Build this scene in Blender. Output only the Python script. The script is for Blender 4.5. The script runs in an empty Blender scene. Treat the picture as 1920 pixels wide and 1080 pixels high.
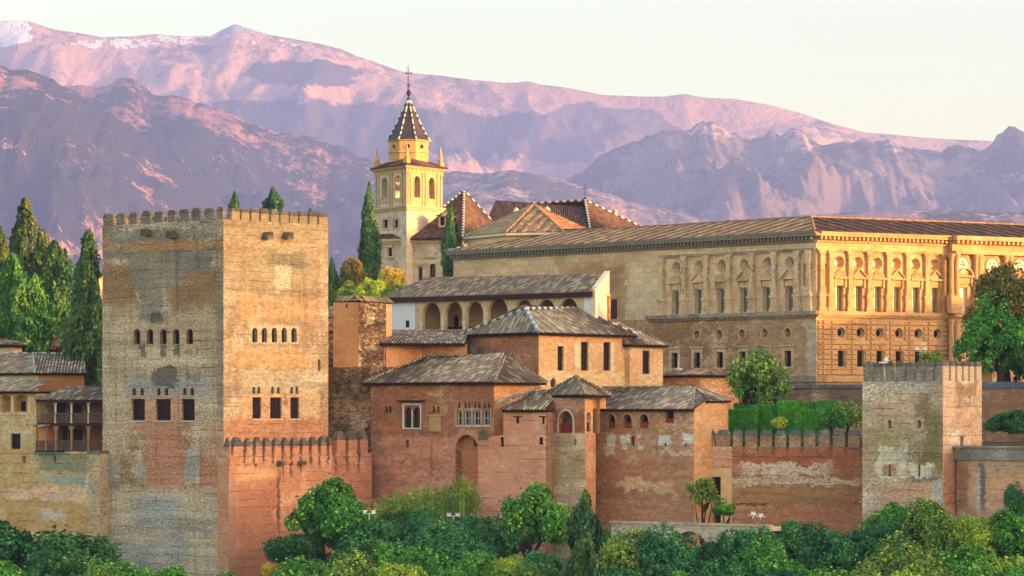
import bpy, math, random
import numpy as np
from mathutils import Vector, Matrix
from mathutils import noise as mnoise
from mathutils.geometry import tessellate_polygon

random.seed(7)
S = bpy.context.scene
# ------------------------------------------------------------------ camera, sky, sun, exposure
F, CX, HY = 6600.0, 960.0, 770.0          # focal length in photo pixels, optical axis column, horizon row
cam_d = bpy.data.cameras.new("camera"); cam = bpy.data.objects.new("camera", cam_d)
S.collection.objects.link(cam); S.camera = cam
cam.location = (0, 0, 0); cam.rotation_euler = (math.pi / 2, 0, 0)
cam_d.sensor_width = 36.0; cam_d.lens = 36.0 * F / 1920.0
cam_d.shift_y = (HY - 540.0) / 1920.0
cam_d.clip_start = 1.0; cam_d.clip_end = 60000.0

SUN = Vector((0.94, -0.34, 0.0)).normalized()      # horizontal direction towards the sun
ELEV = math.radians(6.0)
w = bpy.data.worlds.new("World"); S.world = w; w.use_nodes = True
wn = w.node_tree
bg = wn.nodes["Background"]
sky = wn.nodes.new("ShaderNodeTexSky"); sky.sky_type = 'NISHITA'; sky.sun_disc = False
sky.sun_elevation = ELEV; sky.sun_rotation = math.atan2(SUN.x, SUN.y)
sky.air_density = 1.0; sky.dust_density = 2.5; sky.ozone_density = 1.0; sky.altitude = 700
tint = wn.nodes.new("ShaderNodeMix"); tint.data_type = 'RGBA'; tint.blend_type = 'MULTIPLY'; tint.inputs[0].default_value = 1.0
tc = wn.nodes.new("ShaderNodeTexCoord"); sx = wn.nodes.new("ShaderNodeSeparateXYZ"); mr = wn.nodes.new("ShaderNodeMapRange")
wn.links.new(tc.outputs["Generated"], sx.inputs[0]); wn.links.new(sx.outputs[2], mr.inputs[0]); mr.inputs[1].default_value = 0.05; mr.inputs[2].default_value = 0.35
tm = wn.nodes.new("ShaderNodeMix"); tm.data_type = 'RGBA'; wn.links.new(mr.outputs[0], tm.inputs[0])
tm.inputs[6].default_value = (1.02, 0.93, 0.62, 1); tm.inputs[7].default_value = (1.14, 0.94, 0.85, 1)   # the yellow evening glow low down
wn.links.new(tm.outputs[2], tint.inputs[7])
wn.links.new(sky.outputs[0], tint.inputs[6]); wn.links.new(tint.outputs[2], bg.inputs[0]); bg.inputs[1].default_value = 0.15
sl = bpy.data.lights.new("sun", 'SUN'); sl.energy = 2.0; sl.angle = math.radians(0.5); sl.color = (0.92, 0.50, 0.20)
so = bpy.data.objects.new("sun", sl); S.collection.objects.link(so)
sdir = Vector((SUN.x * math.cos(ELEV), SUN.y * math.cos(ELEV), math.sin(ELEV)))
so.rotation_euler = sdir.to_track_quat('Z', 'Y').to_euler(); so.location = (200, -50, 120)
S.view_settings.view_transform = 'Standard'; S.view_settings.look = 'None'
S.view_settings.gamma = 1.0; S.view_settings.exposure = 2.44
S.cycles.use_denoising = True
S.cycles.max_bounces = 6; S.cycles.diffuse_bounces = 2; S.cycles.transparent_max_bounces = 8; S.cycles.volume_bounces = 1
# ------------------------------------------------------------------ helpers
ORG = {}
def lin(c):
    c = c / 255.0
    return c / 12.92 if c <= 0.04045 else ((c + 0.055) / 1.055) ** 2.4
KALB = 1.2
SAT = 0.93
def col(r, g, b, k=1.0):
    c = [lin(r), lin(g), lin(b)]; y = 0.3 * c[0] + 0.59 * c[1] + 0.11 * c[2]
    return tuple(min(max((y + (q - y) * SAT) * KALB * k, 0.004), 0.86) for q in c) + (1.0,)
def G(px, Y): return Vector(((px - CX) / F * Y, Y))
def zp(py, Y): return (HY - py) / F * Y
def P3(px, py, Y): return Vector(((px - CX) / F * Y, Y, (HY - py) / F * Y))

def thing(name, label, cat, loc=(0, 0, 0), group=None, kind=None):
    o = bpy.data.objects.new(name, None); S.collection.objects.link(o)
    o.empty_display_size = 1.0
    o.location = loc; ORG[o] = Vector(loc); tag(o, label, cat, group, kind); return o
def tag(o, label=None, cat=None, group=None, kind=None):
    if label: o["label"] = label
    if cat: o["category"] = cat
    if group: o["group"] = group
    if kind: o["kind"] = kind
    return o

class MB:
    """collects faces in world space and links them as one mesh object"""
    def __init__(s): s.v = []; s.f = []; s.m = []; s.uv = []
    def face(s, pts, m=0, uv=None):
        b = len(s.v); s.v.extend([tuple(p) for p in pts]); s.f.append(tuple(range(b, b + len(pts)))); s.m.append(m)
        if uv is None:
            p = [Vector(q) for q in pts]; n = Vector((0, 0, 0))
            for i in range(len(p)):
                a, c = p[i], p[(i + 1) % len(p)]
                n += Vector(((a.y - c.y) * (a.z + c.z), (a.z - c.z) * (a.x + c.x), (a.x - c.x) * (a.y + c.y)))
            if n.length > 0: n.normalize()
            h = math.hypot(n.x, n.y)
            if h < 0.3: uv = [(q.x, q.y) for q in p]
            else:
                tx, ty = -n.y / h, n.x / h
                uv = [(q.x * tx + q.y * ty, q.z) for q in p]
        s.uv.append(uv)
    def hexa(s, c, m=0):
        for q in ((0, 3, 2, 1), (4, 5, 6, 7), (0, 1, 5, 4), (1, 2, 6, 5), (2, 3, 7, 6), (3, 0, 4, 7)):
            s.face([c[i] for i in q], m)
    def box(s, cx, cy, z0, z1, wx, wy, ang=0.0, m=0, top=1.0):
        ca, sa = math.cos(ang), math.sin(ang); c = []
        for z, k in ((z0, 1.0), (z1, top)):
            for ux, uy in ((-1, -1), (1, -1), (1, 1), (-1, 1)):
                x, y = ux * wx / 2 * k, uy * wy / 2 * k
                c.append((cx + x * ca - y * sa, cy + x * sa + y * ca, z))
        s.hexa(c, m)
    def prism(s, poly, z0, z1, m=0, top=None, bottom=True):
        n = len(poly); t = top or poly
        for i in range(n):
            a, b = poly[i], poly[(i + 1) % n]; ta, tb = t[i], t[(i + 1) % n]
            s.face([(a[0], a[1], z0), (b[0], b[1], z0), (tb[0], tb[1], z1), (ta[0], ta[1], z1)], m)
        s.face([(q[0], q[1], z1) for q in t], m)
        if bottom: s.face([(q[0], q[1], z0) for q in reversed(poly)], m)
    def tube(s, p0, p1, r0, r1=None, n=8, m=0, caps=True):
        p0, p1 = Vector(p0), Vector(p1); r1 = r0 if r1 is None else r1
        d = (p1 - p0).normalized(); a = d.orthogonal().normalized(); b = d.cross(a)
        ring = lambda p, r: [p + (a * math.cos(2 * math.pi * k / n) + b * math.sin(2 * math.pi * k / n)) * r for k in range(n)]
        A, B = ring(p0, r0), ring(p1, r1)
        for k in range(n): s.face([A[k], A[(k + 1) % n], B[(k + 1) % n], B[k]], m)
        if caps: s.face(B, m); s.face(A[::-1], m)
    def lathe(s, cx, cy, prof, n=12, m=0, a0=0.0):
        rings = [[(cx + r * math.cos(a0 + 2 * math.pi * k / n), cy + r * math.sin(a0 + 2 * math.pi * k / n), z) for k in range(n)] for r, z in prof]
        for A, B in zip(rings, rings[1:]):
            for k in range(n): s.face([A[k], A[(k + 1) % n], B[(k + 1) % n], B[k]], m)
        if prof[-1][0] > 1e-3: s.face(rings[-1], m)
        s.face(rings[0][::-1], m)
    def build(s, name, mats, parent=None, smooth=False, loc=None):
        o0 = ORG[parent] if parent is not None else Vector(loc or (0, 0, 0))
        me = bpy.data.meshes.new(name)
        me.from_pydata([(a - o0.x, b - o0.y, c - o0.z) for a, b, c in s.v], [], s.f)
        for mt in (mats if isinstance(mats, (list, tuple)) else [mats]): me.materials.append(mt)
        me.polygons.foreach_set("material_index", s.m)
        ul = me.uv_layers.new(name="UVMap")
        flat = [c for fu in s.uv for q in fu for c in q]
        ul.data.foreach_set("uv", flat)
        if smooth: me.polygons.foreach_set("use_smooth", [True] * len(s.f))
        me.update()
        o = bpy.data.objects.new(name, me); S.collection.objects.link(o)
        if parent is not None: o.parent = parent; ORG[o] = o0
        else: o.location = o0; ORG[o] = o0
        return o

class Wall:
    """a vertical wall plane from A to B (A on the viewer's left, outside towards the viewer)"""
    def __init__(s, A, B):
        s.A, s.B = Vector(A), Vector(B); s.L = (s.B - s.A).length; s.d = (s.B - s.A) / s.L
        s.n = Vector((s.d.y, -s.d.x))
    def uv(s, px, py, off=0.0):
        k = (px - CX) / F; A = s.A + s.n * off
        Y = s.n.dot(A) / (s.n.x * k + s.n.y)
        p = Vector((k * Y, Y)); return s.d.dot(p - A), (HY - py) / F * Y
    def u(s, px): return s.uv(px, 0)[0]
    def pt(s, u, z, off=0.0):
        p = s.A + s.d * u + s.n * off; return Vector((p.x, p.y, z))
    def U(s, u): return s.d.dot(s.A) + u            # texture coordinate of the same place
    def rect(s, x0, y0, x1, y1):
        xm, ym = (x0 + x1) / 2, (y0 + y1) / 2
        u0, u1 = s.u(x0), s.u(x1); z1 = s.uv(xm, y0)[1]; z0 = s.uv(xm, y1)[1]
        return u0, z0, u1, z1
    def box(s, mb, u0, u1, z0, z1, o0, o1, m=0):
        c = [s.pt(u0, z0, o1), s.pt(u1, z0, o1), s.pt(u1, z0, o0), s.pt(u0, z0, o0), s.pt(u0, z1, o1), s.pt(u1, z1, o1), s.pt(u1, z1, o0), s.pt(u0, z1, o0)]
        mb.hexa(c, m)
    def poly(s, mb, pts, off, m=0): mb.face([s.pt(u, z, off) for u, z in pts], m)
    def extr(s, mb, pts, o0, o1, m=0):
        n = len(pts); mb.face([s.pt(u, z, o1) for u, z in pts], m)
        for i in range(n):
            a, b = pts[i], pts[(i + 1) % n]
            mb.face([s.pt(*a, o0), s.pt(*b, o0), s.pt(*b, o1), s.pt(*a, o1)], m)

def R(u0, z0, u1, z1): return [(u0, z0), (u1, z0), (u1, z1), (u0, z1)]
def ARCH(u0, z0, u1, z1, n=10, point=0.0):
    r = (u1 - u0) / 2; c = (u0 + u1) / 2; zs = max(z1 - r * (1 + point), z0 + 0.05); k = (z1 - zs)
    p = [(u0, z0), (u1, z0)]
    for i in range(n + 1):
        a = math.pi * i / n; p.append((c + r * math.cos(a), zs + k * math.sin(a)))
    return p
def CIRC(u, z, r, n=18): return [(u + r * math.cos(2 * math.pi * i / n), z + r * math.sin(2 * math.pi * i / n)) for i in range(n)]
def inset(p, a):
    cu = (min(q[0] for q in p) + max(q[0] for q in p)) / 2; cz = (min(q[1] for q in p) + max(q[1] for q in p)) / 2
    hu = max(q[0] for q in p) - cu; hz = max(q[1] for q in p) - cz
    return [(cu + (q[0] - cu) * (1 - a / hu), cz + (q[1] - cz) * (1 - a / hz)) for q in p]

def wall_face(mb, W, outline, holes=(), m=0, off=0.0):
    """front of a wall with openings; holes = [(polygon, depth, backscale)]; makes the reveals too"""
    loops = [[Vector((u, z, 0)) for u, z in outline]] + [[Vector((u, z, 0)) for u, z in h[0]] for h in holes]
    flat = [q for l in loops for q in l]
    for t in tessellate_polygon(loops):
        a, b, c = [flat[i] for i in t]
        if (b - a).cross(c - a).z < 0: b, c = c, b
        mb.face([W.pt(q.x, q.y, off) for q in (a, b, c)], m)
    for h in holes:
        p, dep = h[0], h[1]; q = p
        if len(h) > 2 and h[2] != 1.0:
            cu = sum(a[0] for a in p) / len(p); cz = sum(a[1] for a in p) / len(p)
            q = [(cu + (a - cu) * h[2], cz + (b - cz) * h[2]) for a, b in p]
        for i in range(len(p)):
            j = (i + 1) % len(p)
            mb.face([W.pt(*p[i], off), W.pt(*q[i], off - dep), W.pt(*q[j], off - dep), W.pt(*p[j], off)], m)

def window(parent, W, p, depth, pane, frame=None, fw=0.08, bars=(0, 0), off=0.0, name="window", sill=None, backscale=1.0, holes=None):
    """an opening: frame with its pane as a child; returns the hole for wall_face"""
    h = (p, depth, backscale); q = p
    if backscale != 1.0:
        cu = sum(a[0] for a in p) / len(p); cz = sum(a[1] for a in p) / len(p)
        q = [(cu + (a - cu) * backscale, cz + (b - cz) * backscale) for a, b in p]
    d1 = off - depth
    if frame is None:
        mb = MB(); W.poly(mb, q, d1 + 0.003); o = mb.build(name, pane, parent)
    else:
        mb = MB(); k = inset(q, fw); n = len(q); o1 = d1 + 0.12
        for i in range(n):
            j = (i + 1) % n
            mb.face([W.pt(*q[i], o1), W.pt(*q[j], o1), W.pt(*k[j], o1), W.pt(*k[i], o1)])
            mb.face([W.pt(*k[i], o1), W.pt(*k[j], o1), W.pt(*k[j], d1), W.pt(*k[i], d1)])
        us = [a[0] for a in k]; zs = [a[1] for a in k]; u0, u1, z0, z1 = min(us), max(us), min(zs), max(zs)
        bw = fw * 0.55
        for i in range(bars[0]):
            c = u0 + (u1 - u0) * (i + 1) / (bars[0] + 1); W.box(mb, c - bw / 2, c + bw / 2, z0, z1 - 0.04, d1 + 0.01, d1 + 0.09)
        for i in range(bars[1]):
            c = z0 + (z1 - z0) * (i + 1) / (bars[1] + 1); W.box(mb, u0, u1, c - bw / 2, c + bw / 2, d1 + 0.012, d1 + 0.085)
        if sill:
            us = [a[0] for a in p]; W.box(mb, min(us) - 0.08, max(us) + 0.08, min(a[1] for a in p) - 0.12, min(a[1] for a in p) - 0.004, off - depth, off + 0.1, 1)
        o = mb.build(name, [frame, sill or frame], parent)
        mp = MB(); W.poly(mp, k, d1 + 0.02); mp.build("pane", pane, o)
    if holes is not None: holes.append(h)
    return o

def roof_face(mb, poly, m=0, sp=0.34, h=0.085):
    """one roof plane (first two points are its eave) laid with barrel tiles"""
    p = [Vector(q) for q in poly]; e = (p[1] - p[0]).normalized(); n = Vector((0, 0, 0))
    for i in range(1, len(p) - 1): n += (p[i] - p[0]).cross(p[i + 1] - p[0])
    n.normalize()
    if n.z < 0: n = -n
    s = n.cross(e)
    if s.z < 0: s = -s
    q = [((v - p[0]).dot(e), (v - p[0]).dot(s)) for v in p]
    a0, a1 = min(c[0] for c in q), max(c[0] for c in q)
    K = max(4, int((a1 - a0) / sp) * 4); hs = (0.0, 0.75 * h, h, 0.75 * h); cols = []
    for k in range(K + 1):
        a = a0 + (a1 - a0) * k / K; a_ = min(max(a, a0 + 1e-4), a1 - 1e-4); bs = []
        for i in range(len(q)):
            (x0, y0), (x1, y1) = q[i], q[(i + 1) % len(q)]
            if (x0 - a_) * (x1 - a_) < 0: bs.append(y0 + (y1 - y0) * (a_ - x0) / (x1 - x0))
        if len(bs) < 2: cols.append(None); continue
        cols.append((a, min(bs), max(bs), hs[k % 4]))
    off = random.uniform(0, 50)
    for A, B in zip(cols, cols[1:]):
        if A is None or B is None: continue
        pt = lambda c, b: p[0] + e * c[0] + s * b + n * c[3]
        mb.face([pt(A, A[1]), pt(B, B[1]), pt(B, B[2]), pt(A, A[2])], m, [(A[0] + off, A[1]), (B[0] + off, B[1]), (B[0] + off, B[2]), (A[0] + off, A[2])])
        mb.face([pt(A, A[1]), p[0] + e * A[0] + s * A[1] - n * 0.03, p[0] + e * B[0] + s * B[1] - n * 0.03, pt(B, B[1])], m, [(A[0] + off, 0), (A[0] + off, 0), (B[0] + off, 0), (B[0] + off, 0)])

def roof(parent, E, ze, faces, tile, wood, soffit=0.28, name="roof", sp=0.34):
    """tiled roof: E = eave outline in plan, faces = roof planes as lists of 3-D points; with boarded eaves under it"""
    mb = MB()
    for f in faces: roof_face(mb, f, 0, sp)
    mb.prism([(q[0], q[1]) for q in E], ze - soffit, ze - 0.05, 1)
    return mb.build(name, [tile, wood], parent)
def hip(parent, E, ze, r0, r1, tile, wood, caps=None, capmats=None, soffit=0.28, sp=0.34, gables=(False, False)):
    """hipped roof over 4 plan points E (front-left, front-right, back-right, back-left) with ridge r0-r1 (3-D)"""
    e = [Vector((q[0], q[1], ze)) for q in E]; r0, r1 = Vector(r0), Vector(r1)
    fs = [[e[0], e[1], r1, r0], [e[2], e[3], r0, r1]]
    if (r1 - r0).length < 0.05: fs = [[e[0], e[1], r0], [e[2], e[3], r0]]
    fs += [[e[1], e[2], r1], [e[3], e[0], r0]]
    o = roof(parent, E, ze, fs, tile, wood, soffit, sp=sp)
    if caps is not None:
        mb = MB()
        for (a, b) in ((e[0], r0), (e[1], r1), (r0, r1), (e[2], r1), (e[3], r0)):
            ridge(mb, a, b)
        mb.build("ridge_cap", capmats or [tile, tile], o)
    return o
def ridge(mb, a, b, r=0.15, step=0.55):
    a, b = Vector(a), Vector(b); L = (b - a).length
    if L < 0.1: return
    n = max(1, int(L / step)); up = Vector((0, 0, 0.06))
    for i in range(n): mb.tube(a.lerp(b, i / n) + up, a.lerp(b, (i + 1) / n) + up, r * 0.85, r, 6, i % 2)

def walls(parent, pts, z0, z1, mats, holes=None, name="wall", nfront=None, mi=None, roofcap=True):
    """closed walls over plan points listed left to right along the seen sides, then round the back"""
    mb = MB(); n = len(pts)
    for i in range(n):
        W = Wall(pts[i], pts[(i + 1) % n]); hs = (holes or {}).get(i, [])
        m = (mi or {}).get(i, 0)
        zt = z1
        wall_face(mb, W, R(0, z0, W.L, zt), hs, m)
    if roofcap: mb.face([(q[0], q[1], z1) for q in pts])
    return mb.build(name, mats, parent)
def back(A, B, depth):
    """completes a front A-B to a rectangle going away from the viewer"""
    W = Wall(A, B); return [Vector(A), Vector(B), Vector(B) - W.n * depth, Vector(A) - W.n * depth]
def quad_plan(A, B, C):
    """parallelogram from the near corner B and its two neighbours"""
    A, B, C = Vector(A), Vector(B), Vector(C); return [A, B, C, A + C - B]
def grow(pts, d):
    c = sum((Vector(q) for q in pts), Vector((0, 0))) / len(pts); out = []; n = len(pts)
    for i in range(n):
        p0, p1, p2 = Vector(pts[i - 1]), Vector(pts[i]), Vector(pts[(i + 1) % n])
        e1, e2 = (p1 - p0).normalized(), (p2 - p1).normalized()
        n1, n2 = Vector((e1.y, -e1.x)), Vector((e2.y, -e2.x))
        if n1.dot(p1 - c) < 0: n1, n2 = -n1, -n2
        b = n1 + n2; out.append(p1 + b * (2 * d / max(b.length_squared, 0.4)) / 1.0 * 1.0)
    return out

def merlon(parent, W, u0, u1, z0, z1, zc, th, body, capm, pointed=1.0, off=0.0):
    mb = MB(); W.box(mb, u0, u1, z0, z1, off - th, off); o = mb.build("merlon", body, parent)
    mc = MB(); e = 0.03; c = []
    k = 0.5 * pointed * (u1 - u0) * 0.55; kt = 0.5 * pointed * th * 0.55
    for z, a, b in ((z1, -e, -e), (z1 + 0.1, -e, -e), (zc, k, kt)):
        j = random.uniform(-.05, .05)
        a += j if z == zc else 0
        c.append([W.pt(u0 + a, z, off - b), W.pt(u1 - a, z, off - b), W.pt(u1 - a, z, off - th + b), W.pt(u0 + a, z, off - th + b)])
    for A, B in zip(c, c[1:]):
        for i in range(4): mc.face([A[i], A[(i + 1) % 4], B[(i + 1) % 4], B[i]])
    mc.face(c[-1]); mc.face(c[0][::-1]); mc.build("cap", capm, o); return o

# ------------------------------------------------------------------ materials
class NT:
    def __init__(s, name, rough=0.9, spec=0.2):
        s.m = bpy.data.materials.new(name); s.m.use_nodes = True; s.t = s.m.node_tree
        s.b = s.t.nodes["Principled BSDF"]; s.b.inputs["Roughness"].default_value = rough
        s.b.inputs["Specular IOR Level"].default_value = spec
    def n(s, typ, ins=None, **pr):
        nd = s.t.nodes.new(typ)
        for k, v in pr.items(): setattr(nd, k, v)
        for k, v in (ins or {}).items():
            if isinstance(v, bpy.types.NodeSocket): s.t.links.new(v, nd.inputs[k])
            else: nd.inputs[k].default_value = v
        return nd
    def uv(s): return s.n("ShaderNodeTexCoord").outputs["UV"]
    def obj(s): return s.n("ShaderNodeTexCoord").outputs["Object"]
    def pos(s): return s.n("ShaderNodeNewGeometry").outputs["Position"]
    def vm(s, op, a, b=(0, 0, 0)): return s.n("ShaderNodeVectorMath", {0: a, 1: b}, operation=op).outputs[0]
    def ma(s, op, a, b=0.0, c=0.0, clamp=False): return s.n("ShaderNodeMath", {0: a, 1: b, 2: c}, operation=op, use_clamp=clamp).outputs[0]
    def noise(s, vec, scale=1.0, detail=4.0, rough=0.55, out="Fac"): return s.n("ShaderNodeTexNoise", {"Vector": vec, "Scale": scale, "Detail": detail, "Roughness": rough}).outputs[out]
    def step(s, x, a, b): return s.n("ShaderNodeMapRange", {0: x, 1: a, 2: b, 3: 0.0, 4: 1.0}, interpolation_type='SMOOTHSTEP', clamp=True).outputs[0]
    def mix(s, f, a, b, mode='MIX'):
        nd = s.n("ShaderNodeMix", data_type='RGBA', blend_type=mode)
        for i, v in ((0, f), (6, a), (7, b)):
            if isinstance(v, bpy.types.NodeSocket): s.t.links.new(v, nd.inputs[i])
            else: nd.inputs[i].default_value = v
        return nd.outputs[2]
    def color(s, c): s.t.links.new(c, s.b.inputs["Base Color"]) if isinstance(c, bpy.types.NodeSocket) else setattr(s.b.inputs["Base Color"], "default_value", c)
    def bump(s, h, dist=0.1, strength=1.0):
        nd = s.n("ShaderNodeBump", {"Height": h, "Distance": dist, "Strength": strength}); s.t.links.new(nd.outputs[0], s.b.inputs["Normal"])

def patch(W, x0, y0, x1, y1, c, amp=0.5, soft=0.25, fine=0.0):
    """a stain or patch of other plaster on wall W, given by its corners in the photograph"""
    u0, z0, u1, z1 = W.rect(x0, y0, x1, y1); return (W.U(u0), z0, W.U(u1), z1, c, amp, soft, fine)
def wallmat(name, c1, c2, c3=None, peb=0.0, course=0.0, brick=0.0, streak=0.0, patches=(), bump=0.08, blotch=0.22, seed=0.0, contrast=0.5, band=0.4, fine=4.5):
    """old masonry: blotches, horizontal lifts, pale stones showing, rain streaks, patches"""
    contrast *= 1.6; t = NT(name); uv = t.vm('ADD', t.uv(), (seed, seed * 0.37, seed))
    n1 = t.noise(uv, blotch, 7, 0.62); n2 = t.noise(t.vm('MULTIPLY', uv, (0.12, 1.0, 1)), 1.1, 5, 0.6)
    n3 = t.noise(t.vm('MULTIPLY', uv, (0.55, 1.0, 1)), fine, 4, 0.65)
    f = t.ma('ADD', t.ma('MULTIPLY', n1, 1 - band), t.ma('MULTIPLY', n2, band))
    c = t.mix(t.step(f, 0.5 - 0.16, 0.5 + 0.16), c1, c2)
    if c3 is not None:
        n4 = t.noise(t.vm('MULTIPLY', uv, (0.6, 1.0, 1)), fine * 1.9, 3, 0.6)
        g = t.ma('ADD', n4, t.ma('MULTIPLY', t.ma('SUBTRACT', t.noise(uv, 0.35, 3), 0.5), 0.9))
        c = t.mix(t.step(g, 0.66 - peb * 0.22, 0.74 - peb * 0.2), c, c3)
    if c3 is not None:      # flaked plaster and darker weathering with crisp edges
        fl = t.noise(t.vm('MULTIPLY', uv, (0.7, 1.0, 1)), 0.42, 9, 0.68)
        c = t.mix(t.ma('MULTIPLY', t.step(fl, 0.565, 0.60), 0.45), c, c3)
        c = t.mix(t.ma('MULTIPLY', t.step(fl, 0.43, 0.395), 0.38), c, tuple(q * 0.62 for q in c2[:3]) + (1,))
    for (u0, v0, u1, v1, pc, amp, soft, fn) in patches:
        q = t.vm('ADD', uv, (-(u0 + u1) / 2 - seed, -(v0 + v1) / 2 - seed * 0.37, 0))
        hw, hh = max((u1 - u0) / 2, 0.05), max((v1 - v0) / 2, 0.05)
        if amp > 0:
            nn = t.vm('MULTIPLY', t.vm('SUBTRACT', t.n("ShaderNodeTexNoise", {"Vector": uv, "Scale": 0.7, "Detail": 6.0, "Roughness": 0.62}).outputs["Color"], (0.5, 0.5, 0.5)), (amp * 7, amp * 6, 0))
            n_ = t.vm('MULTIPLY', t.vm('SUBTRACT', t.n("ShaderNodeTexNoise", {"Vector": uv, "Scale": 3.2, "Detail": 4.0, "Roughness": 0.6}).outputs["Color"], (0.5, 0.5, 0.5)), (1.1, 0.7, 0))
            q = t.vm('ADD', t.vm('ADD', q, nn), n_)
        q = t.vm('MULTIPLY', t.vm('ABSOLUTE', q), (1 / hw, 1 / hh, 0))
        sx = t.n("ShaderNodeSeparateXYZ", {0: q}); d = t.ma('MAXIMUM', sx.outputs[0], sx.outputs[1])
        k = t.step(d, 1.0 + soft * 0.5, 1.0 - soft)
        if fn: k = t.ma('MULTIPLY', k, t.step(n4 if c3 is not None else n3, 0.62 - fn * 0.3, 0.7 - fn * 0.3))
        c = t.mix(t.ma('MULTIPLY', k, 0.86), c, pc)
    # value variation at two scales
    val = t.ma('ADD', t.ma('MULTIPLY', t.ma('SUBTRACT', n3, 0.5), contrast * 1.7), t.ma('MULTIPLY', t.ma('SUBTRACT', n2, 0.5), contrast))
    val = t.ma('ADD', val, 1.0)
    h = t.ma('ADD', n3, t.ma('MULTIPLY', n2, 0.6))
    if course:
        sv = t.n("ShaderNodeSeparateXYZ", {0: t.vm('ADD', uv, t.vm('MULTIPLY', t.n("ShaderNodeTexNoise", {"Vector": uv, "Scale": 0.5, "Detail": 4.0}).outputs["Color"], (0, 0.35, 0)))})
        fr = t.ma('FRACT', t.ma('MULTIPLY', sv.outputs[1], 1 / course))
        ln = t.ma('MULTIPLY', t.step(t.ma('ABSOLUTE', t.ma('SUBTRACT', fr, 0.5)), 0.43, 0.49), t.step(t.noise(t.vm('MULTIPLY', uv, (0.4, 1, 1)), 0.8, 3), 0.42, 0.6))
        val = t.ma('MULTIPLY', val, t.ma('SUBTRACT', 1.0, t.ma('MULTIPLY', ln, 0.34))); h = t.ma('SUBTRACT', h, t.ma('MULTIPLY', ln, 0.6))
    if brick:
        bt = t.n("ShaderNodeTexBrick", {"Vector": uv, "Color1": (1, 1, 1, 1), "Color2": (0.72, 0.72, 0.72, 1), "Mortar": (0.5, 0.5, 0.5, 1), "Scale": 1.0, "Mortar Size": 0.03 * brick, "Bias": 0.0, "Brick Width": brick * 2.2, "Row Height": brick, "Mortar Smooth": 0.3}, offset=0.5)
        bw = t.n("ShaderNodeRGBToBW", {0: bt.outputs[0]}).outputs[0]
        val = t.ma('MULTIPLY', val, t.ma('ADD', t.ma('MULTIPLY', bw, 0.8), 0.3)); h = t.ma('ADD', h, t.ma('MULTIPLY', bw, 0.5))
    if streak:
        st = t.step(t.noise(t.vm('MULTIPLY', uv, (1.0, 0.07, 1)), 1.3, 4), 0.52, 0.72)
        val = t.ma('MULTIPLY', val, t.ma('SUBTRACT', 1.0, t.ma('MULTIPLY', st, streak)))
    val = t.ma('MAXIMUM', val, 0.12)
    vc = t.n("ShaderNodeCombineXYZ", {0: val, 1: val, 2: val}).outputs[0]
    t.color(t.mix(1.0, c, vc, 'MULTIPLY')); t.bump(h, bump, 0.9); return t.m
def tilemat(name, c1, c2, c3, sp=0.34, light=0.3, moss=None):
    t = NT(name, 0.85, 0.15); uv = t.uv()
    cell = t.vm('FLOOR', t.vm('MULTIPLY', uv, (1 / sp, 1 / 0.75, 1)))
    wn_ = t.n("ShaderNodeTexWhiteNoise", {0: cell}, noise_dimensions='2D').outputs[0]
    big = t.noise(uv, 0.5, 5, 0.6)
    c = t.mix(t.step(big, 0.38, 0.62), c1, c2)
    c = t.mix(t.ma('MULTIPLY', t.step(wn_, 1 - light, 1.0), 0.5), c, c3)
    if moss: c = t.mix(t.step(t.noise(uv, 0.9, 6, 0.7), 0.56, 0.66), c, moss)
    sx = t.n("ShaderNodeSeparateXYZ", {0: t.vm('MULTIPLY', uv, (1 / sp, 1 / 0.42, 1))})
    row = t.step(t.ma('FRACT', sx.outputs[1]), 0.0, 0.25)
    cp = t.ma('ABSOLUTE', t.ma('SUBTRACT', t.ma('FRACT', sx.outputs[0]), 0.5)); cr = t.step(cp, 0.46, 0.12)
    c = t.mix(t.ma('MULTIPLY', cr, 0.35), c, c3)
    v = t.ma('MULTIPLY', t.ma('ADD', t.ma('MULTIPLY', wn_, 0.55), 0.62), t.ma('ADD', t.ma('MULTIPLY', cr, 0.75), 0.45))
    vc = t.n("ShaderNodeCombineXYZ", {0: v, 1: v, 2: v}).outputs[0]
    t.color(t.mix(1.0, c, vc, 'MULTIPLY')); t.bump(t.ma('ADD', wn_, row), 0.04, 0.6); return t.m
def plain(name, c, rough=0.8, spec=0.2, var=0.25, scale=1.5, metal=0.0):
    t = NT(name, rough, spec); p = t.pos(); n = t.noise(p, scale, 5)
    v = t.ma('ADD', t.ma('MULTIPLY', t.ma('SUBTRACT', n, 0.5), var * 2), 1.0)
    vc = t.n("ShaderNodeCombineXYZ", {0: v, 1: v, 2: v}).outputs[0]
    t.color(t.mix(1.0, c, vc, 'MULTIPLY')); t.b.inputs["Metallic"].default_value = metal; return t.m
M = {}
M['dark'] = plain("dark_interior", (0.012, 0.010, 0.009, 1), 0.7, 0.2)
M['glass'] = plain("window_glass", (0.02, 0.022, 0.025, 1), 0.12, 0.5, 0.1)
M['wood'] = plain("dark_wood", col(52, 34, 28), 0.75, 0.2, 0.4, 2.5)
M['redwood'] = plain("red_brown_lattice", col(70, 32, 26), 0.7, 0.2, 0.4, 5.0)
M['eave'] = plain("eave_boards", col(36, 26, 20), 0.85, 0.1)  # boards coloured near black to deepen the shade under the eaves
M['white'] = plain("white_plaster", col(222, 218, 210, 1.1), 0.9, 0.1, 0.06)
M['palewood'] = plain("pale_frame", col(205, 190, 165), 0.8, 0.2)
M['iron'] = plain("dark_iron", col(40, 36, 40), 0.6, 0.4)
M['bronze'] = plain("bell_bronze", col(95, 80, 60), 0.5, 0.5)
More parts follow.
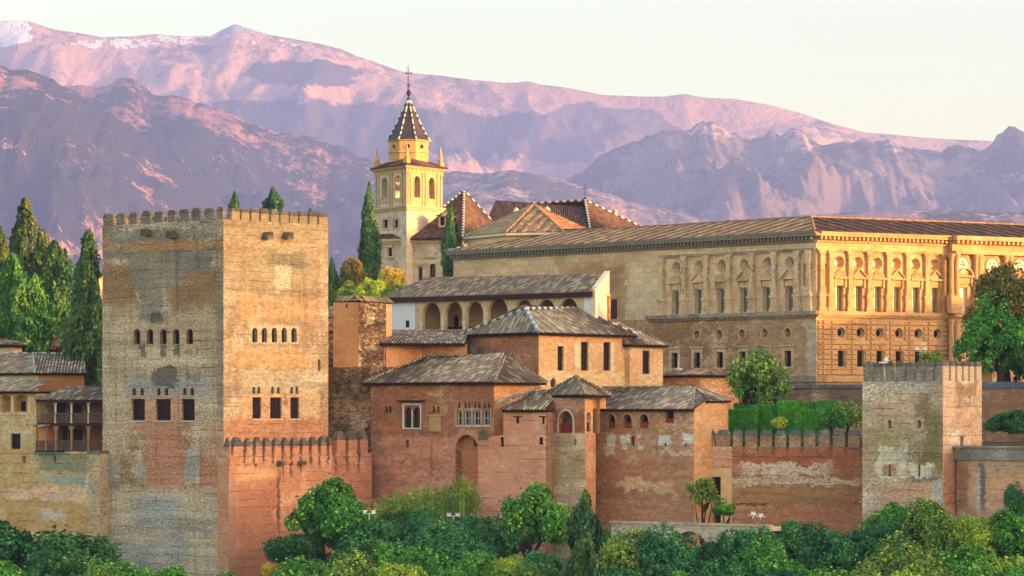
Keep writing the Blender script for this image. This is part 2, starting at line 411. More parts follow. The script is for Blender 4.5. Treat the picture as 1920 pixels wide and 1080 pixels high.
M['lampwhite'] = plain("lamp_white", col(225, 232, 238, 1.1), 0.5, 0.4, 0.05)
M['tile'] = tilemat("grey_roof_tile", col(80, 68, 58), col(110, 90, 70), col(205, 185, 150), light=0.34, moss=col(78, 84, 62))
M['tile_warm'] = tilemat("brown_roof_tile", col(126, 96, 70), col(150, 118, 84), col(196, 162, 118), light=0.3, moss=col(108, 92, 62))
M['tile_dark'] = tilemat("dark_red_roof_tile", col(76, 58, 50), col(94, 68, 55), col(130, 98, 76), light=0.25, moss=col(70, 58, 52))
M['tile_orange'] = tilemat("orange_roof_tile", col(176, 110, 70), col(150, 92, 62), col(215, 160, 110), light=0.3)
M['tile_olive'] = tilemat("pale_roof_tile", col(160, 136, 96), col(142, 120, 84), col(190, 165, 120), light=0.25)
M['capA'] = plain("white_ridge_tile", col(196, 190, 176), 0.6, 0.3, 0.1)
M['capB'] = plain("dark_ridge_tile", col(66, 74, 70), 0.6, 0.3, 0.2)
M['capblue'] = plain("blue_ridge_tile", col(110, 150, 175), 0.5, 0.3, 0.2)
M['capgreen'] = plain("green_ridge_tile", col(70, 110, 80), 0.5, 0.3, 0.2)
M['mercap'] = wallmat("merlon_cap_stone", col(84, 72, 62), col(112, 98, 82), col(150, 135, 110), 0.3, contrast=0.7)
# ------------------------------------------------------------------ ground, terraces, hills, mountains
def grid_obj(name, X, Y, Z, mat, smooth=True, kind="structure", uvs=None):
    ny, nx = X.shape; me = bpy.data.meshes.new(name)
    co = np.stack([X, Y, Z], -1).reshape(-1, 3).astype(np.float32)
    i = (np.arange(ny - 1)[:, None] * nx + np.arange(nx - 1)[None, :]).reshape(-1)
    q = np.stack([i, i + 1, i + nx + 1, i + nx], -1).astype(np.int32)
    me.vertices.add(len(co)); me.vertices.foreach_set("co", co.reshape(-1))
    me.loops.add(q.size); me.loops.foreach_set("vertex_index", q.reshape(-1))
    me.polygons.add(len(q)); me.polygons.foreach_set("loop_start", np.arange(0, q.size, 4, dtype=np.int32))
    me.update(calc_edges=True); me.validate()
    me.polygons.foreach_set("use_smooth", np.full(len(me.polygons), smooth))
    me.materials.append(mat); o = bpy.data.objects.new(name, me); S.collection.objects.link(o)
    o["kind"] = kind; ORG[o] = Vector((0, 0, 0)); return o

def groundmat():
    t = NT("hillside_earth", 0.95, 0.05); p = t.pos()
    c = t.mix(t.step(t.noise(p, 0.12, 6, 0.65), 0.42, 0.6), (0.035, 0.055, 0.02, 1), (0.10, 0.085, 0.045, 1))
    c = t.mix(t.step(t.noise(p, 1.2, 5), 0.5, 0.66), c, (0.05, 0.09, 0.025, 1)); t.color(c)
    t.bump(t.noise(p, 1.5, 5), 0.3); return t.m
M['ground'] = groundmat()
xs = np.concatenate([np.array([-5200, -2400, -1200, -600, -300, -200]), np.arange(-140, 141, 5), np.array([200, 300, 600, 1200, 2400, 5200])]).astype(float)
ys = np.concatenate([np.array([-600, -200, -60, -20, 0, 20, 60, 100, 150, 200, 240]), np.arange(260, 372, 4), np.array([400, 500, 700, 1000, 1600, 2600, 4000, 7000, 12000, 17600])]).astype(float)
GX, GY = np.meshgrid(xs, ys)
def ground_z(x, y):
    z = np.interp(y, [-600, -60, 0, 60, 150, 220, 290, 320, 345, 356, 372, 1000, 17600], [-2, -1.8, -1.8, -30, -62, -66, -38, -24, -17, -14, -13, -40, -60])
    left = np.clip((-x - 18) / 12, 0, 1) * np.clip((y - 300) / 40, 0, 1)
    return z - 4.5 * left
GZ = ground_z(GX, GY)
grid_obj("ground", GX, GY, GZ, M['ground'])

# terraces behind the walls
M['soil'] = plain("garden_soil", (0.11, 0.085, 0.055, 1), 0.95, 0.05, 0.5)
mb = MB(); mb.prism([G(1305, 352), G(1618, 346.5), G(1840, 342), (90, 350), (90, 404), G(1560, 403), G(1250, 398), G(1200, 372)], -14, -3.2); tag(mb.build("garden_ground", M['soil']), kind="structure")
mb = MB(); mb.prism([G(-60, 388), G(190, 375), G(640, 374), G(1200, 384), G(1560, 404), (110, 406), (110, 620), (-110, 620)], -16, 2.2); tag(mb.build("hilltop_ground", M['soil']), kind="structure")

# unseen western ridge, its crest shaped to keep the lower walls in shade
hx = np.linspace(150, 420, 28); hy = np.linspace(120, 800, 70); HX, HYY = np.meshgrid(hx, hy)
prof = np.interp(hy, [120, 200, 246, 264.5, 268, 276, 292, 306, 318, 335, 352, 366, 380, 395, 440, 470, 560, 800], [-60, 5, 30, 41, 48, 49.5, 49, 37, 30, 29, 30, 30.5, 33, 42, 52, 52, 10, -40])
HZ = np.zeros_like(HX)
for j in range(len(hy)):
    for i in range(len(hx)):
        k = math.exp(-((hx[i] - 205) / (45 if hx[i] < 205 else 130)) ** 2)
        HZ[j, i] = -60 + (prof[j] + 60) * k + (1.0 * mnoise.noise(Vector((hx[i] * .06, hy[j] * .06, 3))) if k < 0.97 else 0)
grid_obj("shade_hill", HX, HYY, HZ, M['ground'])

MS = 2.2        # the ranges stand this much farther than their first survey
def mountain_mat(name, rock, pale, scrub, scrub_amt, fine, snow=None, masks=(), grain=0.15):
    t = NT(name, 0.95, 0.03); p = t.pos(); s = fine / MS
    n1 = t.noise(p, 0.0018 * s, 8, 0.6); n2 = t.noise(p, 0.009 * s, 7, 0.65); n3 = t.noise(p, 0.05 * s, 4, 0.7); n4 = t.noise(p, 0.22 * s, 3, 0.6)
    c = t.mix(t.step(n1, 0.4, 0.6), rock, pale)
    k = t.ma('ADD', t.ma('MULTIPLY', n1, 0.45), t.ma('ADD', t.ma('MULTIPLY', n2, 0.35), t.ma('ADD', t.ma('MULTIPLY', n3, 0.2), t.ma('MULTIPLY', n4, grain))))
    c = t.mix(t.step(k, 0.535 + grain * 0.5 - scrub_amt * 0.13, 0.575 + grain * 0.45 - scrub_amt * 0.13), c, scrub)
    sp = t.n("ShaderNodeSeparateXYZ", {0: p})
    for (x0, z0, x1, z1, mc, thr, fr) in masks:      # patches of rock, snow or painted shadow that lie in one place
        nn = t.n("ShaderNodeTexNoise", {"Vector": p, "Scale": fr / MS, "Detail": 9.0, "Roughness": 0.7}).outputs["Color"]
        hw, hh = (x1 - x0) / 2, (z1 - z0) / 2
        q = t.n("ShaderNodeCombineXYZ", {0: sp.outputs[0], 1: sp.outputs[2], 2: 0.0}).outputs[0]
        q = t.vm('ADD', q, (-(x0 + x1) / 2, -(z0 + z1) / 2, 0))
        q = t.vm('MULTIPLY', q, (1 / hw, 1 / hh, 0)); q = t.vm('ADD', q, t.vm('MULTIPLY', t.vm('SUBTRACT', nn, (0.5, 0.5, 0.5)), (2.2, 2.2, 0)))
        d = t.n("ShaderNodeVectorMath", {0: q}, operation='LENGTH').outputs[1]
        kk = t.step(d, 1.0, 0.9)
        if thr: kk = t.ma('MULTIPLY', kk, t.step(n3, thr - .06, thr - .01))
        c = t.mix(kk, c, mc)
    t.color(c); t.bump(t.ma('ADD', n2, t.ma('ADD', t.ma('MULTIPLY', n3, 0.6), t.ma('MULTIPLY', n4, grain))), 26.0 / s, 0.4 + grain * 2.2); return t.m

def mountain(name, ridge_px, Yr, Yf, mat, amp, lam, seed, px0=-350, px1=2270, step=6, rows=90, jag=0.0, pw=1.15, zf=-60.0):
    px = np.arange(px0, px1 + step, step).astype(float); Yr, Yf, amp, lam, jag = Yr * MS, Yf * MS, amp * MS, lam * MS, jag * MS
    rp = np.array(ridge_px, float)
    X1 = (px - CX) / F * Yr
    zr = (HY - np.interp(px, rp[:, 0], rp[:, 1])) / F * Yr
    if jag: zr = zr + np.array([jag * mnoise.fractal(Vector((x / lam * 9, seed, 0.3)), 0.8, 2.0, 5) for x in X1])
    tt = np.concatenate([[-0.3, -0.2, -0.1, -0.04], np.linspace(0, 1, rows) ** 1.35])
    X = np.zeros((len(tt), len(px))); Y = X.copy(); Z = X.copy()
    for j, t in enumerate(tt):
        y = Yr - (Yr - Yf) * t; X[j] = X1; Y[j] = y
        a = abs(t); base = zf + (zr - zf) * (1 - min(a, 1.0)) ** pw
        k = amp * min(1.0, a * 4) * (1 - 0.6 * a)
        nz = np.array([mnoise.ridged_multi_fractal(Vector((x / lam + 0.25 * mnoise.noise(Vector((x / lam * .7, y / lam * .7, seed))), y / (lam * 1.9), seed)), 0.8, 2.15, 8, 1.0, 2.2) for x in X1])
        Z[j] = base + k * (nz - 1.6)
    return grid_obj(name, X, Y, Z, mat)
def mx(px, Y): return (px - CX) / F * Y * MS
def mz(py, Y): return zp(py, Y) * MS
Y1 = 7500.0
range_shadow = (0.085, 0.075, 0.075, 1)  # dark tone painted where the far range lies in shadow
far = mountain_mat("far_mountain_rock", (0.42, 0.25, 0.20, 1), (0.56, 0.35, 0.26, 1), (0.22, 0.15, 0.14, 1), 0.15, 0.6, grain=0.05,
    masks=((mx(470, Y1), mz(185, Y1), mx(720, Y1), mz(120, Y1), range_shadow, 0.0, 0.006), (mx(420, Y1), mz(330, Y1), mx(1120, Y1), mz(200, Y1), range_shadow, 0.0, 0.003),
           (mx(960, Y1), mz(330, Y1), mx(1250, Y1), mz(190, Y1), (0.16, 0.12, 0.12, 1), 0.0, 0.003),
           (mx(-30, Y1), mz(90, Y1), mx(75, Y1), mz(35, Y1), (0.85, 0.85, 0.88, 1), 0.0, 0.012), (mx(130, Y1), mz(98, Y1), mx(300, Y1), mz(70, Y1), (0.85, 0.85, 0.88, 1), 0.55, 0.02),
           (mx(250, Y1), mz(88, Y1), mx(440, Y1), mz(62, Y1), (0.8, 0.8, 0.84, 1), 0.53, 0.02), (mx(390, Y1), mz(68, Y1), mx(480, Y1), mz(40, Y1), (0.36, 0.36, 0.42, 1), 0.40, 0.02), (mx(480, Y1), mz(96, Y1), mx(570, Y1), mz(74, Y1), (0.8, 0.8, 0.84, 1), 0.58, 0.03)))
mountain("mountain", [(-400, 60), (-100, 48), (0, 40), (30, 39), (55, 40), (100, 55), (150, 62), (190, 70), (250, 68), (290, 64), (340, 68), (395, 68), (418, 55), (440, 45), (462, 52), (500, 64), (560, 75), (600, 82), (640, 92), (670, 106), (700, 115), (740, 130), (770, 137), (820, 141), (880, 149), (945, 155), (970, 155), (990, 152), (1010, 158), (1060, 164), (1130, 178), (1200, 181), (1245, 181), (1285, 176), (1320, 183), (1380, 186), (1440, 196), (1500, 212), (1560, 232), (1620, 248), (1680, 253), (1740, 259), (1800, 262), (1850, 264), (1950, 270), (2300, 300)],
    Y1, 5700, far, 190, 480, 4.2, pw=1.25)
near = mountain_mat("wooded_hill_slope", (0.36, 0.17, 0.15, 1), (0.54, 0.30, 0.24, 1), (0.04, 0.042, 0.045, 1), 0.62, 1.7)
mountain("mountain", [(-400, 60), (0, 122), (30, 130), (60, 141), (90, 152), (110, 160), (150, 180), (200, 212), (260, 252), (320, 295), (380, 345), (430, 395), (500, 470), (560, 540), (2300, 900)], 4200, 2500, near, 100, 430, 8.1, px1=700, step=4, jag=7, pw=1.15)
near2 = mountain_mat("wooded_ridge_slope", (0.34, 0.16, 0.15, 1), (0.52, 0.28, 0.22, 1), (0.035, 0.038, 0.045, 1), 0.62, 1.5)
mountain("mountain", [(-400, 200), (40, 160), (110, 154), (160, 158), (205, 159), (222, 151), (235, 147), (252, 151), (285, 174), (330, 183), (370, 192), (420, 208), (470, 226), (520, 245), (560, 255), (600, 261), (620, 268), (650, 280), (700, 301), (740, 327), (790, 370), (860, 440), (1000, 560), (2300, 900)], 5000, 3400, near2, 110, 450, 2.7, px1=1100, step=4, jag=8, pw=1.15)
mid = mountain_mat("low_scrub_hill", (0.34, 0.21, 0.18, 1), (0.66, 0.46, 0.38, 1), (0.075, 0.07, 0.07, 1), 0.55, 1.5)
mountain("mountain", [(300, 560), (600, 400), (700, 350), (790, 326), (830, 324), (880, 321), (930, 323), (965, 321), (1000, 326), (1040, 337), (1085, 350), (1130, 360), (1180, 374), (1230, 386), (1290, 398), (1350, 415), (1420, 440), (1550, 500), (2300, 800)], 4900, 3300, mid, 90, 450, 5.5, px0=300, px1=1700, step=4, jag=5)
crag = mountain_mat("crag_slope", (0.20, 0.15, 0.14, 1), (0.32, 0.24, 0.21, 1), (0.08, 0.08, 0.075, 1), 0.45, 1.0, grain=0.1,
    masks=((mx(1285, 5600), mz(268, 5600), mx(1370, 5600), mz(228, 5600), (0.50, 0.36, 0.30, 1), 0.52, 0.03), (mx(1460, 5600), mz(300, 5600), mx(1520, 5600), mz(240, 5600), (0.50, 0.36, 0.30, 1), 0.52, 0.03), (mx(1650, 5600), mz(295, 5600), mx(1690, 5600), mz(262, 5600), (0.5, 0.37, 0.3, 1), 0.53, 0.04), (mx(1850, 5600), mz(362, 5600), mx(1910, 5600), mz(335, 5600), (0.45, 0.3, 0.25, 1), 0.55, 0.03)))
mountain("mountain", [(300, 700), (800, 470), (960, 400), (1040, 345), (1070, 326), (1100, 308), (1130, 290), (1160, 271), (1200, 256), (1240, 243), (1262, 246), (1296, 250), (1304, 238), (1320, 234), (1334, 231), (1346, 240), (1362, 250), (1385, 256), (1400, 258), (1418, 251), (1434, 253), (1447, 247), (1462, 255), (1472, 252), (1486, 244), (1500, 247), (1515, 262), (1545, 272), (1570, 264), (1592, 260), (1615, 262), (1640, 270), (1655, 266), (1670, 267), (1690, 275), (1720, 280), (1752, 284), (1790, 276), (1830, 270), (1862, 265), (1868, 252), (1880, 250), (1888, 243), (1902, 239), (1914, 246), (1930, 240), (2000, 260), (2300, 300)],
    5600, 3800, crag, 170, 480, 6.6, px0=700, jag=11, step=4, pw=1.2)
mountain("mountain", [(600, 800), (1100, 500), (1350, 420), (1500, 405), (1600, 399), (1750, 397), (1900, 396), (2050, 390), (2300, 380)], 3300, 2300, mid, 12, 420, 9.5, px0=900, jag=2)
# ------------------------------------------------------------------ the great square tower
def small_arches(parent, W, pxs, y0, y1, wpx, holes, pane, depth=0.45, frame=None):
    for x in pxs:
        r = W.rect(x - wpx / 2, y0, x + wpx / 2, y1); window(parent, W, ARCH(*r), depth, pane, frame, 0.05, holes=holes)
A, B, C = G(192, 362), G(419, 350), G(615.5, 361)
WL, WR = Wall(A, B), Wall(B, C)
gray, dgray, brown, red, pale, blue = col(136, 126, 110), col(96, 90, 80), col(148, 116, 76), col(190, 124, 92), col(208, 186, 154), col(162, 154, 142)
pl = lambda *a, **k: patch(WL, *a, **k); pr = lambda *a, **k: patch(WR, *a, **k)
tl = wallmat("tower_north_masonry", col(166, 132, 92), col(144, 108, 68), col(216, 192, 156), 0.55, course=0.9, streak=0.3, contrast=0.8, band=0.5, blotch=0.18, patches=[
    pl(192, 560, 418, 770, col(176, 152, 116), 0.5, 0.4), pl(192, 590, 300, 690, pale, 0.6, 0.4, 0.5), pl(215, 655, 395, 690, pale, 0.6, 0.3, 0.7), pl(300, 560, 418, 612, pale, 0.7, 0.3, 0.4), pl(192, 700, 245, 860, pale, 0.5, 0.3, 0.6), pl(355, 730, 418, 860, pale, 0.6, 0.4, 0.6),
    pl(192, 496, 258, 572, brown, 0.35, 0.12), pl(320, 505, 410, 580, col(146, 112, 72), 0.5, 0.2), pl(192, 452, 418, 470, col(166, 124, 78), 0.3, 0.3),
    pl(192, 428, 418, 450, gray, 0.25, 0.2), pl(192, 404, 418, 428, col(112, 104, 90), 0.4, 0.3), pl(205, 414, 400, 432, pale, 0.6, 0.4, 0.7), pl(192, 446, 418, 451, dgray, 0.25, 0.3, 0.1),
    pl(192, 468, 250, 490, gray, 0.35, 0.2), pl(240, 470, 345, 540, gray, 0.3, 0.12), pl(330, 468, 400, 510, col(122, 118, 106), 0.35, 0.15), pl(262, 535, 306, 605, gray, 0.3, 0.15), pl(300, 468, 318, 492, brown, 0.2, 0.2),
    pl(280, 590, 306, 618, dgray, 0.5, 0.3), pl(406, 470, 420, 790, gray, 0.12, 0.3),
    pl(243, 604, 366, 650, col(182, 152, 120), 0.12, 0.1), pl(262, 645, 274, 668, dgray, 0.15, 0.3), pl(300, 645, 312, 668, dgray, 0.15, 0.3), pl(325, 645, 337, 668, dgray, 0.15, 0.3),
    pl(232, 702, 392, 744, blue, 0.45, 0.12), pl(286, 688, 332, 728, dgray, 0.4, 0.15), pl(250, 706, 275, 716, dgray, 0.5, 0.3, 0.4), pl(350, 700, 380, 720, gray, 0.4, 0.3),
    pl(268, 742, 344, 790, col(206, 146, 112), 0.2, 0.1), pl(245, 790, 360, 815, col(190, 134, 104), 0.4, 0.3), pl(272, 812, 346, 918, red, 0.22, 0.06), pl(374, 862, 432, 925, red, 0.2, 0.08), pl(384, 790, 424, 860, col(190, 140, 110), 0.5, 0.3),
    pl(186, 856, 226, 905, blue, 0.35, 0.15), pl(345, 846, 374, 900, blue, 0.25, 0.15), pl(256, 870, 274, 905, blue, 0.2, 0.15), pl(186, 912, 420, 1100, col(188, 168, 140), 0.35, 0.12), pl(230, 930, 340, 985, col(160, 158, 150), 0.8, 0.3), pl(300, 990, 400, 1060, col(166, 160, 146), 0.8, 0.3), pl(190, 1010, 300, 1080, col(150, 148, 136), 0.7, 0.4), pl(186, 985, 420, 992, col(84, 86, 84), 0.5, 0.5, 0.3), pl(200, 1035, 330, 1042, col(92, 92, 82), 0.5, 0.5, 0.3), pl(240, 1058, 400, 1064, col(84, 84, 78), 0.5, 0.5, 0.3), pl(330, 925, 420, 960, col(210, 184, 144), 0.7, 0.4, 0.5), pl(190, 906, 258, 980, col(206, 176, 132), 0.5, 0.3, 0.5), pl(365, 945, 425, 990, col(205, 180, 140), 0.5, 0.3, 0.6),
    pl(190, 975, 300, 1010, col(86, 90, 92), 0.7, 0.4, 0.3), pl(320, 965, 410, 1020, col(82, 86, 88), 0.8, 0.5, 0.35), pl(260, 940, 360, 955, col(92, 90, 76), 0.6, 0.4, 0.2), pl(350, 1000, 412, 1080, col(198, 174, 136), 0.5, 0.3), pl(410, 930, 436, 1100, col(204, 132, 100), 0.35, 0.08), pl(320, 1010, 352, 1060, col(70, 80, 92), 0.5, 0.3, 0.2)])
tr = wallmat("tower_west_masonry", col(178, 148, 110), col(164, 130, 92), col(210, 186, 150), 0.35, course=0.9, streak=0.22, contrast=0.65, band=0.5, seed=13.0, patches=[
    pr(420, 418, 615, 452, col(172, 148, 112), 0.3, 0.3), pr(455, 452, 600, 472, col(206, 176, 138), 0.5, 0.3, 0.6), pr(440, 470, 600, 545, col(172, 148, 110), 0.45, 0.25), pr(500, 470, 575, 500, col(142, 126, 98), 0.35, 0.2), pr(515, 495, 545, 545, col(224, 204, 172), 0.5, 0.3, 0.6), pr(420, 480, 450, 560, col(180, 156, 122), 0.4, 0.3),
    pr(445, 545, 485, 605, col(204, 156, 102), 0.3, 0.2), pr(490, 560, 600, 605, col(204, 158, 108), 0.4, 0.25), pr(600, 470, 616, 620, col(222, 196, 158), 0.25, 0.3, 0.4), pr(418, 520, 426, 720, col(222, 196, 160), 0.2, 0.3, 0.5),
    pr(466, 610, 563, 645, col(214, 182, 142), 0.1, 0.1), pr(466, 645, 560, 658, col(160, 140, 112), 0.2, 0.3), pr(430, 650, 600, 690, col(206, 160, 108), 0.4, 0.3),
    pr(450, 692, 616, 738, col(188, 168, 132), 0.35, 0.15), pr(562, 704, 616, 716, col(214, 194, 158), 0.2, 0.2), pr(452, 740, 565, 792, col(220, 164, 120), 0.2, 0.1), pr(562, 730, 600, 795, col(204, 170, 130), 0.4, 0.3), pr(420, 785, 616, 830, col(192, 130, 92), 0.3, 0.15), pr(531, 735, 540, 762, col(150, 122, 90), 0.3, 0.3)])
t0 = thing("castle_tower", "huge square battlemented stone tower with rows of arched windows, tallest block of the fortress", "tower", (B.x, B.y + 8, -18))
ztop = zp(411, 350); zm = zp(396, 350); zc = zp(387.5, 350); zb = -18.5
hl, hr = [], []
small_arches(t0, WL, (256.5, 281, 306, 330, 355.5), 617, 645, 12.5, hl, M['dark'])
small_arches(t0, WR, (478, 496, 514.5, 533, 551.5), 614.5, 642, 10, hr, M['dark'])
small_arches(t0, WL, (251, 266, 297.5, 312, 346, 360), 727, 741, 7, hl, M['redwood'], 0.3)
small_arches(t0, WR, (476, 485.5, 511, 522, 547, 557), 725, 738, 5.5, hr, M['redwood'], 0.3)
for x0, x1 in ((247, 271.5), (292, 320), (340.5, 365)): window(t0, WL, R(*WL.rect(x0, 748, x1, 788.5)), 0.35, M['dark'], M['redwood'], 0.1, (2, 4), sill=M['palewood'], holes=hl)
for x0, x1 in ((473.5, 490), (506.5, 528), (544.5, 561)): window(t0, WR, R(*WR.rect(x0, 745, x1, 785)), 0.35, M['dark'], M['redwood'], 0.1, (2, 4), sill=M['palewood'], holes=hr)
hr.append((R(*WR.rect(596, 674, 601, 695)), 0.3)); 
mb = MB(); WR.poly(mb, R(*WR.rect(596, 674, 601, 695)), -0.29); mb.build("loophole", M['dark'], t0)
D = A + C - B
walls(t0, [A, B, C, D], zb, ztop, [tl, tr], {0: hl, 1: hr}, mi={0: 0, 1: 1, 2: 1, 3: 0})
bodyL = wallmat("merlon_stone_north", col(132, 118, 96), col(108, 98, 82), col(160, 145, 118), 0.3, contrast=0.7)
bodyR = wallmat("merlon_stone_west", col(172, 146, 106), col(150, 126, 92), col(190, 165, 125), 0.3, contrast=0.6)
for W, px, bd in ((WL, [(193, 213), (215.5, 235), (241, 258), (264, 283.5), (288, 306), (312, 330), (334, 354), (357, 377), (381, 401), (404, 418.6)], bodyL),
                  (WR, [(419.4, 432), (434, 450), (452.5, 468), (471, 486), (489, 505), (508, 523), (526, 542), (544, 559), (561.5, 576.5), (580, 595), (598, 615)], bodyR)):
    for a, b in px:
        ua, ub = W.u(a + (2.0 if a > 194 and W is WL else .5)), W.u(b - (2.0 if b < 418 and W is WL else .5))
        if W is WR and a < 420: continue
        merlon(t0, W, ua, ub, ztop - 0.02, zm + random.uniform(-.06, .06), zc + random.uniform(-.12, .12), 0.3 if W is WL else .45, bd, M['mercap'], 0.55)
for W, n in ((Wall(C, D), 9), (Wall(D, A), 9)):
    for i in range(n):
        u = W.L * (i + 0.5) / n; merlon(t0, W, u - 0.55, u + 0.55, ztop - 0.02, zm, zc, 0.5, bodyR, M['mercap'], 0.55)
for W, px in ((WL, ((279, 437), (327, 441))), (WR, ((497, 443), (535, 443)))):          # waterspouts
    for x, y in px:
        u, z = W.uv(x, y); mb = MB(); W.box(mb, u - 0.45, u + 0.45, z - 0.3, z + 0.22, -0.1, 0.75); W.box(mb, u - 0.28, u + 0.28, z + 0.22, z + 0.4, -0.1, 0.9)
        mb.build("waterspout", M['mercap'], t0)
# buttress at the foot of the tower
bm_ = wallmat("buttress_stone", col(208, 178, 134), col(186, 152, 112), col(120, 122, 120), 0.25, course=0.45, contrast=0.5, seed=3)
Wb = Wall(G(166, 361.6), G(187, 360.5)); t1 = thing("buttress", "pale narrow stone buttress against the foot of the tallest tower", "buttress", (Wb.A.x, Wb.A.y, -18))
mb = MB(); z1_ = zp(850, 361); q = back(Wb.A, Wb.B, 4)
wall_face(mb, Wb, R(0, zb, Wb.L, z1_), []); mb.prism([tuple(p) for p in back(Wb.A - Wb.n * .002, Wb.B - Wb.n * .002, 4)], zb, z1_ - 0.01); mb.build("wall", bm_, t1)
mb = MB(); Wb.box(mb, -0.15, Wb.L + 0.15, z1_, z1_ + 0.25, -4, 0.15); mb.build("coping", M['mercap'], t1)

# ------------------------------------------------------------------ orange battlement wall in front of the tower
A2, B2 = G(429, 347.2), G(622, 358.2); W2 = Wall(A2, B2)
gaps = [428.5 + 0, 459.5, 477, 494.5, 512, 530, 546.5, 564.5, 582, 599, 615.5]
st = [patch(W2, x - 2.2, 836, x + 2.2, 880 + random.uniform(-14, 20), col(70, 46, 38), 0.12, 0.6) for x in gaps]
om = wallmat("orange_rammed_earth", col(206, 146, 106), col(188, 124, 88), col(220, 172, 134), 0.15, course=0.85, contrast=0.3, band=0.5, seed=21, patches=st + [
    patch(W2, 519, 868, 525.5, 1010, col(66, 44, 36), 0.1, 0.7), patch(W2, 429, 846, 442, 1100, col(190, 134, 104), 0.1, 0.2), patch(W2, 442, 905, 520, 1100, col(190, 122, 84), 0.4, 0.4), patch(W2, 490, 890, 520, 1000, col(150, 90, 66), 0.6, 0.6, 0.4), patch(W2, 446, 876, 520, 900, col(228, 166, 116), 0.4, 0.4)])
t2 = thing("battlement_wall", "orange rammed earth wall with thirteen pointed merlons crossing in front of the tallest tower", "wall", (A2.x, A2.y, -18))
zt2, zm2, zc2 = zp(852, 352), zp(836.5, 352), zp(820, 352)
W2b = Wall(B2, G(697, 362.5))
hh = []
mb = MB(); wall_face(mb, W2, R(0, zb, W2.L, zt2)); W2.box(mb, 0.002, W2.L - .002, zb, zt2 - 0.01, -1.6, -0.003)
mb.build("wall", om, t2)
st2 = [patch(W2b, x - 2.6, 836, x + 2.6, 892, col(52, 44, 38), 0.12, 0.6) for x in (629, 651, 673)]
rm = wallmat("pink_rammed_earth", col(200, 138, 106), col(178, 112, 82), col(216, 166, 134), 0.2, course=0.85, contrast=0.35, band=0.5, seed=33, patches=st2 + [patch(W2b, 622, 872, 697, 1000, col(186, 120, 90), 0.6, 0.5)])
mb = MB(); wall_face(mb, W2b, R(0, zb, W2b.L, zt2)); W2b.box(mb, 0.002, W2b.L - .002, zb, zt2 - 0.01, -1.6, -0.003); mb.build("wall", rm, t2)
for i in range(10):
    a, b = W2.u(gaps[i] + 2.8), W2.u(gaps[i + 1] - 2.8)
    if i == 0: a = W2.u(438)
    merlon(t2, W2, a, b, zt2 - 0.02, zm2, zc2 + random.uniform(-.1, .1), 0.7, om, M['mercap'], 1.15)
merlon(t2, W2, 0.0, W2.u(433.5), zt2 - .02, zm2, zc2, 0.7, om, M['mercap'], 1.0)
merlon(t2, W2, W2.u(618), W2.L, zt2 - .02, zm2, zc2, 0.7, om, M['mercap'], 1.0)
for a, b in ((632, 648), (654, 670), (676, 690)): merlon(t2, W2b, W2b.u(a), W2b.u(b), zt2 - .02, zp(824, 360), zp(808, 360), 0.7, rm, M['mercap'], 0.8)
for x, y in ((523, 868), (562, 868)):
    u, z = W2.uv(x, y); mb = MB(); W2.box(mb, u - .3, u + .3, z - .2, z + .2, -.05, .7); mb.build("waterspout", M['mercap'], t2)

# ------------------------------------------------------------------ dark rubble wall between tower and palace, and the orange house wall
A3, B3 = G(600, 369), G(696, 365.5); W3 = Wall(A3, B3)
rub = wallmat("rubble_masonry", col(104, 78, 52), col(128, 92, 60), col(190, 160, 120), 0.4, contrast=1.1, band=0.25, bump=0.25, fine=2.2, seed=5, patches=[
    patch(W3, 622, 560, 697, 690, col(84, 64, 46), 0.3, 0.3), patch(W3, 632, 575, 645, 665, col(112, 80, 54), 0.2, 0.6), patch(W3, 615, 690, 650, 830, col(92, 88, 80), 0.5, 0.5, 0.5), patch(W3, 625, 740, 697, 800, col(186, 148, 106), 0.6, 0.5, 0.75), patch(W3, 655, 770, 690, 805, col(205, 175, 140), 0.5, 0.4, 0.8), patch(W3, 640, 720, 697, 760, col(52, 42, 34), 0.5, 0.5, 0.4)])
t3 = thing("rubble_wall", "dark brown rubble stone wall in the gap between the tallest tower and the palace", "wall", (A3.x, A3.y, -16))
z3 = zp(688, 367)
mb = MB(); W3b = Wall(W3.A + W3.d * W3.u(614), W3.B)
wall_face(mb, W3, R(0, -17, W3.L, z3)); W3.box(mb, 0, W3.L, -17, z3 - .01, -5, -.004)
mb.build("wall", rub, t3)
A4, B4 = G(629, 372.5), G(672, 370); W4 = Wall(A4, B4); z4 = zp(567, 371)
mb = MB(); wall_face(mb, W4, R(0, z3 - 4, W4.L, z4)); W4.box(mb, 0, W4.L, z3 - 4, z4 - .01, -4, -.004); mb.build("upper_wall", rub, t3)
for x, y in ((652, 573), (628, 622)):
    u, z = W4.uv(x, y); mb = MB(); W4.box(mb, u - .5, u + .5, z - .25, z + .15, -.1, .5); mb.build("stone_bracket", M['mercap'], t3)
def tile_coping(parent, W, u0, u1, z, depth, tile):
    mb = MB(); r = [W.pt(u0, z, .22), W.pt(u1, z, .22), W.pt(u1, z + .55, -depth / 2), W.pt(u0, z + .55, -depth / 2)]
    roof_face(mb, r); r = [W.pt(u1, z, -depth - .2), W.pt(u0, z, -depth - .2), W.pt(u0, z + .55, -depth / 2), W.pt(u1, z + .55, -depth / 2)]; roof_face(mb, r)
    W.box(mb, u0, u1, z - .12, z - .01, -depth - .15, .15, 1); return mb.build("tile_coping", [tile, M['eave']], parent)
tile_coping(t3, W4, 0, W4.L, z4 + .14, 0.9, M['tile_olive'])
A5, B5 = G(672, 370), G(734.5, 377); W5 = Wall(A5, B5)
